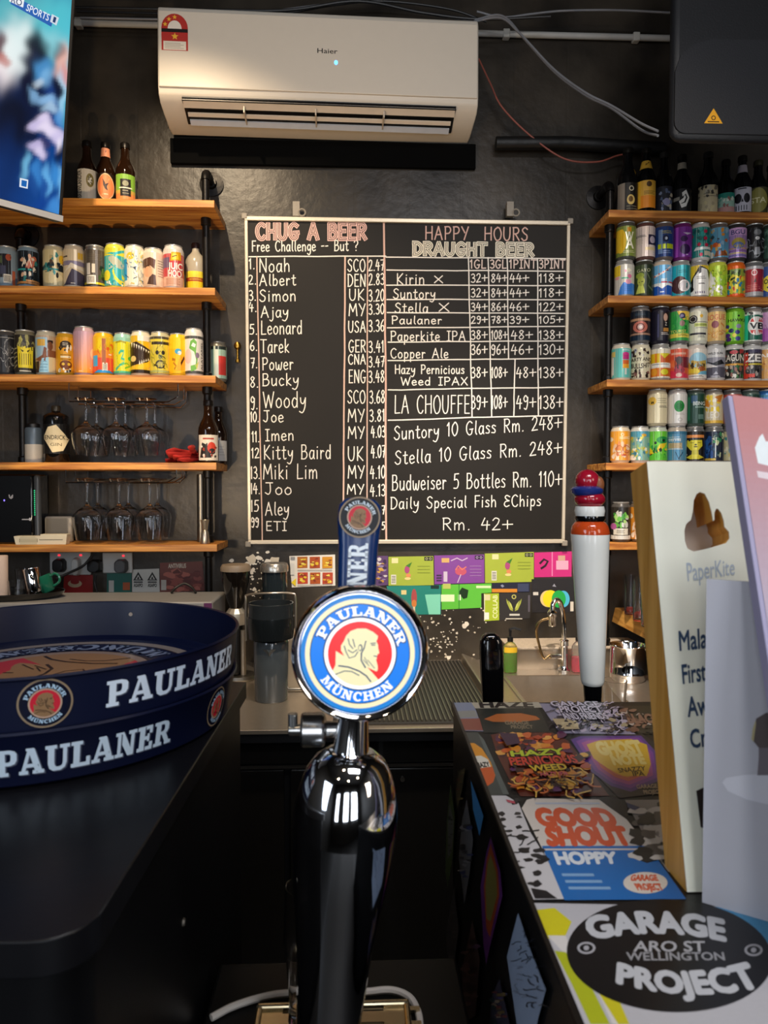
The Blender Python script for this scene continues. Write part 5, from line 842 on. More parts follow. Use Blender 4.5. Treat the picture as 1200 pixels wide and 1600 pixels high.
bottle(341, 2.51, LZ[3], .030, .20, BROWN, 'bottle with grey label behind the red labelled bottle', 'items on the fourth left shelf', '#b5b2ae', lambda a: lines(a, -.6, .3, .7, .7, 4, '#77736e'), (.05, .4))
tr = 'bottles on the top right shelf'
def m0(a): a.rect(-1, 0, -.25, 1, '#8c7f70'); a.rect(-.1, .08, .95, .95, '#14110d'); a.ring(.35, .8, .14, .22, '#c9bda0', 18, .4); a.ell(.3, .42, .35, .17, '#d9b868'); a.ell(.3, .44, .2, .1, '#6a4a1c'); lines(a, -.1, .12, .9, .2, 2, '#8f8468')
def m1(a): a.rect(-1, 0, 1, .45, '#e0861c'); a.ell(.3, .86, .25, .1, '#4a3010'); lines(a, -.2, .5, .8, .6, 3, '#3a2810'); a.rect(-1, .0, -.5, 1, '#eab232')
def m2(a): a.blobs(3, (-.6, .1, .9, .9), ['#55607a', '#b5a890', '#2a2c38', '#8a90a8'], 20, .18); a.ell(.3, .4, .35, .14, '#8f8aa8')
def m3(a): a.stroke([(.1, .75), (.4, .85), (.65, .6), (.4, .3), (0, .25), (-.2, .4), (.2, .5), (.3, .62)], .18, '#d9d5cc'); a.rect(-.8, .5, -.2, .65, '#8a8478')
def m4(a): a.blobs(2, (-.9, .5, .9, 1), ['#6d6252', '#b5aa92', '#3a342c'], 18, .18); lines(a, -.4, .6, .7, .7, 2, '#2a241c'); a.blobs(6, (-.8, .05, .8, .4), ['#a89878', '#c9b888'], 12, .16)
def m5(a): a.rect(-1, .75, 1, 1, '#1f7a6a'); a.rect(-1, 0, 1, .35, '#b5847c'); a.blobs(5, (-.8, .35, .8, .75), ['#cfd0c0', '#6aa08c', '#8a5a50'], 14, .18); a.rect(-1, .0, 1, .1, '#3f8a7c')
def m6(a): a.ell(-.4, .55, .35, .2, '#17151a'); a.ell(.45, .55, .3, .2, '#17151a'); a.poly([(-.1, .4), (.15, .4), (.02, .55)], '#17151a'); [a.rect(-.6+i*.25, .05, -.52+i*.25, .26, '#2a262a') for i in range(5)]; a.rect(-.4, .92, .4, .97, '#2c2830')
def m7(a): a.ell(0, .5, .9, .48, '#80793a'); a.text('STA', -.7, .4, .75, .2, '#cfc79a', .02)
def m8(a): a.rect(-1, .5, 1, 1, '#8a2a34'); a.rect(-1, .2, 1, .5, '#c9c4bc')
bottle(977, 2.43, RZ[0], .035, .235, BLKGL, 'dark bottle with twin round emblems, leftmost on top right shelf', tr, '#17130e', m0, (.03, .45), capcol='#24211d')
bottle(1005.5, 2.43, RZ[0], .0335, .235, BLKGL, 'dark bottle with gold label and gold neck label', tr, '#d9a53a', m1, (.10, .49), (.68, .80, '#d9a83a', lambda a: a.blobs(2, (-.4, .2, .6, .8), ['#5a3a14'], 5, .25)), capcol='#24211d')
bottle(1033, 2.43, RZ[0], .030, .222, BLKGL, 'dark bottle with blue grey patterned label', tr, '#23232a', m2, (.04, .44), capcol='#3a3836')
bottle(1061, 2.43, RZ[0], .032, .215, BLKGL, 'dark bottle with large white curl on black', tr, '#121011', m3, (.06, .42), (.76, .86, '#b5aa96'), capcol='#24211d')
bottle(1101.5, 2.43, RZ[0], .0335, .225, BLKGL, 'dark bottle with beige map-like label', tr, '#bfae88', m4, (.04, .46), capcol='#3a3836')
bottle(1129, 2.43, RZ[0], .030, .20, BLKGL, 'dark bottle with teal and pink label', tr, '#8fae9c', m5, (.04, .40), capcol='#24211d')
bottle(1154.5, 2.43, RZ[0], .0315, .215, BLKGL, 'dark bottle with pale skull label', tr, '#bdb8c0', m6, (.08, .46), (.72, .84, '#a39aa2'), capcol='#24211d')
bottle(1179, 2.43, RZ[0], .0325, .20, BLKGL, 'dark bottle with olive oval label', tr, '#3a3720', m7, (.06, .50), capcol='#3a3826')
bottle(1199, 2.46, RZ[0], .030, .20, BLKGL, 'dark bottle with red label at the right frame edge', tr, '#b5b0aa', m8, (.04, .42), capcol='#24211d')
# ================================================================== STEMWARE AND LEFT SHELF ITEMS
_wg = None
def wine_glass(px, Y, zr, h, label, group):
    global _wg
    X = onY(px, 650, Y).x
    if _wg is None or abs(_wg[1]-h) > 1e-6:
        t = thing('wine_glass', label, 'wine glass', (X, Y, zr), group); k = h/.21
        O = [(.0355, 0), (.039, .02), (.0435, .05), (.0462, .074), (.044, .086), (.030, .102), (.013, .113)]
        I = [(r-.0013, z) for r, z in O[:-1]]+[(.0, .110)]
        MB().lathe([(r, z*k) for r, z in I[::-1]]+[(r, z*k) for r, z in O]+[(.006, .120*k), (.0042, .128*k)], 32).build('bowl', GLASS, t, smooth=60)
        MB().lathe([(0, .126*k), (.0042, .127*k), (.0038, .15*k), (.0038, .185*k), (.0055, .199*k), (0, .200*k)], 14).build('stem', GLASS, t, smooth=60)
        MB().lathe([(0, .2*k), (.008, .2005*k), (.034, .2055*k), (.0345, .2065*k), (.034, .2075*k), (0, .21*k)], 32).build('foot', GLASS, t, smooth=60)
        _wg = (t, h); return t
    s = _wg[0]; t = s.copy(); COL.objects.link(t); t.location = (X, Y, zr); t['label'] = label; t['group'] = group
    for c in s.children: d = c.copy(); COL.objects.link(d); d.parent = t
    return t
def rack(px0, px1, zw, zs, xs, label):
    x0, x1 = onY(px0, 620, 2.37).x, onY(px1, 620, 2.37).x
    t = thing('glass_rack', label, 'glass rack', (0, 0, zs))
    w = .0022; d = zw-zs
    def T(n, P): MB().tube(P, w, 8).build(n, CHROME, t)
    for y in (2.375, 2.455): T('cross_wire', [(x0, y, -.001), (x0, y, d), (x1-.02, y, d), (x1+.012, y, d+.018), (x1+.012, y, -.001)])
    T('cross_wire', [(x0+.01, 2.54, -.001), (x0+.01, 2.54, d), (x1-.02, 2.54, d), (x1, 2.54, d+.018), (x1, 2.54, -.001)])
    for x in xs:
        for s in (-.012, .012): T('rail_wire', [(x+s, 2.368, d+.012), (x+s, 2.374, d+.0044), (x+s, 2.545, d+.0044)])
    return t
zw1 = onY(200, 628, 2.38).z; zw2 = onY(200, 754, 2.38).z
xf1 = [onY(p, 650, 2.402).x for p in (133.6, 180.5, 228.6)]; xf2 = [onY(p, 800, 2.402).x for p in (134, 184, 232)]
rack(107, 272, zw1, LZ[2]-TH, xf1, 'chrome wire glass rack under the third left shelf'); rack(100, 268, zw2, LZ[3]-TH, xf2, 'chrome wire glass rack under the fourth left shelf')
H1 = zw1+.0068+.0045-(LZ[3]+.022); 
for row, Y, nm in ((0, 2.402, 'front'), (1, 2.498, 'back')):
    for i, c in enumerate(('left', 'middle', 'right')):
        px = (133.6, 180.5, 228.6)[i]; X = onY(px, 650, 2.402).x
        p = proj(Vector((X, Y, 1.7)))[0]
        wine_glass(p, Y, zw1+.0068+.0045-.2055*H1/.21*1.0, H1, f'upside-down wine glass on the upper rack, {c} of the {nm} row', 'wine glasses on the upper rack')
H2 = zw2+.0068+.0045-(LZ[4]+.006)
for row, Y, nm in ((0, 2.402, 'front'), (1, 2.498, 'back')):
    for i, c in enumerate(('left', 'middle', 'right')):
        px = (134, 184, 232)[i]; X = onY(px, 800, 2.402).x
        p = proj(Vector((X, Y, 1.4)))[0]
        wine_glass(p, Y, zw2+.0068+.0045-.2055*H2/.21, H2, f'upside-down wine glass on the lower rack, {c} of the {nm} row', 'wine glasses on the lower rack')
# folded red cloth
X0 = onY(257, 700, 2.42).x; X1 = onY(311, 700, 2.42).x
o = MB(); g = random.Random(2); Lc = X1-X0
for k, (z, a, b_) in enumerate(((.008, 0, 1), (.019, .06, .97), (.029, .02, 1), (.038, .12, .9), (.046, .22, .98))):
    m = MB(); pts = [(Lc*(a+(b_-a)*j/9), .02*math.sin(j*.8+k), z*(.72+.34*j/9)+.002*math.sin(j*1.7+k)) for j in range(10)]
    m.tube(pts, [.007+.002*math.sin(j*2.1+k) for j in range(10)], 12)
    for v in m.v: v.y = v.y*4.2
    o.add(m.v, m.f)
zmin = min(v.z for v in o.v)
for v in o.v: v.z -= zmin
o = o.build('folded_cloth', mat('red_cloth', '#b3261f', .85, 0, .2, 300, .2), smooth=70); o.location = (X0, 2.43, LZ[3]+.0005)
tag(o, 'folded red cloth beside the beer bottle on fourth left shelf', 'cloth')
# tin, router, boxes, jigger
X = onY(53, 700, 2.44).x
t = thing('storage_tin', 'blue grey and white tin canister left of the gin bottle', 'tin', (X, 2.44, LZ[3]+.0003))
MB().lathe([(0, .001), (.027, 0), (.028, .003), (.028, .062), (0, .062)], 28).build('lower_body', mat('tin_white', '#b5b0a6', .4), t)
MB().lathe([(0, .062), (.0275, .062), (.0275, .112), (.025, .118), (0, .118)], 28).build('upper_body', mat('tin_blue', '#56636f', .35, .3), t)
MB().lathe([(0, .118), (.020, .118), (.020, .130), (.018, .132), (0, .132)], 24).build('cap', BLACK, t)
x0, x1 = onY(-40, 800, 2.40).x, onY(62, 800, 2.40).x; zt = onY(30, 741, 2.40).z-LZ[4]
t = thing('router', 'black router box with green light strip on lowest left shelf', 'router', (x0, 2.40, LZ[4]+.0003))
MB().box(0, 0, 0, x1-x0-.022, .12, zt).build('case', BLACKG, t, bevel=.006, seg=3)
MB().lathe([(0, .0), (.011, 0), (.011, zt-.01), (.008, zt-.004), (0, zt-.003)], 16, (x1-x0-.011, .012, 0)).build('light_strip', mat('strip_grey', '#3a3d40', .3), t)
gl = mat('green_led', '#2fd08a', .4, emit=.9)
for k in range(13): MB().box(x1-x0-.0175, -.0005, .095-k*.0+.0067*k, x1-x0-.015, .004, .098+.0067*k).build('status_light', gl, t, smooth=0)
fz = lambda x, y: (onY(x, y, 2.399).x-x0, onY(x, y, 2.399).z-LZ[4])
a = Art(fz); a.poly([(13, 773), (15, 773), (16, 777), (19, 773), (20.5, 773), (20, 778), (17, 780), (14, 778)], '#8a8a90'); a.rect(34, 811, 46, 812.6, '#a5a5aa'); a.ell(47, 811.5, 2.2, 2.6, '#b5b5ba', 12)
a.build('printed_marks', lambda u, v, w: (u, -.0003-w, v), PRINT, t)
a = Art(fz); a.ell(6.5, 782, 1.3, 1.6, '#8f7ff0', 10); a.build('power_light', lambda u, v, w: (u, -.0004-w, v), mat('violet_led', '#7a6af0', .4, emit=1.5), t)
xa, xb = onY(69, 830, 2.46).x, onY(112, 830, 2.46).x; h = onY(90, 807, 2.46).z-LZ[4]
t = thing('square_device', 'grey square device with pale rim leaning behind the white box', 'device', (xa, 2.46, LZ[4]+.0003))
MB().box(0, 0, 0, xb-xa, .022, h).build('case', mat('device_rim', '#a39a8c', .4), t, bevel=.008, seg=3)
MB().box(.006, -.0015, .006, xb-xa-.012, .004, h-.006).build('face', mat('device_face', '#6a655c', .35), t, bevel=.006, seg=3)
xa, xb = onY(27, 850, 2.375).x, onY(104, 850, 2.375).x
t = thing('small_carton', 'cream coloured flat carton with printed lines on lowest left shelf', 'box', (xa, 2.363, LZ[4]+.0003), rz=.04)
MB().prism([(0, 0), (xb-xa, .0), (xb-xa+.004, .034), (.078, .034), (.078, .028), (-.006, .028)], lambda x, z: (x, 0, z), lambda x, z: (x, .034, z)).build('box', CREAM, t, smooth=0, bevel=.001)
a = Art(); a.rect(.012, .008, .07, .020, '#8f8468'); lines(a, .014, .009, .068, .019, 4, '#cfc2a2'); a.rect(.075, .015, .15, .017, '#6d6450')
for j in range(3): a.rect(.012, .0095+.0035*j, .068, .0108+.0035*j, '#b3a688')
a.build('print', lambda u, v, w: (u, -.0003-w, v), PRINT, t)
X = onY(320, 800, 2.385).x
t = thing('jigger', 'steel double jigger at the right end of lowest left shelf', 'jigger', (X, 2.385, LZ[4]+.0003))
MB().lathe([(0, .002), (.0155, 0), (.0165, .003), (.012, .038), (.0075, .046), (.009, .050), (.0145, .078), (.015, .080), (.014, .079), (.007, .052), (0, .050)], 26).build('cup', STEEL, t, smooth=40)
X = onY(316, 800, 2.49).x; h = onY(316, 741, 2.49).z-LZ[4]
o = MB().lathe([(0, 0), (.0135, 0), (.0135, h-.002), (.011, h), (.009, h-.003), (0, h-.003)], 20).build('steel_tube', STEELD, smooth=40); o.location = (X, 2.47, LZ[4]+.0003)
tag(o, 'tall dull steel tube standing behind the jigger', 'tube')
# keys / bottle opener hanging on the wall right of the third shelf
o = MB(); kx, kz = onY(372, 545, YW).x, onY(372, 545, YW).z
o.lathe([(0, 0), (.008, .0), (.008, .01), (.004, .012), (.004, .045), (.011, .05), (.013, .06), (.008, .07), (0, .072)], 14, (kx, YW-.0125, kz-.05), 1, .9)
o = o.build('bottle_opener', mat('brass', '#b58a3a', .3, 1)); tag(o, 'brass bottle opener hanging on the wall left of the blackboard', 'opener')
# ================================================================== WALL SOCKETS, PRINTED SHEETS
def wall_art(name, label, cat, px4, col, draw=None, group=None, th=.0012, dy=.0006):
    """thin printed card on the back wall, corners in photo pixels"""
    P = [onY(x, y, YW-th) for x, y in px4]; c = P[0]
    t = thing(name, label, cat, c, group)
    pl = [(p.x-c.x, p.z-c.z) for p in P]
    MB().prism(pl, lambda x, z: (x, 0, z), lambda x, z: (x, th-dy+.0005, z)).build('card', mat('card_'+col.strip('#'), col, .5, 0, .05), t, smooth=0)
    if draw:
        f = lambda x, y: (onY(x, y, YW-th).x-c.x, onY(x, y, YW-th).z-c.z)
        a = Art(f); draw(a); a.build('print', lambda u, v, w: (u, -.0002-w, v), PRINT, t)
    return t
G = 'can labels stuck on the wall below the blackboard'
def w1(a):
    for i in range(3):
        for j in range(2):
            x, y = 464.5+i*19.5+j*.5, 870+j*24.5; a.poly([(x, y), (x+16, y-.3), (x+16, y+17.5), (x, y+18)], ('#a8621f', '#a84a1c', '#c98a22', '#b5402a', '#a8501f', '#b0452a')[i+3*j]); a.blobs(i+3*j, (x+3, y+3, x+13, y+15), ['#d9b52c', '#7a2a14', '#e3cf5a', '#8a3a1a'], 9, 3.6)
    a.rect(454, 870, 461, 874, '#8a8a8a'); a.poly([(455, 910), (463, 903), (462, 916)], '#e3c92c'); a.rect(454, 880, 460, 898, '#d0cec8')
    for j in range(2): a.rect(465, 889.5+j*24, 519, 891+j*24, '#b5aca2')
wall_art('can_label', 'white label sheet with six orange fruit pictures left of the tap handle', 'label', [(452, 869), (523.5, 866.5), (524, 915), (456, 918)], '#d9d4ca', w1, G)
def lime(a, ox=0, oy=0, bar_=True):
    a.rect(612+ox, 872+oy, 622+ox, 880+oy, '#e3d9a0'); a.ell(636+ox, 890+oy, 4, 6, '#a8487a', 14); a.ell(638+ox, 899+oy, 4, 3, '#d98a5a', 12); a.poly([(634+ox, 884+oy), (644+ox, 878+oy), (640+ox, 887+oy)], '#3f7a2c'); a.ell(637+ox, 904+oy, 5, 2.2, '#e3cf8a', 12); a.rect(663+ox, 870+oy, 676+ox, 876+oy, '#23261a'); a.ring(666.5+ox, 873+oy, 1.2, 2, '#b5b58a', 12); a.ring(672.5+ox, 873+oy, 1.2, 2, '#b5b58a', 12)
    if bar_: a.rect(611+ox, 898+oy, 619+ox, 913+oy, '#d9d8c8'); [a.rect(612+ox, 900+i*2.4+oy, 618+ox, 901+i*2.4+oy, '#3a3a30') for i in range(5)]
    for j in range(3): a.rect(652+ox, 884+j*5+oy, 672+ox, 885+j*5+oy, '#8a9a34')
wall_art('can_label', 'lime green label sheet just right of the tap handle', 'label', [(607, 870), (677, 869), (678, 915), (607, 915)], '#9cac3c', lime, G)
wall_art('can_label', 'lime green label sheet between purple and magenta sheets', 'label', [(757.5, 865), (834, 862.5), (834, 909), (758, 911)], '#9fae3a', lambda a: lime(a, 157, -6), G)
def purple(a):
    a.rect(690, 872, 702, 879, '#cfa86a'); a.stroke([(705, 876), (714, 872), (722, 876), (730, 872)], 1.6, '#c9b5d0'); a.ell(720, 893, 9, 6, '#c0566a', 18); a.stroke([(712, 890), (716, 884), (722, 890), (728, 886)], 2, '#d97a6a'); a.stroke([(715, 910), (720, 898)], 1.4, '#c9b5d0'); a.rect(742, 868, 755, 874, '#2a1a34'); a.ring(745.5, 871, 1.2, 2, '#b5a0c0', 12); a.ring(751.5, 871, 1.2, 2, '#b5a0c0', 12); a.rect(693, 893, 699, 909, '#c9bcd0')
    for j in range(4): a.rect(734, 884+j*5, 752, 885+j*5, '#a07ab0')
    for j in range(3): a.rect(682, 898+j*4, 690, 900+j*4, '#3a2a44')
wall_art('can_label', 'purple label sheet with small orange bird drawing', 'label', [(678.5, 868), (756.5, 866.5), (757, 910.5), (679, 913)], '#7d4394', purple, G)
wall_art('can_label', 'narrow violet patterned label sheet half behind the tap handle', 'label', [(584, 869), (606.3, 868.5), (606.3, 914), (584, 916)], '#5a3f6a', lambda a: a.blobs(3, (588, 872, 603, 912), ['#c9a04a', '#8f7fa8', '#c9c4c4', '#3a2a4a', '#b58a3a'], 24, 4), G)
def mag(a):
    a.rect(862, 862.5, 863.5, 900, '#e88ab8'); a.stroke([(844, 880), (850, 874), (856, 877), (852, 884), (846, 888)], 3.4, '#2a1420'); a.rect(869, 876, 888, 890, '#e3a8c0'); a.rect(872, 868, 883, 876, '#c9a08a'); lines(a, 838, 866, 858, 869, 2, '#5a1438'); lines(a, 840, 892, 858, 895, 2, '#5a1438'); lines(a, 868, 893, 889, 896, 2, '#5a1438')
wall_art('can_label', 'magenta label sheet with dark horse figure beside the tall tap handle', 'label', [(834.8, 863.5), (893.5, 861.5), (893, 901), (834.8, 902)], '#c52a78', mag, G)
def teal(a): a.rect(627, 922, 635, 929, '#d9c88a'); a.ell(647, 934, 4.4, 14, '#a84a4a', 16); a.ell(647, 943, 4, 6, '#c97a3a', 12); a.rect(645.5, 948, 648.5, 958, '#d8c9a8'); a.rect(673, 914.5, 686, 920, '#10302c'); a.poly([(664, 929), (688, 928.5), (688, 960), (670, 960)], '#7fd0b5'); lines(a, 672, 938, 686, 954, 5, '#b5e3d0')
wall_art('can_label', 'teal label sheet with ice lolly picture above the drain mat', 'label', [(604, 915.8), (689, 914), (689, 960), (612, 960.5)], '#1f7d72', teal, G)
def green(a): a.rect(689, 929, 710, 940, '#dcefc0'); a.poly([(716, 926), (722, 918), (732, 922), (730, 934), (724, 936)], '#12300f'); a.rect(716, 929, 720, 938, '#e3f3d0'); a.rect(716.5, 913, 718, 951, '#2f8a2a'); lines(a, 722, 913, 742, 920, 2, '#1a5a14'); a.rect(692, 912, 704, 920, '#b5c060'); lines(a, 690, 944, 752, 947, 2, '#b5ea8a'); a.rect(744, 915, 767, 919, '#cfe6b0')
wall_art('can_label', 'bright green label sheet with black horse figure', 'label', [(689.8, 913.8), (768, 911.6), (768, 926), (752, 927), (752, 949.5), (690, 952.5)], '#5cb83a', green, G)
def dk(a): a.rect(768.5, 920, 808, 925.5, '#d0862a'); a.poly([(782, 915), (785, 913), (788, 916), (785, 918)], '#8a8fa8'); a.rect(809, 912, 826, 924, '#3a4260')
wall_art('can_label', 'navy and orange strip of label above the black leaf label', 'label', [(768.6, 911.5), (828, 909.5), (828, 925), (768.6, 926)], '#1d2036', dk, G)
def yel(a): a.rect(757, 929, 766, 938, '#d8d0a0'); [a.ring(761.5, 932+i*9, .1, 3.2, '#e9f0b0', 12) for i in range(0)]; a.qtext('COLLAB', [(770, 966), (770, 930), (777, 930), (777, 966)], '#e9efb8', .03); a.rect(756.5, 928, 757.5, 970, '#e6e3d0'); a.rect(757, 957, 764, 968, '#eceae0')
wall_art('can_label', 'narrow yellow green label turned on its side', 'label', [(756, 927.6), (779.6, 927), (780, 969), (757, 970.5)], '#a3b82c', yel, G)
def leaf(a):
    for s in (-1, 1): a.poly([(803+s*1, 955), (803+s*4, 949), (803+s*12, 935), (803+s*11, 942), (803+s*6, 953)], '#a8b04a'); a.poly([(803+s*1, 953), (803+s*5, 948), (803+s*9, 938), (803+s*4, 944)], '#c3cc6a')
    a.ring(803, 932.5, 2.2, 3.6, '#c9c46a', 16); a.rect(796, 959, 812, 962, '#c9c8c0'); a.rect(790, 966, 816, 967.5, '#d8d2c4'); a.rect(825, 930, 828, 956, '#5a5560')
wall_art('can_label', 'black label with yellow green V-shaped leaves', 'label', [(780.5, 927), (830, 926), (828, 966), (781, 969)], '#2c2a2a', leaf, G)
def dots(a): a.ell(856, 935.5, 12, 13, '#e3c98a', 24); a.ell(860, 935.5, 12, 13.5, '#e8d81c', 24); a.ell(880, 936, 10, 13, '#4fb8d8', 24); a.ell(873, 936, 11, 13.5, '#1fa84a', 24); a.poly([(863, 916), (866, 912), (869, 917)], '#9a9aa8'); lines(a, 833, 912, 841, 918, 3, '#b5b5b5'); lines(a, 833, 945, 841, 952, 4, '#d8d4cc'); a.rect(833, 925, 841, 930, '#d0ccc4'); a.rect(891, 940, 896, 955, '#d8d0c0')
wall_art('can_label', 'black label with overlapping yellow, green and blue discs', 'label', [(830.5, 905), (897, 903), (897, 956.5), (831, 957)], '#211f22', dots, G)
# left: sockets and labels under the lowest shelf
S = 'wall sockets under the lowest left shelf'
SOCK = mat('socket_white', '#b9bab8', .35)
def socket(px0, px1, py0, py1, label, leds):
    a, b = onY(px0, py1, YW), onY(px1, py0, YW)
    t = thing('wall_socket', label, 'socket', (a.x, YW-.0125, a.z), S)
    MB().box(0, 0, 0, b.x-a.x, .0122, b.z-a.z).build('plate', SOCK, t, bevel=.003)
    for x in leds: MB().box(x, -.0015, b.z-a.z-.014, x+.008, .003, b.z-a.z-.008).build('switch_light', mat('red_led', '#e02a3a', .4, emit=1.6), t, smooth=0)
    return b.z-a.z
socket(80, 143, 862, 898, 'white double socket plate under the shelf, left one', (.03, .105)); socket(162, 208, 863, 895, 'white socket plate with grey plug, right one', (.07,))
def plug(px, py, w, h, m, label):
    a = onY(px, py, YW-.0125)
    o = MB().prism([(-w*.5, -h*.3), (-w*.3, -h*.5), (w*.3, -h*.5), (w*.5, -h*.3), (w*.5, h*.3), (w*.3, h*.5), (-w*.3, h*.5), (-w*.5, h*.3)], lambda x, z: (x, 0, z), lambda x, z: (x*.85, -.03, z*.85)).build('plug', m, bevel=.004); o.location = (a.x, YW-.0128, a.z)
    tag(o, label, 'plug', 'plugs in the wall sockets')
plug(95, 883, .044, .05, BLACK, 'black plug in the left socket beside the green mug'); plug(121, 885, .028, .066, SOCK, 'white adapter plug beneath the small carton')
plug(150, 884, .05, .046, BLACK, 'black plug with cable hanging straight down'); plug(191, 884, .046, .05, mat('grey_plug', '#4b4d50', .45), 'grey round plug in the right socket')
wall_art('can_label', 'red label under the left socket', 'label', [(100, 898.5), (145, 898.5), (145, 926), (99, 926)], '#8a1c1c', lambda a: (a.ell(117, 912, 11, 6, '#b5a58a', 18), a.ell(117, 909, 7, 4, '#8a1c1c', 14)), 'labels behind the tray')
wall_art('can_label', 'teal label under the right socket', 'label', [(167, 895.6), (205.5, 895.6), (205.5, 926), (167, 926)], '#17584f', lambda a: (a.rect(170, 907, 178, 925, '#b5b5b0'), a.rect(192, 910, 203, 922, '#a5512a')), 'labels behind the tray')
def asapo(a):
    for x in (216, 238): a.poly([(x, 893.5), (x+8, 907), (x-8, 907)], '#1c1a1a'); a.poly([(x, 898), (x+4.2, 905.4), (x-4.2, 905.4)], '#c9c9c4'); a.poly([(x, 900), (x+2.2, 905), (x-2.2, 905)], '#1c1a1a'); a.rect(x-7, 908.5, x+7, 910.5, '#1c1a1a'); a.qtext('ASAPO', [(x-7, 912), (x+7, 912), (x+7, 917), (x-7, 917)], '#1c1a1a', .06)
wall_art('can_label', 'white label with two black triangles', 'label', [(206.5, 890), (248.5, 888.5), (249.5, 925), (206.5, 925)], '#bdbdb8', asapo, 'labels behind the tray')
def virus(a): a.blobs(3, (258, 892, 315, 922), ['#8f4a40', '#6a2f2a', '#a85f52', '#5a2824'], 40, 9); a.qtext('ANTIVIRUS', [(263, 881), (291, 880.5), (291, 887), (263, 887.5)], '#cfc4b4', .05); a.rect(252, 906, 260, 922, '#b5b0a8')
wall_art('can_label', 'brownish red label printed with pale heading letters', 'label', [(250, 879.5), (316, 877), (320, 923), (250, 926)], '#6d3932', virus, 'labels behind the tray')
cable('black flex drooping between the sockets and the counter machine', [q(150, 898, 2.52), q(149, 915, 2.52), q(160, 936, 2.50), q(185, 941, 2.49), q(215, 928, 2.48), q(236, 930, 2.47), q(243, 945, 2.46)], .0035, CBK)
cable('black flex running from the shelf end down to the tray', [q(146, 866, 2.50), q(130, 884, 2.49), q(108, 895, 2.47), q(88, 904, 2.45)], .0045, CBK)
cable('black flex looping beside the grinder', [q(268, 926.5, 2.37), q(274, 919, 2.39), q(288, 912, 2.40), q(300, 918, 2.39), q(306, 926.5, 2.37)], .004, CBK)
# ================================================================== BACK COUNTER
CF = onY(540, 1146, 1.82); CF = 1.825
sx0, sx1, sy0, sy1 = onZ(793, 1062, CZ).x, .80, 1.90, 2.335
t = thing('steel_counter', 'long stainless steel back counter with sunken sink', 'counter', (0, 0, CZ))
m = MB()
for b in ((XL+.001, CF, sx0, YW-.001), (sx1, CF, XR-.001, YW-.001), (sx0, CF, sx1, sy0), (sx0, sy1, sx1, YW-.001)): m.box(b[0], b[1], -.007, b[2], b[3], 0)
m.build('worktop', STEEL, t, smooth=0)
MB().box(XL+.001, CF-.004, -.009, XR-.001, CF, .002).build('front_lip', STEEL, t, smooth=0, bevel=.001)
MB().box(XL+.001, CF+.004, -.034, XR-.001, CF+.03, -.0072).build('under_frame', BLACK, t, smooth=0)
m = MB(); d = .20; e = .02
A_ = [(sx0, sy0), (sx1, sy0), (sx1, sy1), (sx0, sy1)]; B_ = [(sx0+e, sy0+e), (sx1-e, sy0+e), (sx1-e, sy1-e), (sx0+e, sy1-e)]
m.add([(x, y, -.004) for x, y in A_]+[(x, y, -d) for x, y in B_], [(0, 1, 5, 4), (1, 2, 6, 5), (2, 3, 7, 6), (3, 0, 4, 7), (4, 5, 6, 7)])
m.build('sink_basin', STEEL, t, smooth=0, fix=False)
MB().box(sx0-.012, sy0-.02, 0, sx0, sy1, .006).build('sink_rim', STEEL, t, smooth=0, bevel=.002)
# raised ledge behind the sink
lx0, lx1 = onY(797, 1030, 2.41).x, onY(1005, 1030, 2.41).x; lh = onY(880, 1011, 2.41).z-CZ
t = thing('splash_ledge', 'steel fronted ledge with speckled stone top behind the sink', 'ledge', (lx0, 2.41, CZ+.0003))
MB().box(0, 0, 0, lx1-lx0, YW-2.411, lh-.008).build('steel_front', STEEL, t, smooth=0)
gm = mat('speckled_stone', '#b3a492', .45, 0, .55, 240, .05); MB().box(-.004, -.006, lh-.0075, lx1-lx0+.004, YW-2.411, lh).build('stone_top', gm, t, smooth=0, bevel=.002)
# ribbed bar mat / drainer
c4 = [onZ(x, y, CZ) for x, y in ((560, 1036), (733, 1036), (760, 1131), (520, 1131))]
X0, X1, Y0, Y1 = c4[3].x, c4[1].x, c4[2].y, c4[0].y
X1 = (c4[1].x+c4[2].x)/2
t = thing('drain_mat', 'large black ribbed drain mat on the steel counter', 'drain mat', (X0, Y0, CZ+.0003))
RUB = mat('black_rubber', '#1f1d1b', .5, 0, .1); ribm = mat('worn_rib', '#4b463e', .35, .3)
MB().box(0, 0, 0, X1-X0, Y1-Y0, .006).build('base', RUB, t, smooth=0, bevel=.002)
n = 34; rib = None
for k in range(n):
    x = .012+(X1-X0-.024)*k/(n-1)
    if rib is None: rib = MB().box(-.0022, .008, .006, .0022, Y1-Y0-.008, .0105).build('rib', ribm, t, smooth=0); o = rib
    else: o = rib.copy(); COL.objects.link(o); o.parent = t
    o.location = (x, 0, 0)
t = thing('drainer_rail', 'sloping steel rail between the drain mat and the sink', 'rail', (X1+.004, Y0, CZ+.0003))
MB().prism([(0, 0), (.05, 0), (.05, .012), (.006, .030), (0, .030)], lambda x, z: (x, 0, z), lambda x, z: (x, Y1-Y0, z)).build('rail', STEEL, t, smooth=0, bevel=.002)
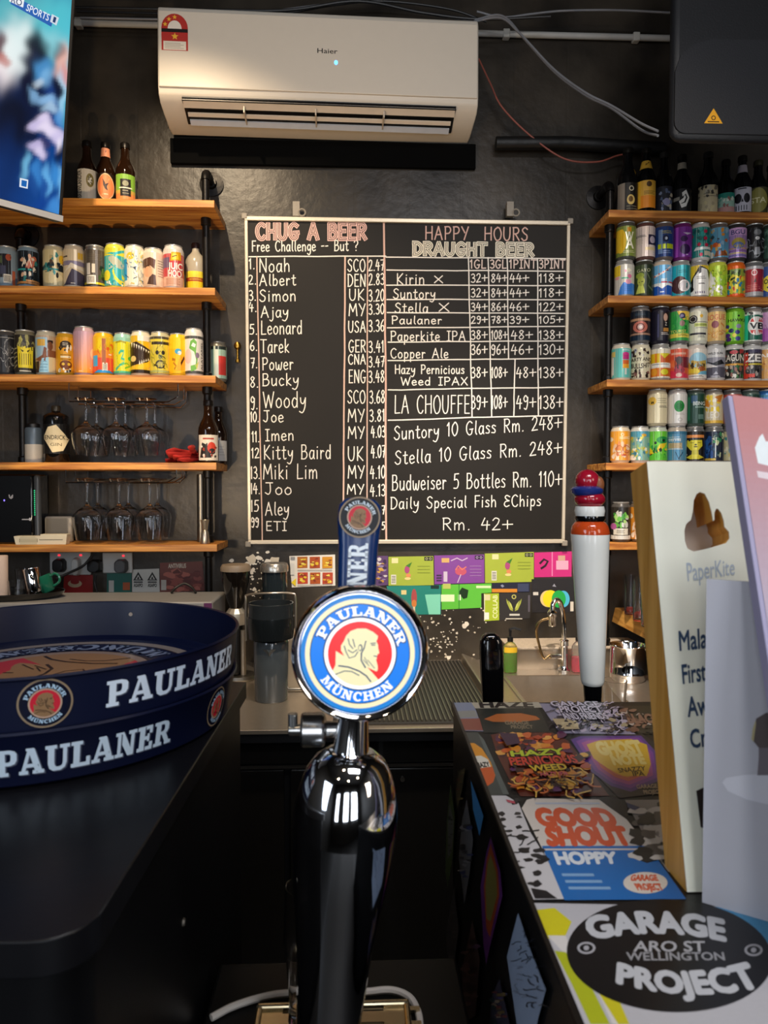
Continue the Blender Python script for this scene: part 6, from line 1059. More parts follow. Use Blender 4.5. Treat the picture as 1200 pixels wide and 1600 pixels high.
# black fridge under the counter
t = thing('under_counter_fridge', 'low black fridge with dark glossy doors under the steel counter', 'fridge', (-.75, CF+.03, 0))
FW = 1.15
GD = mat('dark_glossy_door', '#121110', .22, 0, .15, coat=.4)
MB().box(0, .02, .0, FW, .62, .865).build('cabinet', BLACK, t, smooth=0)
MB().box(0, 0, .80, FW, .02, .865).build('top_rail', GD, t, smooth=0, bevel=.003)
MB().box(0, -.004, .789, FW, .004, .795).build('trim_strip', mat('trim_dark', '#3a3733', .3, .6), t, smooth=0)
for x in (.0, .574):
    d_ = MB().box(x+.004, 0, .08, x+.562, .02, .785).build('door', GD, t, smooth=0, bevel=.004)
    MB().lathe([(0, 0), (.006, 0), (.006, .006), (0, .006)], 14).build('lock', STEELD, d_).matrix_local = Matrix.Translation((x+.30, -.0005, .755)) @ Matrix.Rotation(PI/2, 4, 'X')
# ---- sink things
def pump_bottle(px, Y, w, h, liq, liqh, label, body):
    X = onY(px, 1050, Y).x
    t = thing('soap_bottle', label, 'soap bottle', (X, Y, CZ+.0005), 'soap bottles at the sink')
    P = [(0, .002), (w*.9, 0), (w, .004), (w, h*.82), (w*.7, h*.93), (w*.35, h), (0, h)]
    MB().lathe(P, 26, sy=.75).build('bottle', body, t, smooth=50)
    MB().lathe([(0, .003), (w*.93, .003), (w*.97, .006), (w*.97, liqh), (0, liqh)], 26, sy=.75).build('liquid', liq, t, smooth=40)
    MB().lathe([(0, h+.001), (w*.42, h+.001), (w*.42, h+.016), (.004, h+.018), (.004, h+.034), (0, h+.034)], 16).build('pump_collar', BLACK, t)
    MB().tube([(0, 0, h+.034), (0, 0, h+.042), (.012, -.004, h+.046), (.034, -.01, h+.040)], .006, 8).build('pump_spout', BLACK, t)
    return t
clearp = mat('clear_plastic', '#f6f4ea', .06, trans=.92, ior=1.2)
t = pump_bottle(797, 2.375, .024, .105, mat('green_liquid', '#0c9a2c', .15, trans=.35, ior=1.1), .068, 'pump bottle with green soap beside the black tap handle', mat('yellow_clear', '#f3e6a0', .06, trans=.9, ior=1.2))
a = Art(); a.rect(-.9, 0, .9, 1, '#e0b82a'); a.build('label_band', lambda u, v, w: ((.0245+w)*math.sin(math.asin(u)), -(.0245+w)*.75*math.cos(math.asin(u)), .070+.018*v), PRINT, t, cuts=CUTS)
pump_bottle(903, 2.37, .022, .105, mat('pink_liquid', '#d81f58', .15, trans=.35, ior=1.1), .052, 'clear bottle with pink soap partly behind the white tap handle', clearp)
# faucet
fb = onY(881, 1058, 2.385); X = fb.x
t = thing('faucet', 'chrome gooseneck faucet over the sink', 'faucet', (X, 2.385, CZ+.0003))
MB().lathe([(0, 0), (.022, 0), (.022, .006), (.015, .012), (.0135, .02), (.0125, .085), (.016, .088), (.016, .105), (.012, .108), (0, .108)], 22).build('base_column', CHROME, t, smooth=40)
gz = onY(870, 937, 2.385).z-CZ; k = mpx(2.385)
MB().tube(smooth_pts([(0, 0, .10), (-.002, 0, gz-.09), (-.006, 0, gz-.045), (-.016, -.004, gz-.010), (-.030, -.008, gz), (-.043, -.012, gz-.012), (-.046, -.014, gz-.035)], 6), .0082, 14).build('gooseneck', CHROME, t, smooth=60)
MB().lathe([(0, 0), (.011, 0), (.013, .004), (.013, .03), (.016, .034), (.016, .05), (.010, .056), (0, .056)], 18, (-.046, -.014, gz-.088)).build('nozzle', CHROME, t)
MB().tube(smooth_pts([(-.055, -.014, gz-.06), (-.085, -.008, gz-.072), (-.097, -.004, gz-.10), (-.090, 0, gz-.14), (-.070, 0, gz-.20), (-.045, 0, .055), (-.012, 0, .045)], 6), .0045, 10).build('filter_tube', mat('brass_tube', '#b39a72', .25, 1), t)
MB().tube([(-.013, 0, .05), (-.05, -.01, .052)], [.010, .007], 12).build('lever_valve', CHROME, t)
# pot
X = onY(975, 1060, 2.30).x
pw = 27*mpx(2.30)
t = thing('steel_pot', 'shiny steel pot standing at the right end of the sink', 'pot', (X, 2.27, CZ+.0005))
ph = onY(975, 1008, 2.27).z-CZ
MB().lathe([(0, .003), (pw*.95, 0), (pw, .006), (pw, .02), (pw*1.02, .022), (pw*1.02, .026), (pw, .028), (pw, ph-.003), (pw*1.04, ph), (pw*1.03, ph+.002), (pw*.975, ph-.003), (pw*.975, .03), (pw*.95, .008), (0, .006)], 40).build('vessel', CHROME, t, smooth=50)
MB().tube(smooth_pts([(pw*1.01, -.018, ph-.012), (pw*1.25, -.02, ph-.02), (pw*1.28, .0, ph-.024), (pw*1.25, .02, ph-.02), (pw*1.01, .018, ph-.012)], 5), .003, 8).build('handle', STEELD, t)
# glass tumbler on the sink
def tumbler(name, label, X, Y, Z, r, h, group=None, tilt=0, m=GLASS, cat='glass'):
    t = thing(name, label, cat, (X, Y, Z), group); 
    if tilt: t.rotation_euler = (0, tilt, 0)
    MB().lathe([(0, 0), (r*.82, 0), (r*.84, .002), (r, h), (r-.0016, h), (r*.82-.0016, .006), (0, .006)], 30).build('glass_wall', m, t, smooth=60)
    return t
wm = MB().prism([(0, 0), (.2, 0), (.2, .16), (0, .16)], lambda x, y: (x, y, 0), lambda x, y: (x, y, .004)).build('drain_board', STEELD, smooth=0, bevel=.001)
p_ = onZ(955, 1108, CZ); wm.location = (.80-.13, sy0-.06, CZ+.0003); tag(wm, 'small steel drain board at the sink front under the glass', 'board')
tumbler('glass_tumbler', 'clear empty tumbler at the sink below the steel pot', p_.x, sy0+.04, CZ+.0048, .034, .085)
# shelf with glasses at far right
wx = onY(965, 965, 2.5).x; wz0 = onY(965, 976, 2.5).z
t = thing('side_ledge', 'wooden ledge with slanting front carrying glasses, right of the sink', 'shelf', (wx, 1.75, wz0))
MB().prism([(0, .0), (.55, 0), (.55, .052), (.012, .052)], lambda x, z: (x, 0, z), lambda x, z: (x, .809, z)).build('board', woodmat('pale_ledge_wood', '#a8712c', '#d9a455', (22, 2, 22)), t, smooth=0, bevel=.002)
MB().box(.30, .72, .0003-(wz0-CZ), .34, .78, 0).build('leg', STEELD, t, smooth=0)
tm = mat('rinsed_glass', '#f4f6fa', .02, trans=1, ior=1.4)
for i, (px, py, Y, h) in enumerate(((983, 958, 2.42, .135), (997, 962, 2.30, .14), (1010, 966, 2.2, .14))):
    p = onY(px, py, Y); tumbler('beer_glass', f'upturned beer glass on the wooden ledge, {["furthest back", "middle", "nearest"][i]}', p.x+.01, Y, wz0+.0525, .030, h, 'glasses on the wooden ledge', m=tm)
o = MB()
for k in range(3): o.tube([(.0+.006*k, .0, .010), (.03, -.05-.02*k, .012), (.05+.02*k, -.12, .010), (.03, -.2, .009)], .010, 10)
o = o.build('red_rag', mat('red_cloth2', '#c03a26', .85, 0, .2, 300, .2), smooth=60); p = onY(968, 957, 2.5); o.location = (wx+.030, 2.5, wz0+.0526); tag(o, 'crumpled red rag on the wooden ledge beside the glasses', 'cloth')
# ================================================================== GRINDER, CANISTER, JUG on the left of the counter
def cz(py, Y): return onY(400, py, Y).z-CZ
Y = 2.33; X = onY(369, 1000, Y).x; u = mpx(Y)
t = thing('coffee_grinder', 'coffee grinder with dark hopper and silver collar beside the tray', 'coffee grinder', (X, Y, CZ+.0005))
DK = mat('smoked_hopper', '#15110e', .08, 0, .1, coat=.6)
z = lambda py: cz(py, Y)
MB().lathe([(0, 0), (.052, 0), (.054, .006), (.05, .016), (0, .018)], 30, (.012, -.0, 0)).build('base_plate', STEELD, t)
MB().box(-.035, -.03, .017, .015, .05, z(972)).build('motor_body', BLACK, t, bevel=.01, seg=3)
MB().lathe([(.009, .018), (.009, z(983)), (0, z(983))], 14, (.026, -.02, 0)).build('steel_post', STEEL, t)
MB().lathe([(0, z(975)), (.034, z(975)), (.036, z(965)), (.033, z(957)), (.022, z(950)), (0, z(950))], 12).build('collar', mat('silver_collar', '#c6bcab', .3, .7), t, smooth=20)
MB().lathe([(0, z(951)), (.018, z(951)), (.030, z(935)), (.043, z(910)), (.047, z(897)), (.047, z(892)), (0, z(892))], 28).build('hopper', DK, t, smooth=50)
MB().lathe([(0, z(892)+.0005), (.049, z(892)+.0005), (.049, z(886)), (.044, z(882)), (0, z(881))], 28).build('lid', mat('tan_lid', '#8a7863', .4), t)
Y = 2.44; X = onY(429, 950, Y).x; z = lambda py: cz(py, Y)
t = thing('storage_canister', 'tall dark glass canister with silver lid behind the blender jug', 'canister', (X, Y, CZ+.0005))
r = 19.5*mpx(Y)
MB().lathe([(0, 0), (r*.96, 0), (r, .006), (r, z(893)), (0, z(893))], 30).build('jar', mat('dark_jar', '#20272b', .07, coat=.6), t)
MB().lathe([(0, z(893)+.0005), (r*1.12, z(893)+.0005), (r*1.12, z(885)), (r*.98, z(880)), (0, z(879))], 30).build('lid', mat('lid_silver', '#b5afa5', .25, .8), t)
Y = 2.10; X = onY(424, 1050, Y).x; z = lambda py: cz(py, Y)
t = thing('blender_jug', 'smoky grey blender jug with pouring lip in front of the canister', 'blender jug', (X, Y, CZ+.0005))
r = 27*mpx(Y)
jm = mat('smoky_jug', '#3f4549', .12, 0, .06, coat=.5)
MB().lathe([(0, 0), (r*.93, 0), (r*.96, .004), (r*1.02, z(1003)), (r*.98, z(1000)), (0, z(1000)-.002)], 30).build('jug', jm, t, smooth=50)
MB().prism([(-.02, 0), (.02, 0), (0, -.026)], lambda x, q: (x, -r*.96, z(1012)+q+.006), lambda x, q: (x*.3, -r*1.14, z(1012)+q*.4+.006)).build('pouring_lip', jm, t)
MB().lathe([(0, z(1000)), (r*1.30, z(996)), (r*1.36, z(975)), (r*1.34, z(963)), (0, z(963))], 30).build('upper_band', mat('jug_band', '#14181a', .2, coat=.4), t, smooth=50)
MB().lathe([(r*1.30, z(963)), (r*1.30, z(942)), (r*1.24, z(942)), (r*1.24, z(963)-.0)], 30).build('clear_rim', SMOKE, t)
for s in (-1,): MB().tube(smooth_pts([(-r*1.42, -.01, z(1000)), (-r*1.42, -.01, z(940)), (-r*1.3, -.01, z(929)), (0, -.03, z(925)), (r*1.2, -.01, z(927)), (r*1.42, -.01, z(936)), (r*1.44, -.01, z(985))], 6), .0032, 8).build('wire_handle', STEEL, t)
Y = 2.22; X = onY(452, 1030, Y).x; z = lambda py: cz(py, Y)
t = thing('metal_kitchen_base', 'beige metal appliance base just right of the blender jug', 'appliance', (X, Y, CZ+.0005))
MB().box(-.045, -.045, 0, .06, .09, z(990)).build('body', mat('beige_metal', '#a39580', .35, .4), t, bevel=.012, seg=3)
MB().box(-.05, -.05, 0, .065, .095, .012).build('foot', STEELD, t, bevel=.004)
# box shaped appliance behind the trays, with the round tray of cups
ax0, ax1 = onY(-60, 940, 2.2).x, onY(332, 940, 2.2).x; ah = onY(250, 925, 2.42).z-CZ
t = thing('grey_appliance', 'pale grey box-shaped appliance half hidden by the blue trays', 'appliance', (ax0, 2.2, CZ+.0005))
MB().box(0, 0, 0, ax1-ax0, .22, ah).build('casing', mat('pale_grey_metal', '#8d8a86', .4, 0), t, bevel=.006)
MB().box(ax1-ax0-.026, -.0015, .0, ax1-ax0-.002, .03, ah-.004).build('purple_edge', mat('purple_card', '#5a2450', .5), t, smooth=0)
TX = onY(-2, 915, 2.31).x; tz = CZ+.0005+ah+.0004
t = thing('drinks_tray', 'round black tray of cups on the grey appliance', 'tray', (TX, 2.31, tz))
MB().lathe([(0, 0), (.185, 0), (.20, .012), (.205, .022), (.202, .022), (.184, .004), (0, .004)], 40, sy=.52).build('tray', BLACKG, t, smooth=40)
tz += .0046
def on_tray(px, Y): return onY(px, 900, Y).x
tumbler('glass_tumbler', 'clear short tumbler at the front of the cup tray', on_tray(26, 2.25), 2.25, tz, .026, .058, 'glasses on the cup tray')
tumbler('glass_tumbler', 'taller clear tumbler behind the short one on the cup tray', on_tray(37, 2.33), 2.33, tz, .026, .085, 'glasses on the cup tray')
t = thing('steel_cup', 'polished steel cup leaning on the cup tray', 'cup', (on_tray(55, 2.27), 2.27, tz+.007), rz=0); t.rotation_euler = (0, R(-10), 0)
MB().lathe([(0, 0), (.022, 0), (.023, .002), (.025, .086), (.024, .087), (.021, .004), (0, .004)], 30).build('cup_wall', CHROME, t, smooth=50)
t = thing('green_mug', 'small green mug lying tilted on the cup tray', 'mug', (on_tray(77, 2.30), 2.30, tz+.014)); t.rotation_euler = (0, R(-24), 0)
GM = mat('green_ceramic', '#1f6a50', .2, coat=.5)
MB().lathe([(0, 0), (.016, 0), (.019, .003), (.028, .055), (.026, .055), (.017, .006), (0, .006)], 28).build('cup_wall', GM, t, smooth=50)
MB().tube(smooth_pts([(.021, 0, .012), (.042, 0, .018), (.048, 0, .034), (.040, 0, .047), (.026, 0, .046)], 5), .0042, 8).build('handle', GM, t)
o = MB().lathe([(0, 0), (.019, 0), (.0195, .002), (.0205, .135), (.019, .137), (.008, .137), (.008, .12), (0, .12)], 26).build('paper_roll', mat('pinkish_paper', '#c9b3a4', .7), smooth=40); o.location = (on_tray(9, 2.27), 2.24, tz)
tag(o, 'upright pale paper roll at the left frame edge', 'paper roll')
# ================================================================== FOREGROUND: LEFT CABINET AND TRAYS
LT = 1.27
fa, fb_, = onZ(385, 1065, LT), onZ(130, 1470, LT)
dirv = Vector((fa.x-fb_.x, fa.y-fb_.y, 0)).normalized(); nrm = Vector((-dirv.y, dirv.x, 0))
CT = mat('black_worktop', '#0b0b0e', .36, 0, .2, 40, .02, spec=.35)
t = thing('bar_cabinet', 'black bar cabinet with rounded corner carrying the blue trays', 'cabinet', (fb_.x, fb_.y, 0))
Ld = (fa-fb_).xy.length; loc2 = lambda a, b, z: tuple((dirv*a+nrm*b)+Vector((0, 0, z)))
rc = .03
outl = [(Ld, 0), (Ld, 1.0), (-.0, 1.0)]+[(rc-rc*math.cos(R(k)), rc-rc*math.sin(R(k))) for k in range(0, 91, 15)]
MB().prism(outl, lambda a, b: loc2(a, b, LT-.022), lambda a, b: loc2(a, b, LT)).build('top_board', CT, t, smooth=30, bevel=.002)
o2 = [(Ld-.004, .008), (Ld-.004, .99), (.01, .99)]+[(.01+rc-rc*math.cos(R(k)), .008+rc-rc*math.sin(R(k))) for k in range(0, 91, 15)]
MB().prism(o2, lambda a, b: loc2(a, b, 0), lambda a, b: loc2(a, b, LT-.0225)).build('body', mat('black_laminate', '#08080a', .35, 0, .15, spec=.35), t, smooth=30)
sc = MB().lathe([(0, 0), (.004, 0), (.003, .002), (0, .0025)], 12).build('screw', STEELD, t)
sc.matrix_local = Matrix.Translation(loc2(Ld*.45, .0078, LT-.14)) @ Matrix.Rotation(-PI/2, 4, 'Y') @ Matrix.Rotation(PI, 4, 'X')
# round trays
drop = EYE.z-(LT+.0975); yb, yf = F*drop/(939-763), F*drop/(1061-763)
TRr = (yb-yf)/2; TRy = (yb+yf)/2; TRx = onY(76, 1000, TRy).x
def edge_angle(px, r):
    """angle on the tray wall (0 = facing the camera along -Y, positive to the right) seen at a photo column"""
    d = ray(px, 1000); dx, dy = d.x, d.y; L = math.hypot(dx, dy); dx /= L; dy /= L
    bq = -(TRx*dx+TRy*dy); c = TRx**2+TRy**2-r*r; disc = bq*bq-c
    if disc < 0: return R(75) if px > 76 else R(-75)
    s = -bq-math.sqrt(disc); return math.atan2(s*dx-TRx, -(s*dy-TRy))
def tray(z, h, label, rt, rb, art, floor=True):
    t = thing('serving_tray', label, 'tray', (TRx, TRy, z), 'stacked blue serving trays')
    MB().lathe([(0, 0), (rb-.004, 0), (rb, .003), (rt, h-.003), (rt+.0022, h-.001), (rt+.0012, h+.0012), (rt-.0014, h), (rt-.0022, h-.004), (rb-.003, .006), (rb-.008, .0035), (0, .0035)], 96).build('pan', NAVY, t, smooth=40)
    a = Art(); art(a)
    def f(u, v, w):
        rr = rb+(rt-rb)*v/h+.0004+w; return (rr*math.sin(u), -rr*math.cos(u), v)
    a.build('rim_lettering', f, PRINTG, t, cuts=[R(k) for k in range(-150, 151, 4)])
    return t
def badge(a, ang, vc, r): 
    b = Art(); old = a.map; a.map = lambda x, y: (ang+x/.2, vc+y); emblem(a, 0, 0, r, 0, ('#8d7a62', '#0b1026', '#0b1026', '#b79a86', '#c22436', '#8a6a4a', '#1a1210', '#a9c6dc')); a.map = old
def upper(a):
    a0, a1 = edge_angle(166, TRr), edge_angle(365.2, TRr)
    a.slabt('PAULANER', a0+.006, .0135, a1+.006, .0235, '#4a4f60', .12); a.slabt('PAULANER', a0, .0145, a1, .0235, '#cfdcea', .12)
    badge(a, edge_angle(69, TRr), .0265, .0215)
def lower(a):
    a1 = edge_angle(275, TRr); w = edge_angle(365.2, TRr)-edge_angle(166, TRr)
    a.slabt('PAULANER', a1-w*.86+.006, .0115, a1+.006, .0235, '#4a4f60', .12); a.slabt('PAULANER', a1-w*.86, .0125, a1, .0235, '#b9cad8', .12)
    badge(a, edge_angle(336, TRr-.008), .026, .0205)
tray(LT+.0004, .050, 'lower of two stacked navy round trays, hidden but for its lettered rim', TRr-.003, TRr-.012, lower)
t = tray(LT+.0004+.0472, .050, 'upper navy round tray with large emblem inside, top of the stack', TRr, TRr-.0055, upper)
a = Art(); emblem(a, 0, 0, TRr-.028, PI, ('#0d1430', '#8a7f78', '#0d1634', '#8f7a70', '#b3303c', '#96704e', '#241814', '#7f8ba6'))
a.build('inside_emblem', lambda u, v, w: (u, v, .0037+w*.6), PRINTG, t)
o = MB().lathe([(0, 0), (.0026, 0), (.0026, .001), (0, .001)], 12).build('rivet', STEEL, t); aa = R(172)
o.matrix_local = Matrix.Translation(((TRr-.0045)*math.sin(aa), -(TRr-.0045)*math.cos(aa), .034)) @ Matrix.Rotation(PI/2, 4, 'X')
# ================================================================== BAR SLAB, DRIP TRAY, GLASS
BZ = 1.0
o = MB().box(-.150, .12, -.05, .112, .775, 0).build('bar_counter', mat('bar_black', '#060606', .45, 0, .2, spec=.25), smooth=0, bevel=.003); o.location.z = BZ
tag(o, 'black bar counter slab between the two cabinets', 'counter'); MB().box(-.13, .2, -.95, .10, .70, -.0505).build('plinth', mat('bar_black2', '#0b0b0c', .4), o, smooth=0)
c0, c1 = onZ(402, 1568, BZ+.012), onZ(640, 1568, BZ+.012)
t = thing('drip_tray', 'steel slotted drip tray behind the tap column', 'drip tray', (c0.x, c0.y-.11, BZ+.0004))
w_ = c1.x-c0.x; dd = .11
MB().prism([(0, 0), (w_, 0), (w_, dd), (0, dd)], lambda x, y: (x, y, 0), lambda x, y: (x, y, .005)).build('pan', STEELD, t, smooth=0, bevel=.002)
gm2 = mat('warm_steel', '#b8a888', .22, 1, .05)
m = MB(); rows = 5; cols = 3; bw = .006
m.box(0, 0, .0055, w_, bw, .013); m.box(0, dd-bw, .0055, w_, dd, .013); m.box(0, bw, .0055, bw, dd-bw, .013); m.box(w_-bw, bw, .0055, w_, dd-bw, .013)
m.build('raised_edge', gm2, t, smooth=0, bevel=.002)
m = MB()
ny = 5; sl = .0055; pit = (dd-2*bw)/ny
for k in range(ny):
    y0 = bw+k*pit; m.box(bw, y0, .006, w_-bw, y0+pit-sl, .009)
    for x in (bw, w_/2-.018, w_-bw-.02): m.box(x, y0+pit-sl, .006, x+(.036 if abs(x-w_/2) < .05 else .02), y0+pit, .009)
m.build('slotted_plate', gm2, t, smooth=0)
zt_ = onY(468, 1396, .655).z-BZ
t = thing('beer_glass', 'tall clear glass behind the tap column on the drip tray', 'glass', (onY(480, 1500, .668).x, .668, BZ+.0136))
MB().lathe([(0, 0), (.0175, 0), (.0185, .003), (.0175, .02), (.0185, .04), (.0225, .085), (.0205, zt_-.0136), (.0195, zt_-.0136), (.0214, .085), (.0174, .04), (.0162, .022), (0, .02)], 28).build('glass_wall', GLASS, t, smooth=60)
zz = lambda px, py: onZ(px, py, BZ+.0042)
cable('white cable curving over the bar behind the drip tray', [zz(330, 1590), zz(365, 1572), zz(410, 1558), zz(450, 1552), zz(520, 1552), zz(570, 1550), zz(610, 1547), zz(638, 1557), zz(652, 1578), zz(656, 1604), zz(650, 1640)], .0036, mat('white_cable', '#b9b1a8', .4))
# ================================================================== BEER TAP
YT = .58; kT = mpx(YT)
pc = lambda x, y, Y=YT: onY(x, y, Y)
ax_top, ax_bot = pc(543, 1235), pc(513, 1600); up = (ax_top-ax_bot).normalized()
foot = ax_bot - up*((ax_bot.z-BZ-.0005)/up.z)
t = thing('beer_tap_tower', 'chrome beer tap column with round blue and red brewery medallion', 'beer tap', foot)
ROT = Vector((0, 0, 1)).rotation_difference(up).to_matrix().to_4x4()
def axial(py):          # distance along the column axis of a photo row
    return (pc(528, py).z-foot.z)/up.z
def part(name, prof, m, n=48, smooth=50):
    b = MB(); b.M = ROT; b.lathe(prof, n); return b.build(name, m, t, smooth=smooth)
hw_ = lambda px: px/2*kT
P = [(0, .0), (.045, .0), (.045, .006), (.030, .010), (hw_(98), axial(1640)), (hw_(104), axial(1590)), (hw_(121), axial(1480)), (hw_(138), axial(1420)), (hw_(151), axial(1375)), (hw_(161), axial(1330)), (hw_(166), axial(1293))]
part('column', P, CHROME)
part('dome', [(hw_(166), axial(1293)), (hw_(165), axial(1265)), (hw_(160), axial(1245)), (hw_(150), axial(1225)), (hw_(134), axial(1204)), (hw_(112), axial(1187)), (hw_(80), axial(1175)), (hw_(58), axial(1171)), (0, axial(1171))], CHROME)
part('neck', [(hw_(58), axial(1171)), (hw_(56), axial(1166)), (hw_(49), axial(1126)), (hw_(47), axial(1105)), (0, axial(1105))], CHROME)
# medallion: tilted disc
mc = pc(562.6, 1021, .565); fx = Vector((math.cos(R(5.2)), 0, -math.sin(R(5.2)))); fn = Vector((.0, -1, .03)).normalized(); fy = fn.cross(fx).normalized(); fx = fy.cross(fn)
MR = Matrix((fx, fy, fn)).transposed().to_4x4(); Tm = Matrix.Translation(mc-foot) @ MR
b = MB(); b.M = Tm; rM = 108*mpx(.565)
b.lathe([(0, -.022), (rM*.90, -.022), (rM*.98, -.016), (rM*1.005, -.006), (rM*1.0, .0), (rM*.955, .0045), (rM*.885, .002), (rM*.87, .0), (0, .0)], 72); md = b.build('medallion', CHROME, t, smooth=45)
a = Art(); emblem(a, 0, 0, rM*.862, 0, LIT)
a.build('lit_emblem', lambda u, v, w: tuple(Tm @ Vector((u, v, .0006+w*.6))), PRINTL, md)
b = MB(); b.M = Tm
b.lathe([(0, -.04), (.012, -.04), (.014, -.022), (0, -.022)], 20); b.build('medallion_boss', CHROME, t)
# side valve
VM = mat('valve_metal', '#b9b7b4', .24, 1)
b = MB(); vx = pc(500, 1140, .60)-foot
b.M = Matrix.Translation(vx) @ Matrix.Rotation(PI/2, 4, 'Y')
b.lathe([(0, -.016), (.013, -.016), (.0145, -.014), (.0145, .002), (.013, .004), (.007, .006), (.007, .030), (0, .030)], 24); b.build('knurled_valve', VM, t, smooth=20)
b = MB(); b.tube([vx+Vector((-.016, 0, 0)), vx+Vector((-.026, 0, 0))], .005, 12); b.tube([vx+Vector((-.023, 0, -.003)), vx+Vector((-.023, 0, .014))], .0042, 10); b.build('valve_lever', VM, t)
# handle behind the medallion
hb, ht = pc(552, 1040, .615), pc(563, 778, .635)
hx = (ht-hb); hl = hx.length; hz = hx.normalized(); hy0 = Vector((0, 1, 0)); hxx = hy0.cross(hz).normalized(); hyy = hz.cross(hxx)
HM = Matrix.Translation(hb-foot) @ Matrix((hxx, hyy, hz)).transposed().to_4x4()
kk = mpx(.625); b = MB(); b.M = HM
w0, w1 = 30*kk, 36*kk
sec = lambda w, d: [(w*(1 if abs(math.cos(a))>1e9 else math.copysign(abs(math.cos(a))**.6, math.cos(a))), d*math.copysign(abs(math.sin(a))**.6, math.sin(a))) for a in [2*PI*i/28 for i in range(28)]]
lev = [(0, w0*.55, .008), (.02, w0*.9, .011), (hl*.4, w0*.98, .012), (hl*.7, w0*1.04, .0125), (hl*.86, w1*.98, .013), (hl*.95, w1*.93, .0125), (hl*.985, w1*.7, .010), (hl, w1*.3, .005)]
vs = []; fs = []
for zq, w, d in lev: vs += [(x, y, zq) for x, y in sec(w, d)]
for i in range(len(lev)-1): fs += [(i*28+k, i*28+(k+1) % 28, (i+1)*28+(k+1) % 28, (i+1)*28+k) for k in range(28)]
fs += [tuple(range(28))[::-1], tuple(range((len(lev)-1)*28, len(lev)*28))]
b.add(vs, fs); hd = b.build('tap_handle', mat('handle_blue', '#0c2b5c', .25, 0, .04, coat=.15), t, smooth=50)
a = Art()
def hf(u, v, w): return tuple(HM @ Vector((u, -.0133-w, v)))
emblem(a, 0, hl-33*kk, 32*kk, -R(6), ('#8d7a62', '#0a0a10', '#0a0a10', '#b79a86', '#c22436', '#8a6a4a', '#1a1210', '#cfdce6'))
a.build('handle_badge', hf, PRINT, hd)
T_, W_ = slab('PAULANER'); a = Art(); Lw = 178*kk; hh = 30*kk; z1 = hl-72*kk
a.tris([[(-(y-.5)*hh, z1-Lw+x/W_*Lw) for x, y in q_] for q_ in T_], '#dfe8ee')
a.build('handle_lettering', lambda u, v, w: tuple(HM @ Vector((u, -.0129-w, v))), PRINT, hd)
# ================================================================== RIGHT CABINET WITH PRINTED TOP
RT = 1.20
pf, pn = onZ(705, 1098, RT), onZ(898, 1596, RT)
ey_ = Vector((pf.x-pn.x, pf.y-pn.y, 0)).normalized(); ex_ = Vector((ey_.y, -ey_.x, 0))
TP = Plane(pf, ex_, ey_)
t = thing('sticker_cabinet', 'black cabinet covered with colourful beer label stickers', 'cabinet', (pf.x, pf.y, 0))
base = Vector((pf.x, pf.y, 0)); ld = lambda a, b, z: tuple(ex_*a+ey_*b+Vector((0, 0, z)))
NEAR = -.78; WD = .62
MB().prism([(0, 0), (0, NEAR), (WD, NEAR), (WD, 0)], lambda a, b: ld(a, b, RT-.012), lambda a, b: ld(a, b, RT)).build('top_board', mat('cabinet_black', '#0e0e10', .35, 0, .2), t, smooth=0, bevel=.0015)
MB().prism([(.003, -.003), (.003, NEAR+.003), (WD, NEAR+.003), (WD, -.003)], lambda a, b: ld(a, b, 0), lambda a, b: ld(a, b, RT-.0122)).build('body', mat('cabinet_side', '#0c0c0e', .35, 0, .2), t, smooth=0)
MB().prism([(0, 0), (0, NEAR), (.0035, NEAR), (.0035, 0)], lambda a, b: ld(a, b, RT+.0002), lambda a, b: ld(a, b, RT+.0016)).build('edge_trim', mat('edge_metal', '#2c2723', .3, .6), t, smooth=0)
A6 = crop(3.243, 690, 1090); A7 = crop(2.308, 680, 1060)
_n = [0]
def sticker(label, draw, cropf):
    a = Art(TP.px); draw(a, lambda *p: cropf(*p)); _n[0] += 1; zo = .0003+.00002*_n[0]
    o = a.build('sticker', lambda u, v, w: ld(u, v, RT+zo+w*.5), PRINTS, t, clip=(.004, NEAR, WD, -.0005)); o['label'] = label
PRINTS = printmat('printed_vinyl', .3, 0, spec=.45)
def pb(a, f, seed, box, cols, n, r, line=False):
    """seeded irregular patches in crop coordinates"""
    old = a.map; a.map = lambda x, y: old(*f((x, y))[0]); a.blobs(seed, box, cols, n, r, line); a.map = old
def s1(a, f): a.poly(f((54, 24), (158, 20), (212, 172), (100, 168)), '#7f89a3'); a.poly(f((92, 108), (192, 106), (210, 168), (106, 166)), '#8a4a3c'); a.poly(f((70, 70), (170, 66), (185, 100), (88, 104)), '#8d8d88')
def s2(a, f):
    a.poly(f((165, 26), (480, 24), (550, 176), (215, 180), (195, 110)), '#22251f'); a.poly(f((150, 26), (490, 22), (510, 52), (170, 56)), '#b3ab98')
    a.qtext('HAZE', f((185, 22), (462, 20), (470, 50), (195, 52)), '#2a2320', .08); a.poly(f((215, 110), (280, 84), (400, 80), (480, 96), (500, 112), (400, 126), (260, 124)), '#b5642c'); a.stroke(f((185, 70), (330, 62), (480, 74), (530, 110)), .005, '#4a7a4a'); a.stroke(f((205, 92), (330, 78), (480, 88), (520, 130)), .003, '#c9c3b0')
    a.qtext('GARAGE', f((320, 120), (440, 120), (445, 138), (322, 138)), '#8a7a60', .05); a.qtext('PROJECT', f((350, 142), (460, 142), (465, 158), (352, 158)), '#8a7a60', .05)
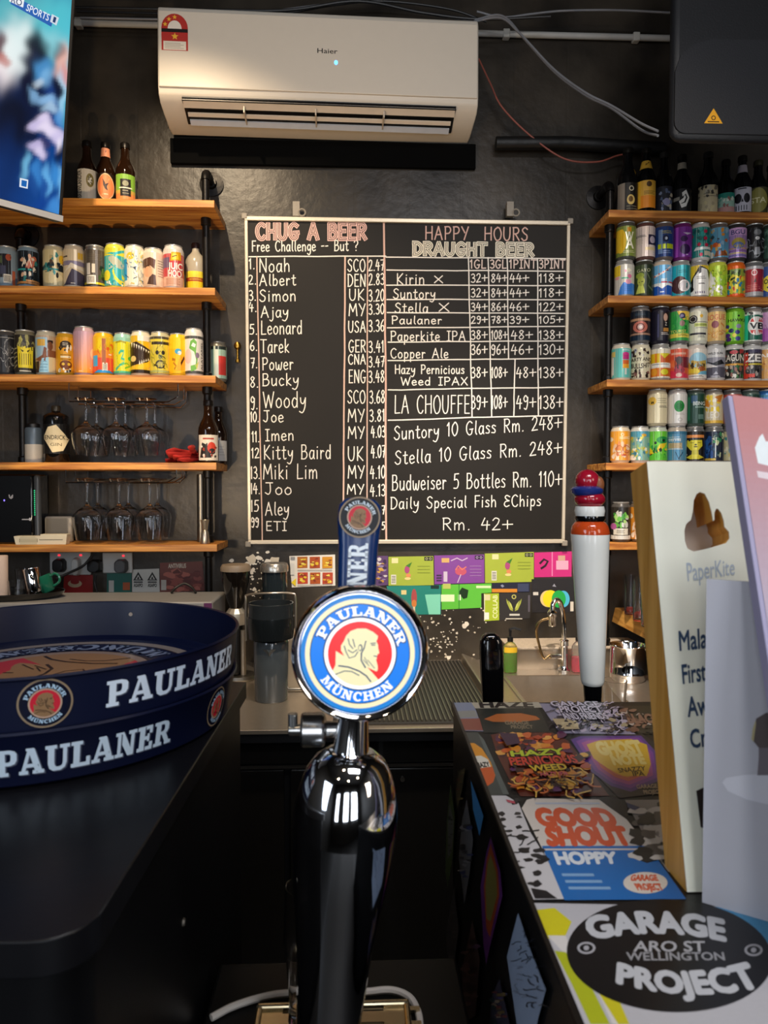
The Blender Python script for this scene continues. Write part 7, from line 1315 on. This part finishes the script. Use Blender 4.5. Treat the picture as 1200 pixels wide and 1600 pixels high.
def s3(a, f):
    a.poly(f((495, 30), (805, 38), (985, 188), (600, 182)), '#8f8aa0'); pb(a, f, 3, (570, 40, 930, 175), ['#b5aabb', '#2e2a34', '#a89a78', '#c0b3c4', '#39343f'], 110, 22); pb(a, f, 5, (570, 40, 930, 175), ['#2a2630', '#c9bccd'], 60, 20, True)
    a.poly(f((560, 120), (650, 120), (700, 172), (600, 176)), '#b5a27c'); pb(a, f, 8, (590, 125, 690, 172), ['#2a2630', '#c9b890'], 14, 14)
    for st, q_ in (('GARAGE', ((545, 32), (790, 34), (810, 56), (560, 56))), ('PROJECT', ((590, 58), (800, 58), (820, 88), (605, 88))), ('AND FRIENDS', ((600, 94), (830, 92), (850, 122), (625, 124)))): a.qtext(st, f(*q_), '#221f28', .14); a.qtext(st, f(*q_), '#cfc6d6', .04)
def s4(a, f):
    a.poly(f((832, 42), (1120, 44), (1130, 186), (1000, 188)), '#1b1816'); pb(a, f, 2, (900, 60, 1120, 180), ['#6d4a3c', '#2c2724', '#8a6450', '#b5a59a'], 40, 24); a.qtext('BLACK', f((925, 90), (1100, 88), (1110, 130), (950, 132)), '#8a6450', .1)
def s5(a, f):
    a.poly(f((118, 178), (182, 176), (215, 215), (342, 492), (250, 498), (140, 250)), '#3a403e'); a.poly(f((185, 185), (215, 215), (342, 492), (312, 494)), '#565e5a')
    a.poly(f((134, 232), (165, 232), (205, 260), (250, 330), (272, 395), (262, 430), (232, 450), (200, 400)), '#d98f1f'); a.poly(f((190, 360), (258, 352), (271, 395), (262, 430), (232, 450)), '#c9571f'); a.poly(f((150, 300), (200, 296), (235, 315), (250, 352), (180, 362)), '#dcd6c6'); a.qtext('HAZY', f((172, 334), (238, 328), (246, 350), (182, 358)), '#2a2520', .1)
def s6(a, f):
    a.poly(f((250, 190), (300, 180), (560, 178), (640, 220), (700, 300), (850, 500), (400, 502), (350, 430), (320, 370), (285, 300)), '#5a2418')
    pb(a, f, 12, (290, 190, 640, 300), ['#c9602c', '#d9892c', '#3a1a20', '#a8401f', '#5a2a4a', '#e0a04a'], 60, 34); pb(a, f, 4, (370, 290, 740, 490), ['#b5481f', '#d98a2c', '#3a1712', '#c9602a', '#e3b04a', '#2c1418', '#5a2c5a'], 120, 34); pb(a, f, 9, (400, 400, 780, 495), ['#e0b450', '#d9952c', '#4a2014', '#c96a2a'], 40, 30, True)
    a.poly(f((290, 195), (380, 200), (400, 250), (330, 262)), '#3a1c38'); a.stroke(f((310, 240), (350, 250), (390, 230)), .004, '#d98a3a')
    for st, c, q_ in (('HAZY', '#b9c92c', ((345, 292), (615, 276), (630, 306), (352, 318))), ('PERNICIOUS', '#cf3a24', ((338, 326), (672, 312), (695, 350), (350, 364))), ('WEED', '#d9b82c', ((440, 366), (625, 356), (640, 384), (455, 394)))):
        a.qtext(st, f(*q_), '#1a0f10', .16); a.qtext(st, f(*q_), c, .06)
    a.qtext('HAZY IPA', f((498, 400), (636, 396), (642, 416), (504, 420)), '#cf5a6a', .04); a.qtext('GARAGE', f((530, 432), (630, 430), (634, 446), (534, 448)), '#2a1510', .05); a.qtext('PROJECT', f((550, 456), (640, 454), (644, 470), (554, 472)), '#2a1510', .05)
def s7(a, f):
    a.poly(f((648, 214), (690, 196), (1020, 188), (1110, 250), (1140, 485), (900, 512), (790, 400)), '#1e1520'); P0 = ((655, 214), (700, 198), (1010, 194), (1090, 280), (1110, 420), (960, 480), (860, 450), (760, 380))
    cen = (920, 300)
    for k, c in enumerate(('#55307f', '#7d3a94', '#a84a8a', '#c9604a', '#d98a2c')):
        s_ = 1-.10*k; a.poly(f(*[(cen[0]+(x-cen[0])*s_, cen[1]+(y-cen[1])*s_) for x, y in P0]), c)
    a.poly(f((735, 240), (800, 218), (960, 212), (1040, 240), (1060, 340), (1040, 400), (920, 400), (840, 360), (770, 310)), '#d9ae2c')
    a.qtext('GHOST', f((770, 232), (1000, 222), (1030, 286), (800, 290)), '#e6cf7a', .12); a.qtext('NOTE', f((850, 296), (1020, 290), (1040, 336), (870, 342)), '#e6cf7a', .12); a.hand('Snazzy', 0, 0, .001, .001, .0001, '#d9ae2c')
    a.qtext('SNAZZY', f((890, 362), (1030, 350), (1034, 372), (900, 384)), '#3a2410', .02); a.qtext('IPA', f((965, 380), (1025, 376), (1030, 398), (972, 402)), '#3a2410', .02); a.qtext('GARAGE', f((985, 446), (1090, 442), (1094, 462), (990, 466)), '#a8947a', .05); a.qtext('PROJECT', f((1020, 474), (1110, 470), (1114, 490), (1026, 494)), '#a8947a', .05)
def s8(a, f):
    a.poly(f((312, 470), (330, 440), (352, 434), (590, 438), (622, 462), (690, 510), (770, 610), (905, 798), (466, 802), (384, 612)), '#d2c9bf'); a.poly(f((384, 606), (768, 606), (905, 798), (466, 802)), '#1d66ac'); a.poly(f((390, 616), (774, 615), (778, 621), (393, 622)), '#d2c9bf')
    a.qtext('GOOD', f((350, 474), (628, 474), (668, 532), (372, 532)), '#cf5630', .13); a.qtext('SHOUT', f((392, 540), (682, 540), (718, 600), (402, 602)), '#cf5630', .13); a.qtext('HOPPY', f((424, 630), (650, 630), (660, 668), (440, 672)), '#d9dee2', .1)
    for k in range(3): a.poly(f((455+k*12, 706+k*24), (570+k*30, 706+k*24), (574+k*30, 716+k*24), (459+k*12, 716+k*24)), '#7fa6cc')
    a.poly(f(*[(758+80*math.cos(R(k)), 740+39*math.sin(R(k))) for k in range(0, 360, 12)]), '#d8cfc2'); a.qtext('GARAGE', f((708, 712), (798, 712), (806, 732), (702, 732)), '#cf5630', .1, -.003); a.qtext('PROJECT', f((716, 744), (812, 744), (826, 766), (730, 766)), '#cf5630', .1, -.002)
    a.poly(f((360, 450), (590, 450), (596, 456), (362, 456)), '#b5bccb')
def s9(a, f):
    a.poly(f((200, 424), (255, 424), (300, 450), (345, 560), (400, 650), (465, 798), (355, 800), (270, 610)), '#c6c3c4')
    pb(a, f, 6, (235, 440, 320, 560), ['#1c1a1c', '#2a282a'], 9, 16); pb(a, f, 16, (300, 560, 400, 760), ['#1c1a1c', '#242224'], 12, 26); pb(a, f, 7, (260, 540, 360, 760), ['#1c1a1c'], 8, 20, True); a.poly(f((255, 440), (285, 446), (290, 456), (262, 450)), '#b54a5a'); a.poly(f((345, 760), (400, 770), (440, 798), (360, 798)), '#1c1a1c')
def s10(a, f): a.poly(f((684, 440), (900, 438), (960, 700), (840, 700), (770, 600)), '#8f8a86'); pb(a, f, 5, (720, 450, 900, 660), ['#1f1d1c', '#c3bdb6', '#5a5550', '#2a2826', '#d0cac2'], 40, 40); a.poly(f((690, 452), (740, 470), (720, 480), (694, 470)), '#2a3a66')
def s11(a, f):
    a.poly(f((355, 812), (1300, 830), (1500, 1300), (560, 1300)), '#b5b4b8'); a.poly(f((362, 838), (430, 830), (492, 880), (470, 930), (440, 940), (408, 940)), '#c9c01f'); a.poly(f((405, 930), (470, 930), (500, 1000), (600, 1100), (700, 1250), (640, 1250), (560, 1080), (470, 1000)), '#d0ccc8'); a.poly(f((430, 985), (470, 990), (560, 1110), (630, 1250), (560, 1250), (490, 1100)), '#a8b021'); a.poly(f((540, 1060), (640, 1110), (700, 1250), (660, 1250)), '#c3ba24'); a.stroke(f((452, 900), (478, 960), (500, 1020)), .006, '#5f8a34'); a.stroke(f((520, 1040), (570, 1120), (620, 1230)), .005, '#5a7a34'); a.poly(f((985, 825), (1060, 830), (1500, 990), (1500, 1060), (1180, 950), (1080, 880)), '#4a9ac9')
    c = (845, 1003); th = R(9); E = [(c[0]+375*math.cos(R(k))*math.cos(th)-200*math.sin(R(k))*math.sin(th)*.6, c[1]+375*math.cos(R(k))*math.sin(th)*.45+203*math.sin(R(k))) for k in range(0, 360, 6)]
    a.poly(f(*E), '#131214')
    def arched(st, x0, x1, top, bot, bul0, bold, col='#b9bbbf'):
        T, w = sans(st, bold); old = a.map
        def m(x, y):
            u = x/w; yt = top[0]+(top[1]-top[0])*u-bul0*4*u*(1-u); yb_ = bot[0]+(bot[1]-bot[0])*u-bul0*4*u*(1-u)
            xx = x0[1]+(x1[1]-x0[1])*u if y < .5 else x0[0]+(x1[0]-x0[0])*u; xx = (x0[1]+(x1[1]-x0[1])*u)*(1-y)+(x0[0]+(x1[0]-x0[0])*u)*y
            return f((xx, yb_+(yt-yb_)*y))[0]
        a.tris([[m(*p) for p in q_] for q_ in T], col, nb=_nc.get(id(T), 0))
    arched('GARAGE', (528, 560), (1046, 1052), (872, 878), (944, 950), 28, .1); arched('PROJECT', (655, 650), (1130, 1182), (1030, 1030), (1098, 1112), -34, .1)
    arched('ARO ST', (716, 714), (972, 976), (952, 952), (988, 988), 0, .04, '#a3a3a6'); arched('WELLINGTON', (688, 690), (1040, 1046), (992, 992), (1020, 1020), 0, .04, '#8f8f92')
    for x, y in ((545, 976), (1148, 984)): a.poly(f(*[(x+33*math.cos(R(k)), y+22*math.sin(R(k))) for k in range(0, 360, 15)]), '#a3a3a8'); a.poly(f(*[(x+24*math.cos(R(k)), y+15*math.sin(R(k))) for k in range(0, 360, 15)]), '#131214'); a.poly(f(*[(x+10*math.cos(R(k)), y+9*math.sin(R(k))) for k in range(0, 360, 20)]), '#a3a3a8')
for lab, fn, cf in (('grey blue sticker at the far left corner', s1, A6), ('dark sticker with HAZE heading', s2, A6), ('lilac sticker of crowded lettering', s3, A6), ('black sticker with brown letters', s4, A6), ('dark can sticker with orange oval', s5, A6), ('orange and black flaming sticker', s6, A6), ('purple sticker with glowing yellow centre', s7, A6), ('grey sticker with black shapes by the wooden sign', s10, A7), ('white sticker with black splashes', s9, A7), ('white and blue can sticker with orange words', s8, A7), ('white and yellow sheet with a black oval badge', s11, A7)):
    sticker(lab, fn, cf)
# stickers on the aisle side
SPl = Plane((pf.x, pf.y, RT), -ey_, (0, 0, 1)); B4_ = crop(4, 680, 1200)
def side(label, pts, col, draw=None):
    a = Art(SPl.px); a.poly(B4_(*pts), col)
    if draw: draw(a, B4_)
    o = a.build('sticker', lambda u, v, w: tuple(SPl.to3(u, v, .0006+w)-base), PRINTS, t); o['label'] = label
side('green side sticker', [(98, 100), (125, 300), (112, 560), (80, 750), (65, 640), (75, 330)], '#5f7a4a', lambda a, f: (a.poly(f((92, 220), (118, 330), (108, 520), (80, 570), (82, 330)), '#8a9494'), pb(a, f, 3, (84, 300, 110, 540), ['#3a4440'], 8, 12)))
side('grey side sticker', [(200, 195), (240, 450), (215, 680), (185, 850), (150, 560), (170, 330)], '#77787c', lambda a, f: pb(a, f, 4, (165, 330, 225, 700), ['#4a4a4e', '#9a9aa0', '#35353a', '#3f4a7a'], 18, 26))
side('sky blue side sticker', [(225, 75), (305, 300), (280, 425), (240, 260)], '#3f86c0')
def sv(a, f): a.poly(f((350, 470), (396, 640), (405, 800), (345, 1060), (322, 1000), (308, 740), (328, 560)), '#b0502c'); a.poly(f((350, 540), (385, 650), (392, 790), (350, 960), (325, 940), (318, 740), (332, 600)), '#8f8a4a')
side('purple and orange glowing side sticker', [(350, 430), (410, 640), (424, 800), (345, 1120), (322, 1230), (305, 1100), (286, 740), (325, 520)], '#6a3480', sv)
side('lower grey side sticker', [(118, 740), (150, 1000), (100, 1400), (70, 1050)], '#5a5b5e', lambda a, f: pb(a, f, 6, (90, 900, 130, 1200), ['#44454a', '#77787c'], 8, 20))
side('brown side sticker', [(235, 950), (282, 1200), (255, 1550), (170, 1600), (172, 1250)], '#5a4440', lambda a, f: pb(a, f, 6, (190, 1080, 265, 1500), ['#7a5a5a', '#3a2c2a', '#8a6a60', '#6a4a66'], 18, 36))
side('pale blue side sticker with dark lettering', [(522, 905), (605, 1150), (697, 1385), (650, 1560), (620, 1700), (520, 1640), (452, 1180)], '#8f9fb8', lambda a, f: (pb(a, f, 8, (540, 1010, 600, 1300), ['#1c1f28', '#262a34'], 12, 24, True), pb(a, f, 2, (600, 1200, 660, 1500), ['#1c1f28'], 9, 28, True), pb(a, f, 3, (510, 1240, 560, 1440), ['#5a6070'], 10, 14, True)))
side('dark multicolour side sticker', [(405, 1320), (470, 1600), (440, 1720), (330, 1700), (360, 1420)], '#3a3848', lambda a, f: pb(a, f, 9, (360, 1400, 450, 1680), ['#6a5a3a', '#4a4470', '#8a7a6a', '#2a3a3a', '#6a3a3a'], 26, 26))
side('olive side sticker at the far end', [(190, 0), (170, 140), (140, 260), (132, 160), (150, 20)], '#5f5a40', lambda a, f: pb(a, f, 9, (145, 20, 180, 200), ['#8a7a4a', '#3a3a2a', '#7a4a3a'], 10, 16))
# rear ledge carrying the taps
MB().prism([(.05, .0005), (.05, .18), (.55, .18), (.55, .0005)], lambda a, b: ld(a, b, 0), lambda a, b: ld(a, b, 1.08)).build('rear_ledge', BLACK, t, smooth=0)
YTAP = 1.165
def zpx(py, Y=YTAP): return onY(900, py, Y).z
kt = mpx(YTAP)
# tall white handle
bx = onY(926, 1080, YTAP).x; lean = onY(922, 830, YTAP).x-bx
t = thing('tall_tap_handle', 'tall white beer tap handle with orange collar and red rounded finial', 'tap handle', (bx, YTAP, 1.0803))
def lathe_l(name, prof, m, sx=1, dx=0, dy=0, n=36):
    b = MB(); b.lathe([(r, z-1.0803) for r, z in prof], n)
    for v in b.v: v.x += lean*(v.z+1.0803-zpx(1080))/(zpx(830)-zpx(1080))+dx; v.y += dy
    return b.build(name, m, t, smooth=55)
lathe_l('ferrule', [(0, 1.0803), (.022, 1.0803), (.022, 1.09), (13*kt, zpx(1098)), (15*kt, zpx(1066)), (0, zpx(1066))], BLACKG)
HWH = mat('handle_white', '#eef0ea', .22, 0, .02, coat=.4)
lathe_l('shaft', [(0, zpx(1071)), (13*kt, zpx(1071)), (16.5*kt, zpx(1069)), (18.5*kt, zpx(1063)), (22*kt, zpx(1000)), (26*kt, zpx(920)), (29.2*kt, zpx(850)), (30*kt, zpx(836)), (29.6*kt, zpx(834)), (0, zpx(834))], HWH)
lathe_l('collar', [(0, zpx(835)), (30*kt, zpx(834.5)), (30.2*kt, zpx(831)), (28*kt, zpx(822)), (24*kt, zpx(816)), (18*kt, zpx(813)), (0, zpx(812))], mat('orange_gloss', '#c94a1c', .15, coat=.6))
lathe_l('finial_base', [(0, zpx(815)), (22*kt, zpx(814)), (24*kt, zpx(810)), (23*kt, zpx(806)), (0, zpx(805))], BLACKG)
lathe_l('finial_cuff', [(0, zpx(807)), (22*kt, zpx(806)), (23.5*kt, zpx(798)), (22*kt, zpx(791)), (0, zpx(790))], HWH)
RG = mat('red_gloss', '#a3142c', .18, coat=.6)
lathe_l('finial_body', [(0, zpx(794))]+[(24*kt*math.cos(R(k)), zpx(780)+15*kt*math.sin(R(k))) for k in range(-70, 91, 10)], RG)
lathe_l('finial_band', [(20*kt, zpx(774)), (24.5*kt, zpx(770)), (25*kt, zpx(764)), (20*kt, zpx(760)), (0, zpx(759))], mat('blue_gloss', '#24357f', .2, coat=.5), dx=-4*kt)
lathe_l('finial_knob', [(19*kt*math.cos(R(k)), zpx(752)+19*kt*math.sin(R(k))) for k in range(-90, 91, 10)], RG, dx=-3*kt)
lathe_l('finial_side', [(9*kt*math.cos(R(k)), zpx(757)+13*kt*math.sin(R(k))) for k in range(-90, 91, 15)], mat('brown_gloss', '#8a5230', .4), dx=12*kt, dy=-.008)
# low black handle
bx = onY(773, 1090, YTAP).x
t = thing('black_tap_handle', 'short rounded glossy black tap handle behind the sticker cabinet', 'tap handle', (bx, YTAP, 1.0803))
b = MB(); lx = onY(767, 1000, YTAP).x-bx; vs = []; fs = []
L_ = [(1.0803, 10, .008), (zpx(1098), 16, .010), (zpx(1085), 17, .012), (zpx(1050), 18, .014), (zpx(1015), 18.5, .014), (zpx(1000), 17, .013), (zpx(992), 12.5, .010), (zpx(988), 6, .006)]
for z_, w, d in L_: vs += [(x+lx*(z_-1.0803)/(zpx(1000)-1.0803), y, z_-1.0803) for x, y in sec(w*kt, d)]
for i in range(len(L_)-1): fs += [(i*28+k, i*28+(k+1) % 28, (i+1)*28+(k+1) % 28, (i+1)*28+k) for k in range(28)]
fs += [tuple(range(28))[::-1], tuple(range((len(L_)-1)*28, len(L_)*28))]
b.add(vs, fs); b.build('grip', BLACKG, t, smooth=60)
MB().lathe([(0, 0), (.016, 0), (.016, .014), (.010, .018), (0, .018)], 20).build('ferrule', STEEL, t)
# ================================================================== WOODEN SIGN
pb0 = onZ(1074, 1394, RT+.001); pt0 = onX(1011, 721, pb0.x); eyS = (pt0-pb0).normalized()
SG = Plane(pb0, (1, 0, 0), eyS); hS = (pt0-pb0).length; wS = .150; thS = .040
t = thing('wooden_sign', 'leaning wooden block sign with cream face, bird-shaped cutout and blue words', 'sign', pb0)
ls = lambda u, v, w=0: tuple(SG.to3(u, v, w)-pb0)
hole = [SG.px(*p) for p in crop(2.857, 860, 600)((598, 655), (606, 625), (628, 605), (637, 560), (640, 520), (652, 492), (668, 482), (690, 490), (708, 525), (720, 570), (727, 612), (732, 606), (732, 575), (740, 556), (750, 558), (764, 576), (775, 612), (778, 638), (798, 660), (800, 690), (785, 710), (700, 735), (640, 748), (612, 735), (600, 700))]
outer = [(0, 0), (wS, 0), (wS, hS), (0, hS)]
allp = outer+hole; I = tessellate_polygon([[Vector((x, y, 0)) for x, y in outer], [Vector((x, y, 0)) for x, y in hole]])
def ring_mesh(w0, w1):
    m = MB(); n = len(allp); no = len(outer); nh = len(hole)
    vs = [ls(x, y, w0) for x, y in allp]+[ls(x, y, w1) for x, y in allp]
    fs = [tuple(i_) for i_ in I]+[tuple(i_+n for i_ in q_[::-1]) for q_ in I]
    fs += [(i_, (i_+1) % no, n+(i_+1) % no, n+i_) for i_ in range(no)]+[(no+i_, n+no+i_, n+no+(i_+1) % nh, no+(i_+1) % nh) for i_ in range(nh)]
    return m.add(vs, fs)
ring_mesh(-.0012, -thS).build('block', WOODR, t, smooth=0)
ring_mesh(.0, -.0011).build('cream_face', mat('cream_face', '#e9e8d6', .45, 0, .04), t, smooth=0)
MB().prism(hole, lambda u, v: ls(u, v, -.031), lambda u, v: ls(u, v, -.035)).build('inner_panel', mat('sign_inner', '#d8d6d0', .5, 0, .04), t, smooth=0)
a = Art(SG.px); C7 = crop(2.857, 860, 600)
a.qtext('PaperKite', C7((605, 800), (820, 782), (822, 850), (612, 880)), '#b3bdc8', .01)
dkb = '#2f4560'
for st, q_ in (('Malaysia', ((570, 1105), (800, 1078), (802, 1165), (575, 1190))), ('First', ((583, 1255), (690, 1240), (694, 1322), (590, 1338))), ('Award', ((605, 1400), (790, 1376), (796, 1460), (612, 1485))), ('Craft', ((618, 1545), (760, 1525), (768, 1605), (626, 1625)))): a.qtext(st, C7(*q_), dkb, .035)
f2 = crop(3.72, 1000, 1050); a.poly(f2((325, 690), (480, 620), (480, 960), (350, 900)), '#2a211c')
a.build('lettering', lambda u, v, w: ls(u, v, .0004+w), PRINT, t, clip=(.002, .002, wS-.002, hS-.002))
# ================================================================== CARDS AT THE RIGHT EDGE
g0, g1 = onZ(1097, 1410, RT+.0008), onZ(1200, 1440, RT+.0008)
exg = (g1-g0).normalized(); gt = onX(1107.5, 905, g0.x); GP = Plane(g0, exg, gt-g0); hg = (gt-g0).length; wg = .066
t = thing('grey_card', 'upright pale grey card with printed round plate, in front of the wooden sign', 'card', g0)
lg = lambda u, v, w=0: tuple(GP.to3(u, v, w)-g0)
MB().prism([(0, 0), (wg, 0), (wg, hg), (0, hg)], lambda u, v: lg(u, v, 0), lambda u, v: lg(u, v, -.002)).build('card', mat('grey_card', '#b4b3ba', .55, 0, .03), t, smooth=0)
a = Art(GP.px); f3 = crop(3.72, 1000, 1050)
a.poly(f3((478, 640), (500, 615), (600, 598), (744, 592), (900, 600), (900, 770), (744, 768), (620, 740), (510, 690)), '#cdccd3'); a.poly(f3((690, 430), (744, 430), (800, 440), (800, 598), (682, 600), (690, 500)), '#6e666b'); a.poly(f3((675, 270), (735, 235), (800, 230), (800, 440), (690, 440), (658, 400)), '#554a48'); a.poly(f3((672, 280), (655, 330), (648, 390), (660, 405), (675, 300)), '#b5a87a')
a.build('print', lambda u, v, w: lg(u, v, .0003+w), PRINT, t, clip=(0, 0, wg, hg))
k0 = onX(1276, 1409, .288)
kb = Vector((.288, .42, RT+.001)); kt_ = onX(1137, 617, .288); kb = onZ(1320, 1625, RT+.001); kb.x = .288; kb.y = .288/((1320-555)/F)
KP = Plane(kb, (1, 0, 0), kt_-kb); hk = (kt_-kb).length; wk = .16
t = thing('pink_menu_card', 'tall leaning pink and lavender menu board at the right edge', 'card', kb)
lk = lambda u, v, w=0: tuple(KP.to3(u, v, w)-kb)
MB().prism([(0, 0), (wk, 0), (wk, hk*.95), (0, hk)], lambda u, v: lk(u, v, 0), lambda u, v: lk(u, v, -.010)).build('board', mat('lavender_board', '#9d98b5', .5, 0, .03), t, smooth=0, bevel=.001)
a = Art(); n_ = 70
for k in range(n_):
    tt = k/(n_-1); c0_, c1_ = np.array(hexc('#aeb2c6')), np.array(hexc('#b87c7c'))
    tq = max(0, min(1, (tt-.45)/.5)); a.poly([(.0035, hk*k/n_), (wk, hk*.95*k/n_), (wk, hk*.95*(k+1)/n_), (.0035, hk*(k+1)/n_)], tuple(c0_*(1-tq)+c1_*tq)); a.L -= 1
a.L += 1; old = a.map; a.map = KP.px
a.poly([(1179, 700), (1186, 683), (1191, 678), (1196, 690), (1204, 690), (1212, 720), (1200, 728), (1184, 724)], '#dde4e6'); a.poly([(1182, 736), (1230, 744), (1230, 756), (1184, 746)], '#d9ccd0')
a.map = old
a.build('print', lambda u, v, w: lk(u, v, .0004+w), PRINT, t, clip=(.0035, 0, wk, hk))
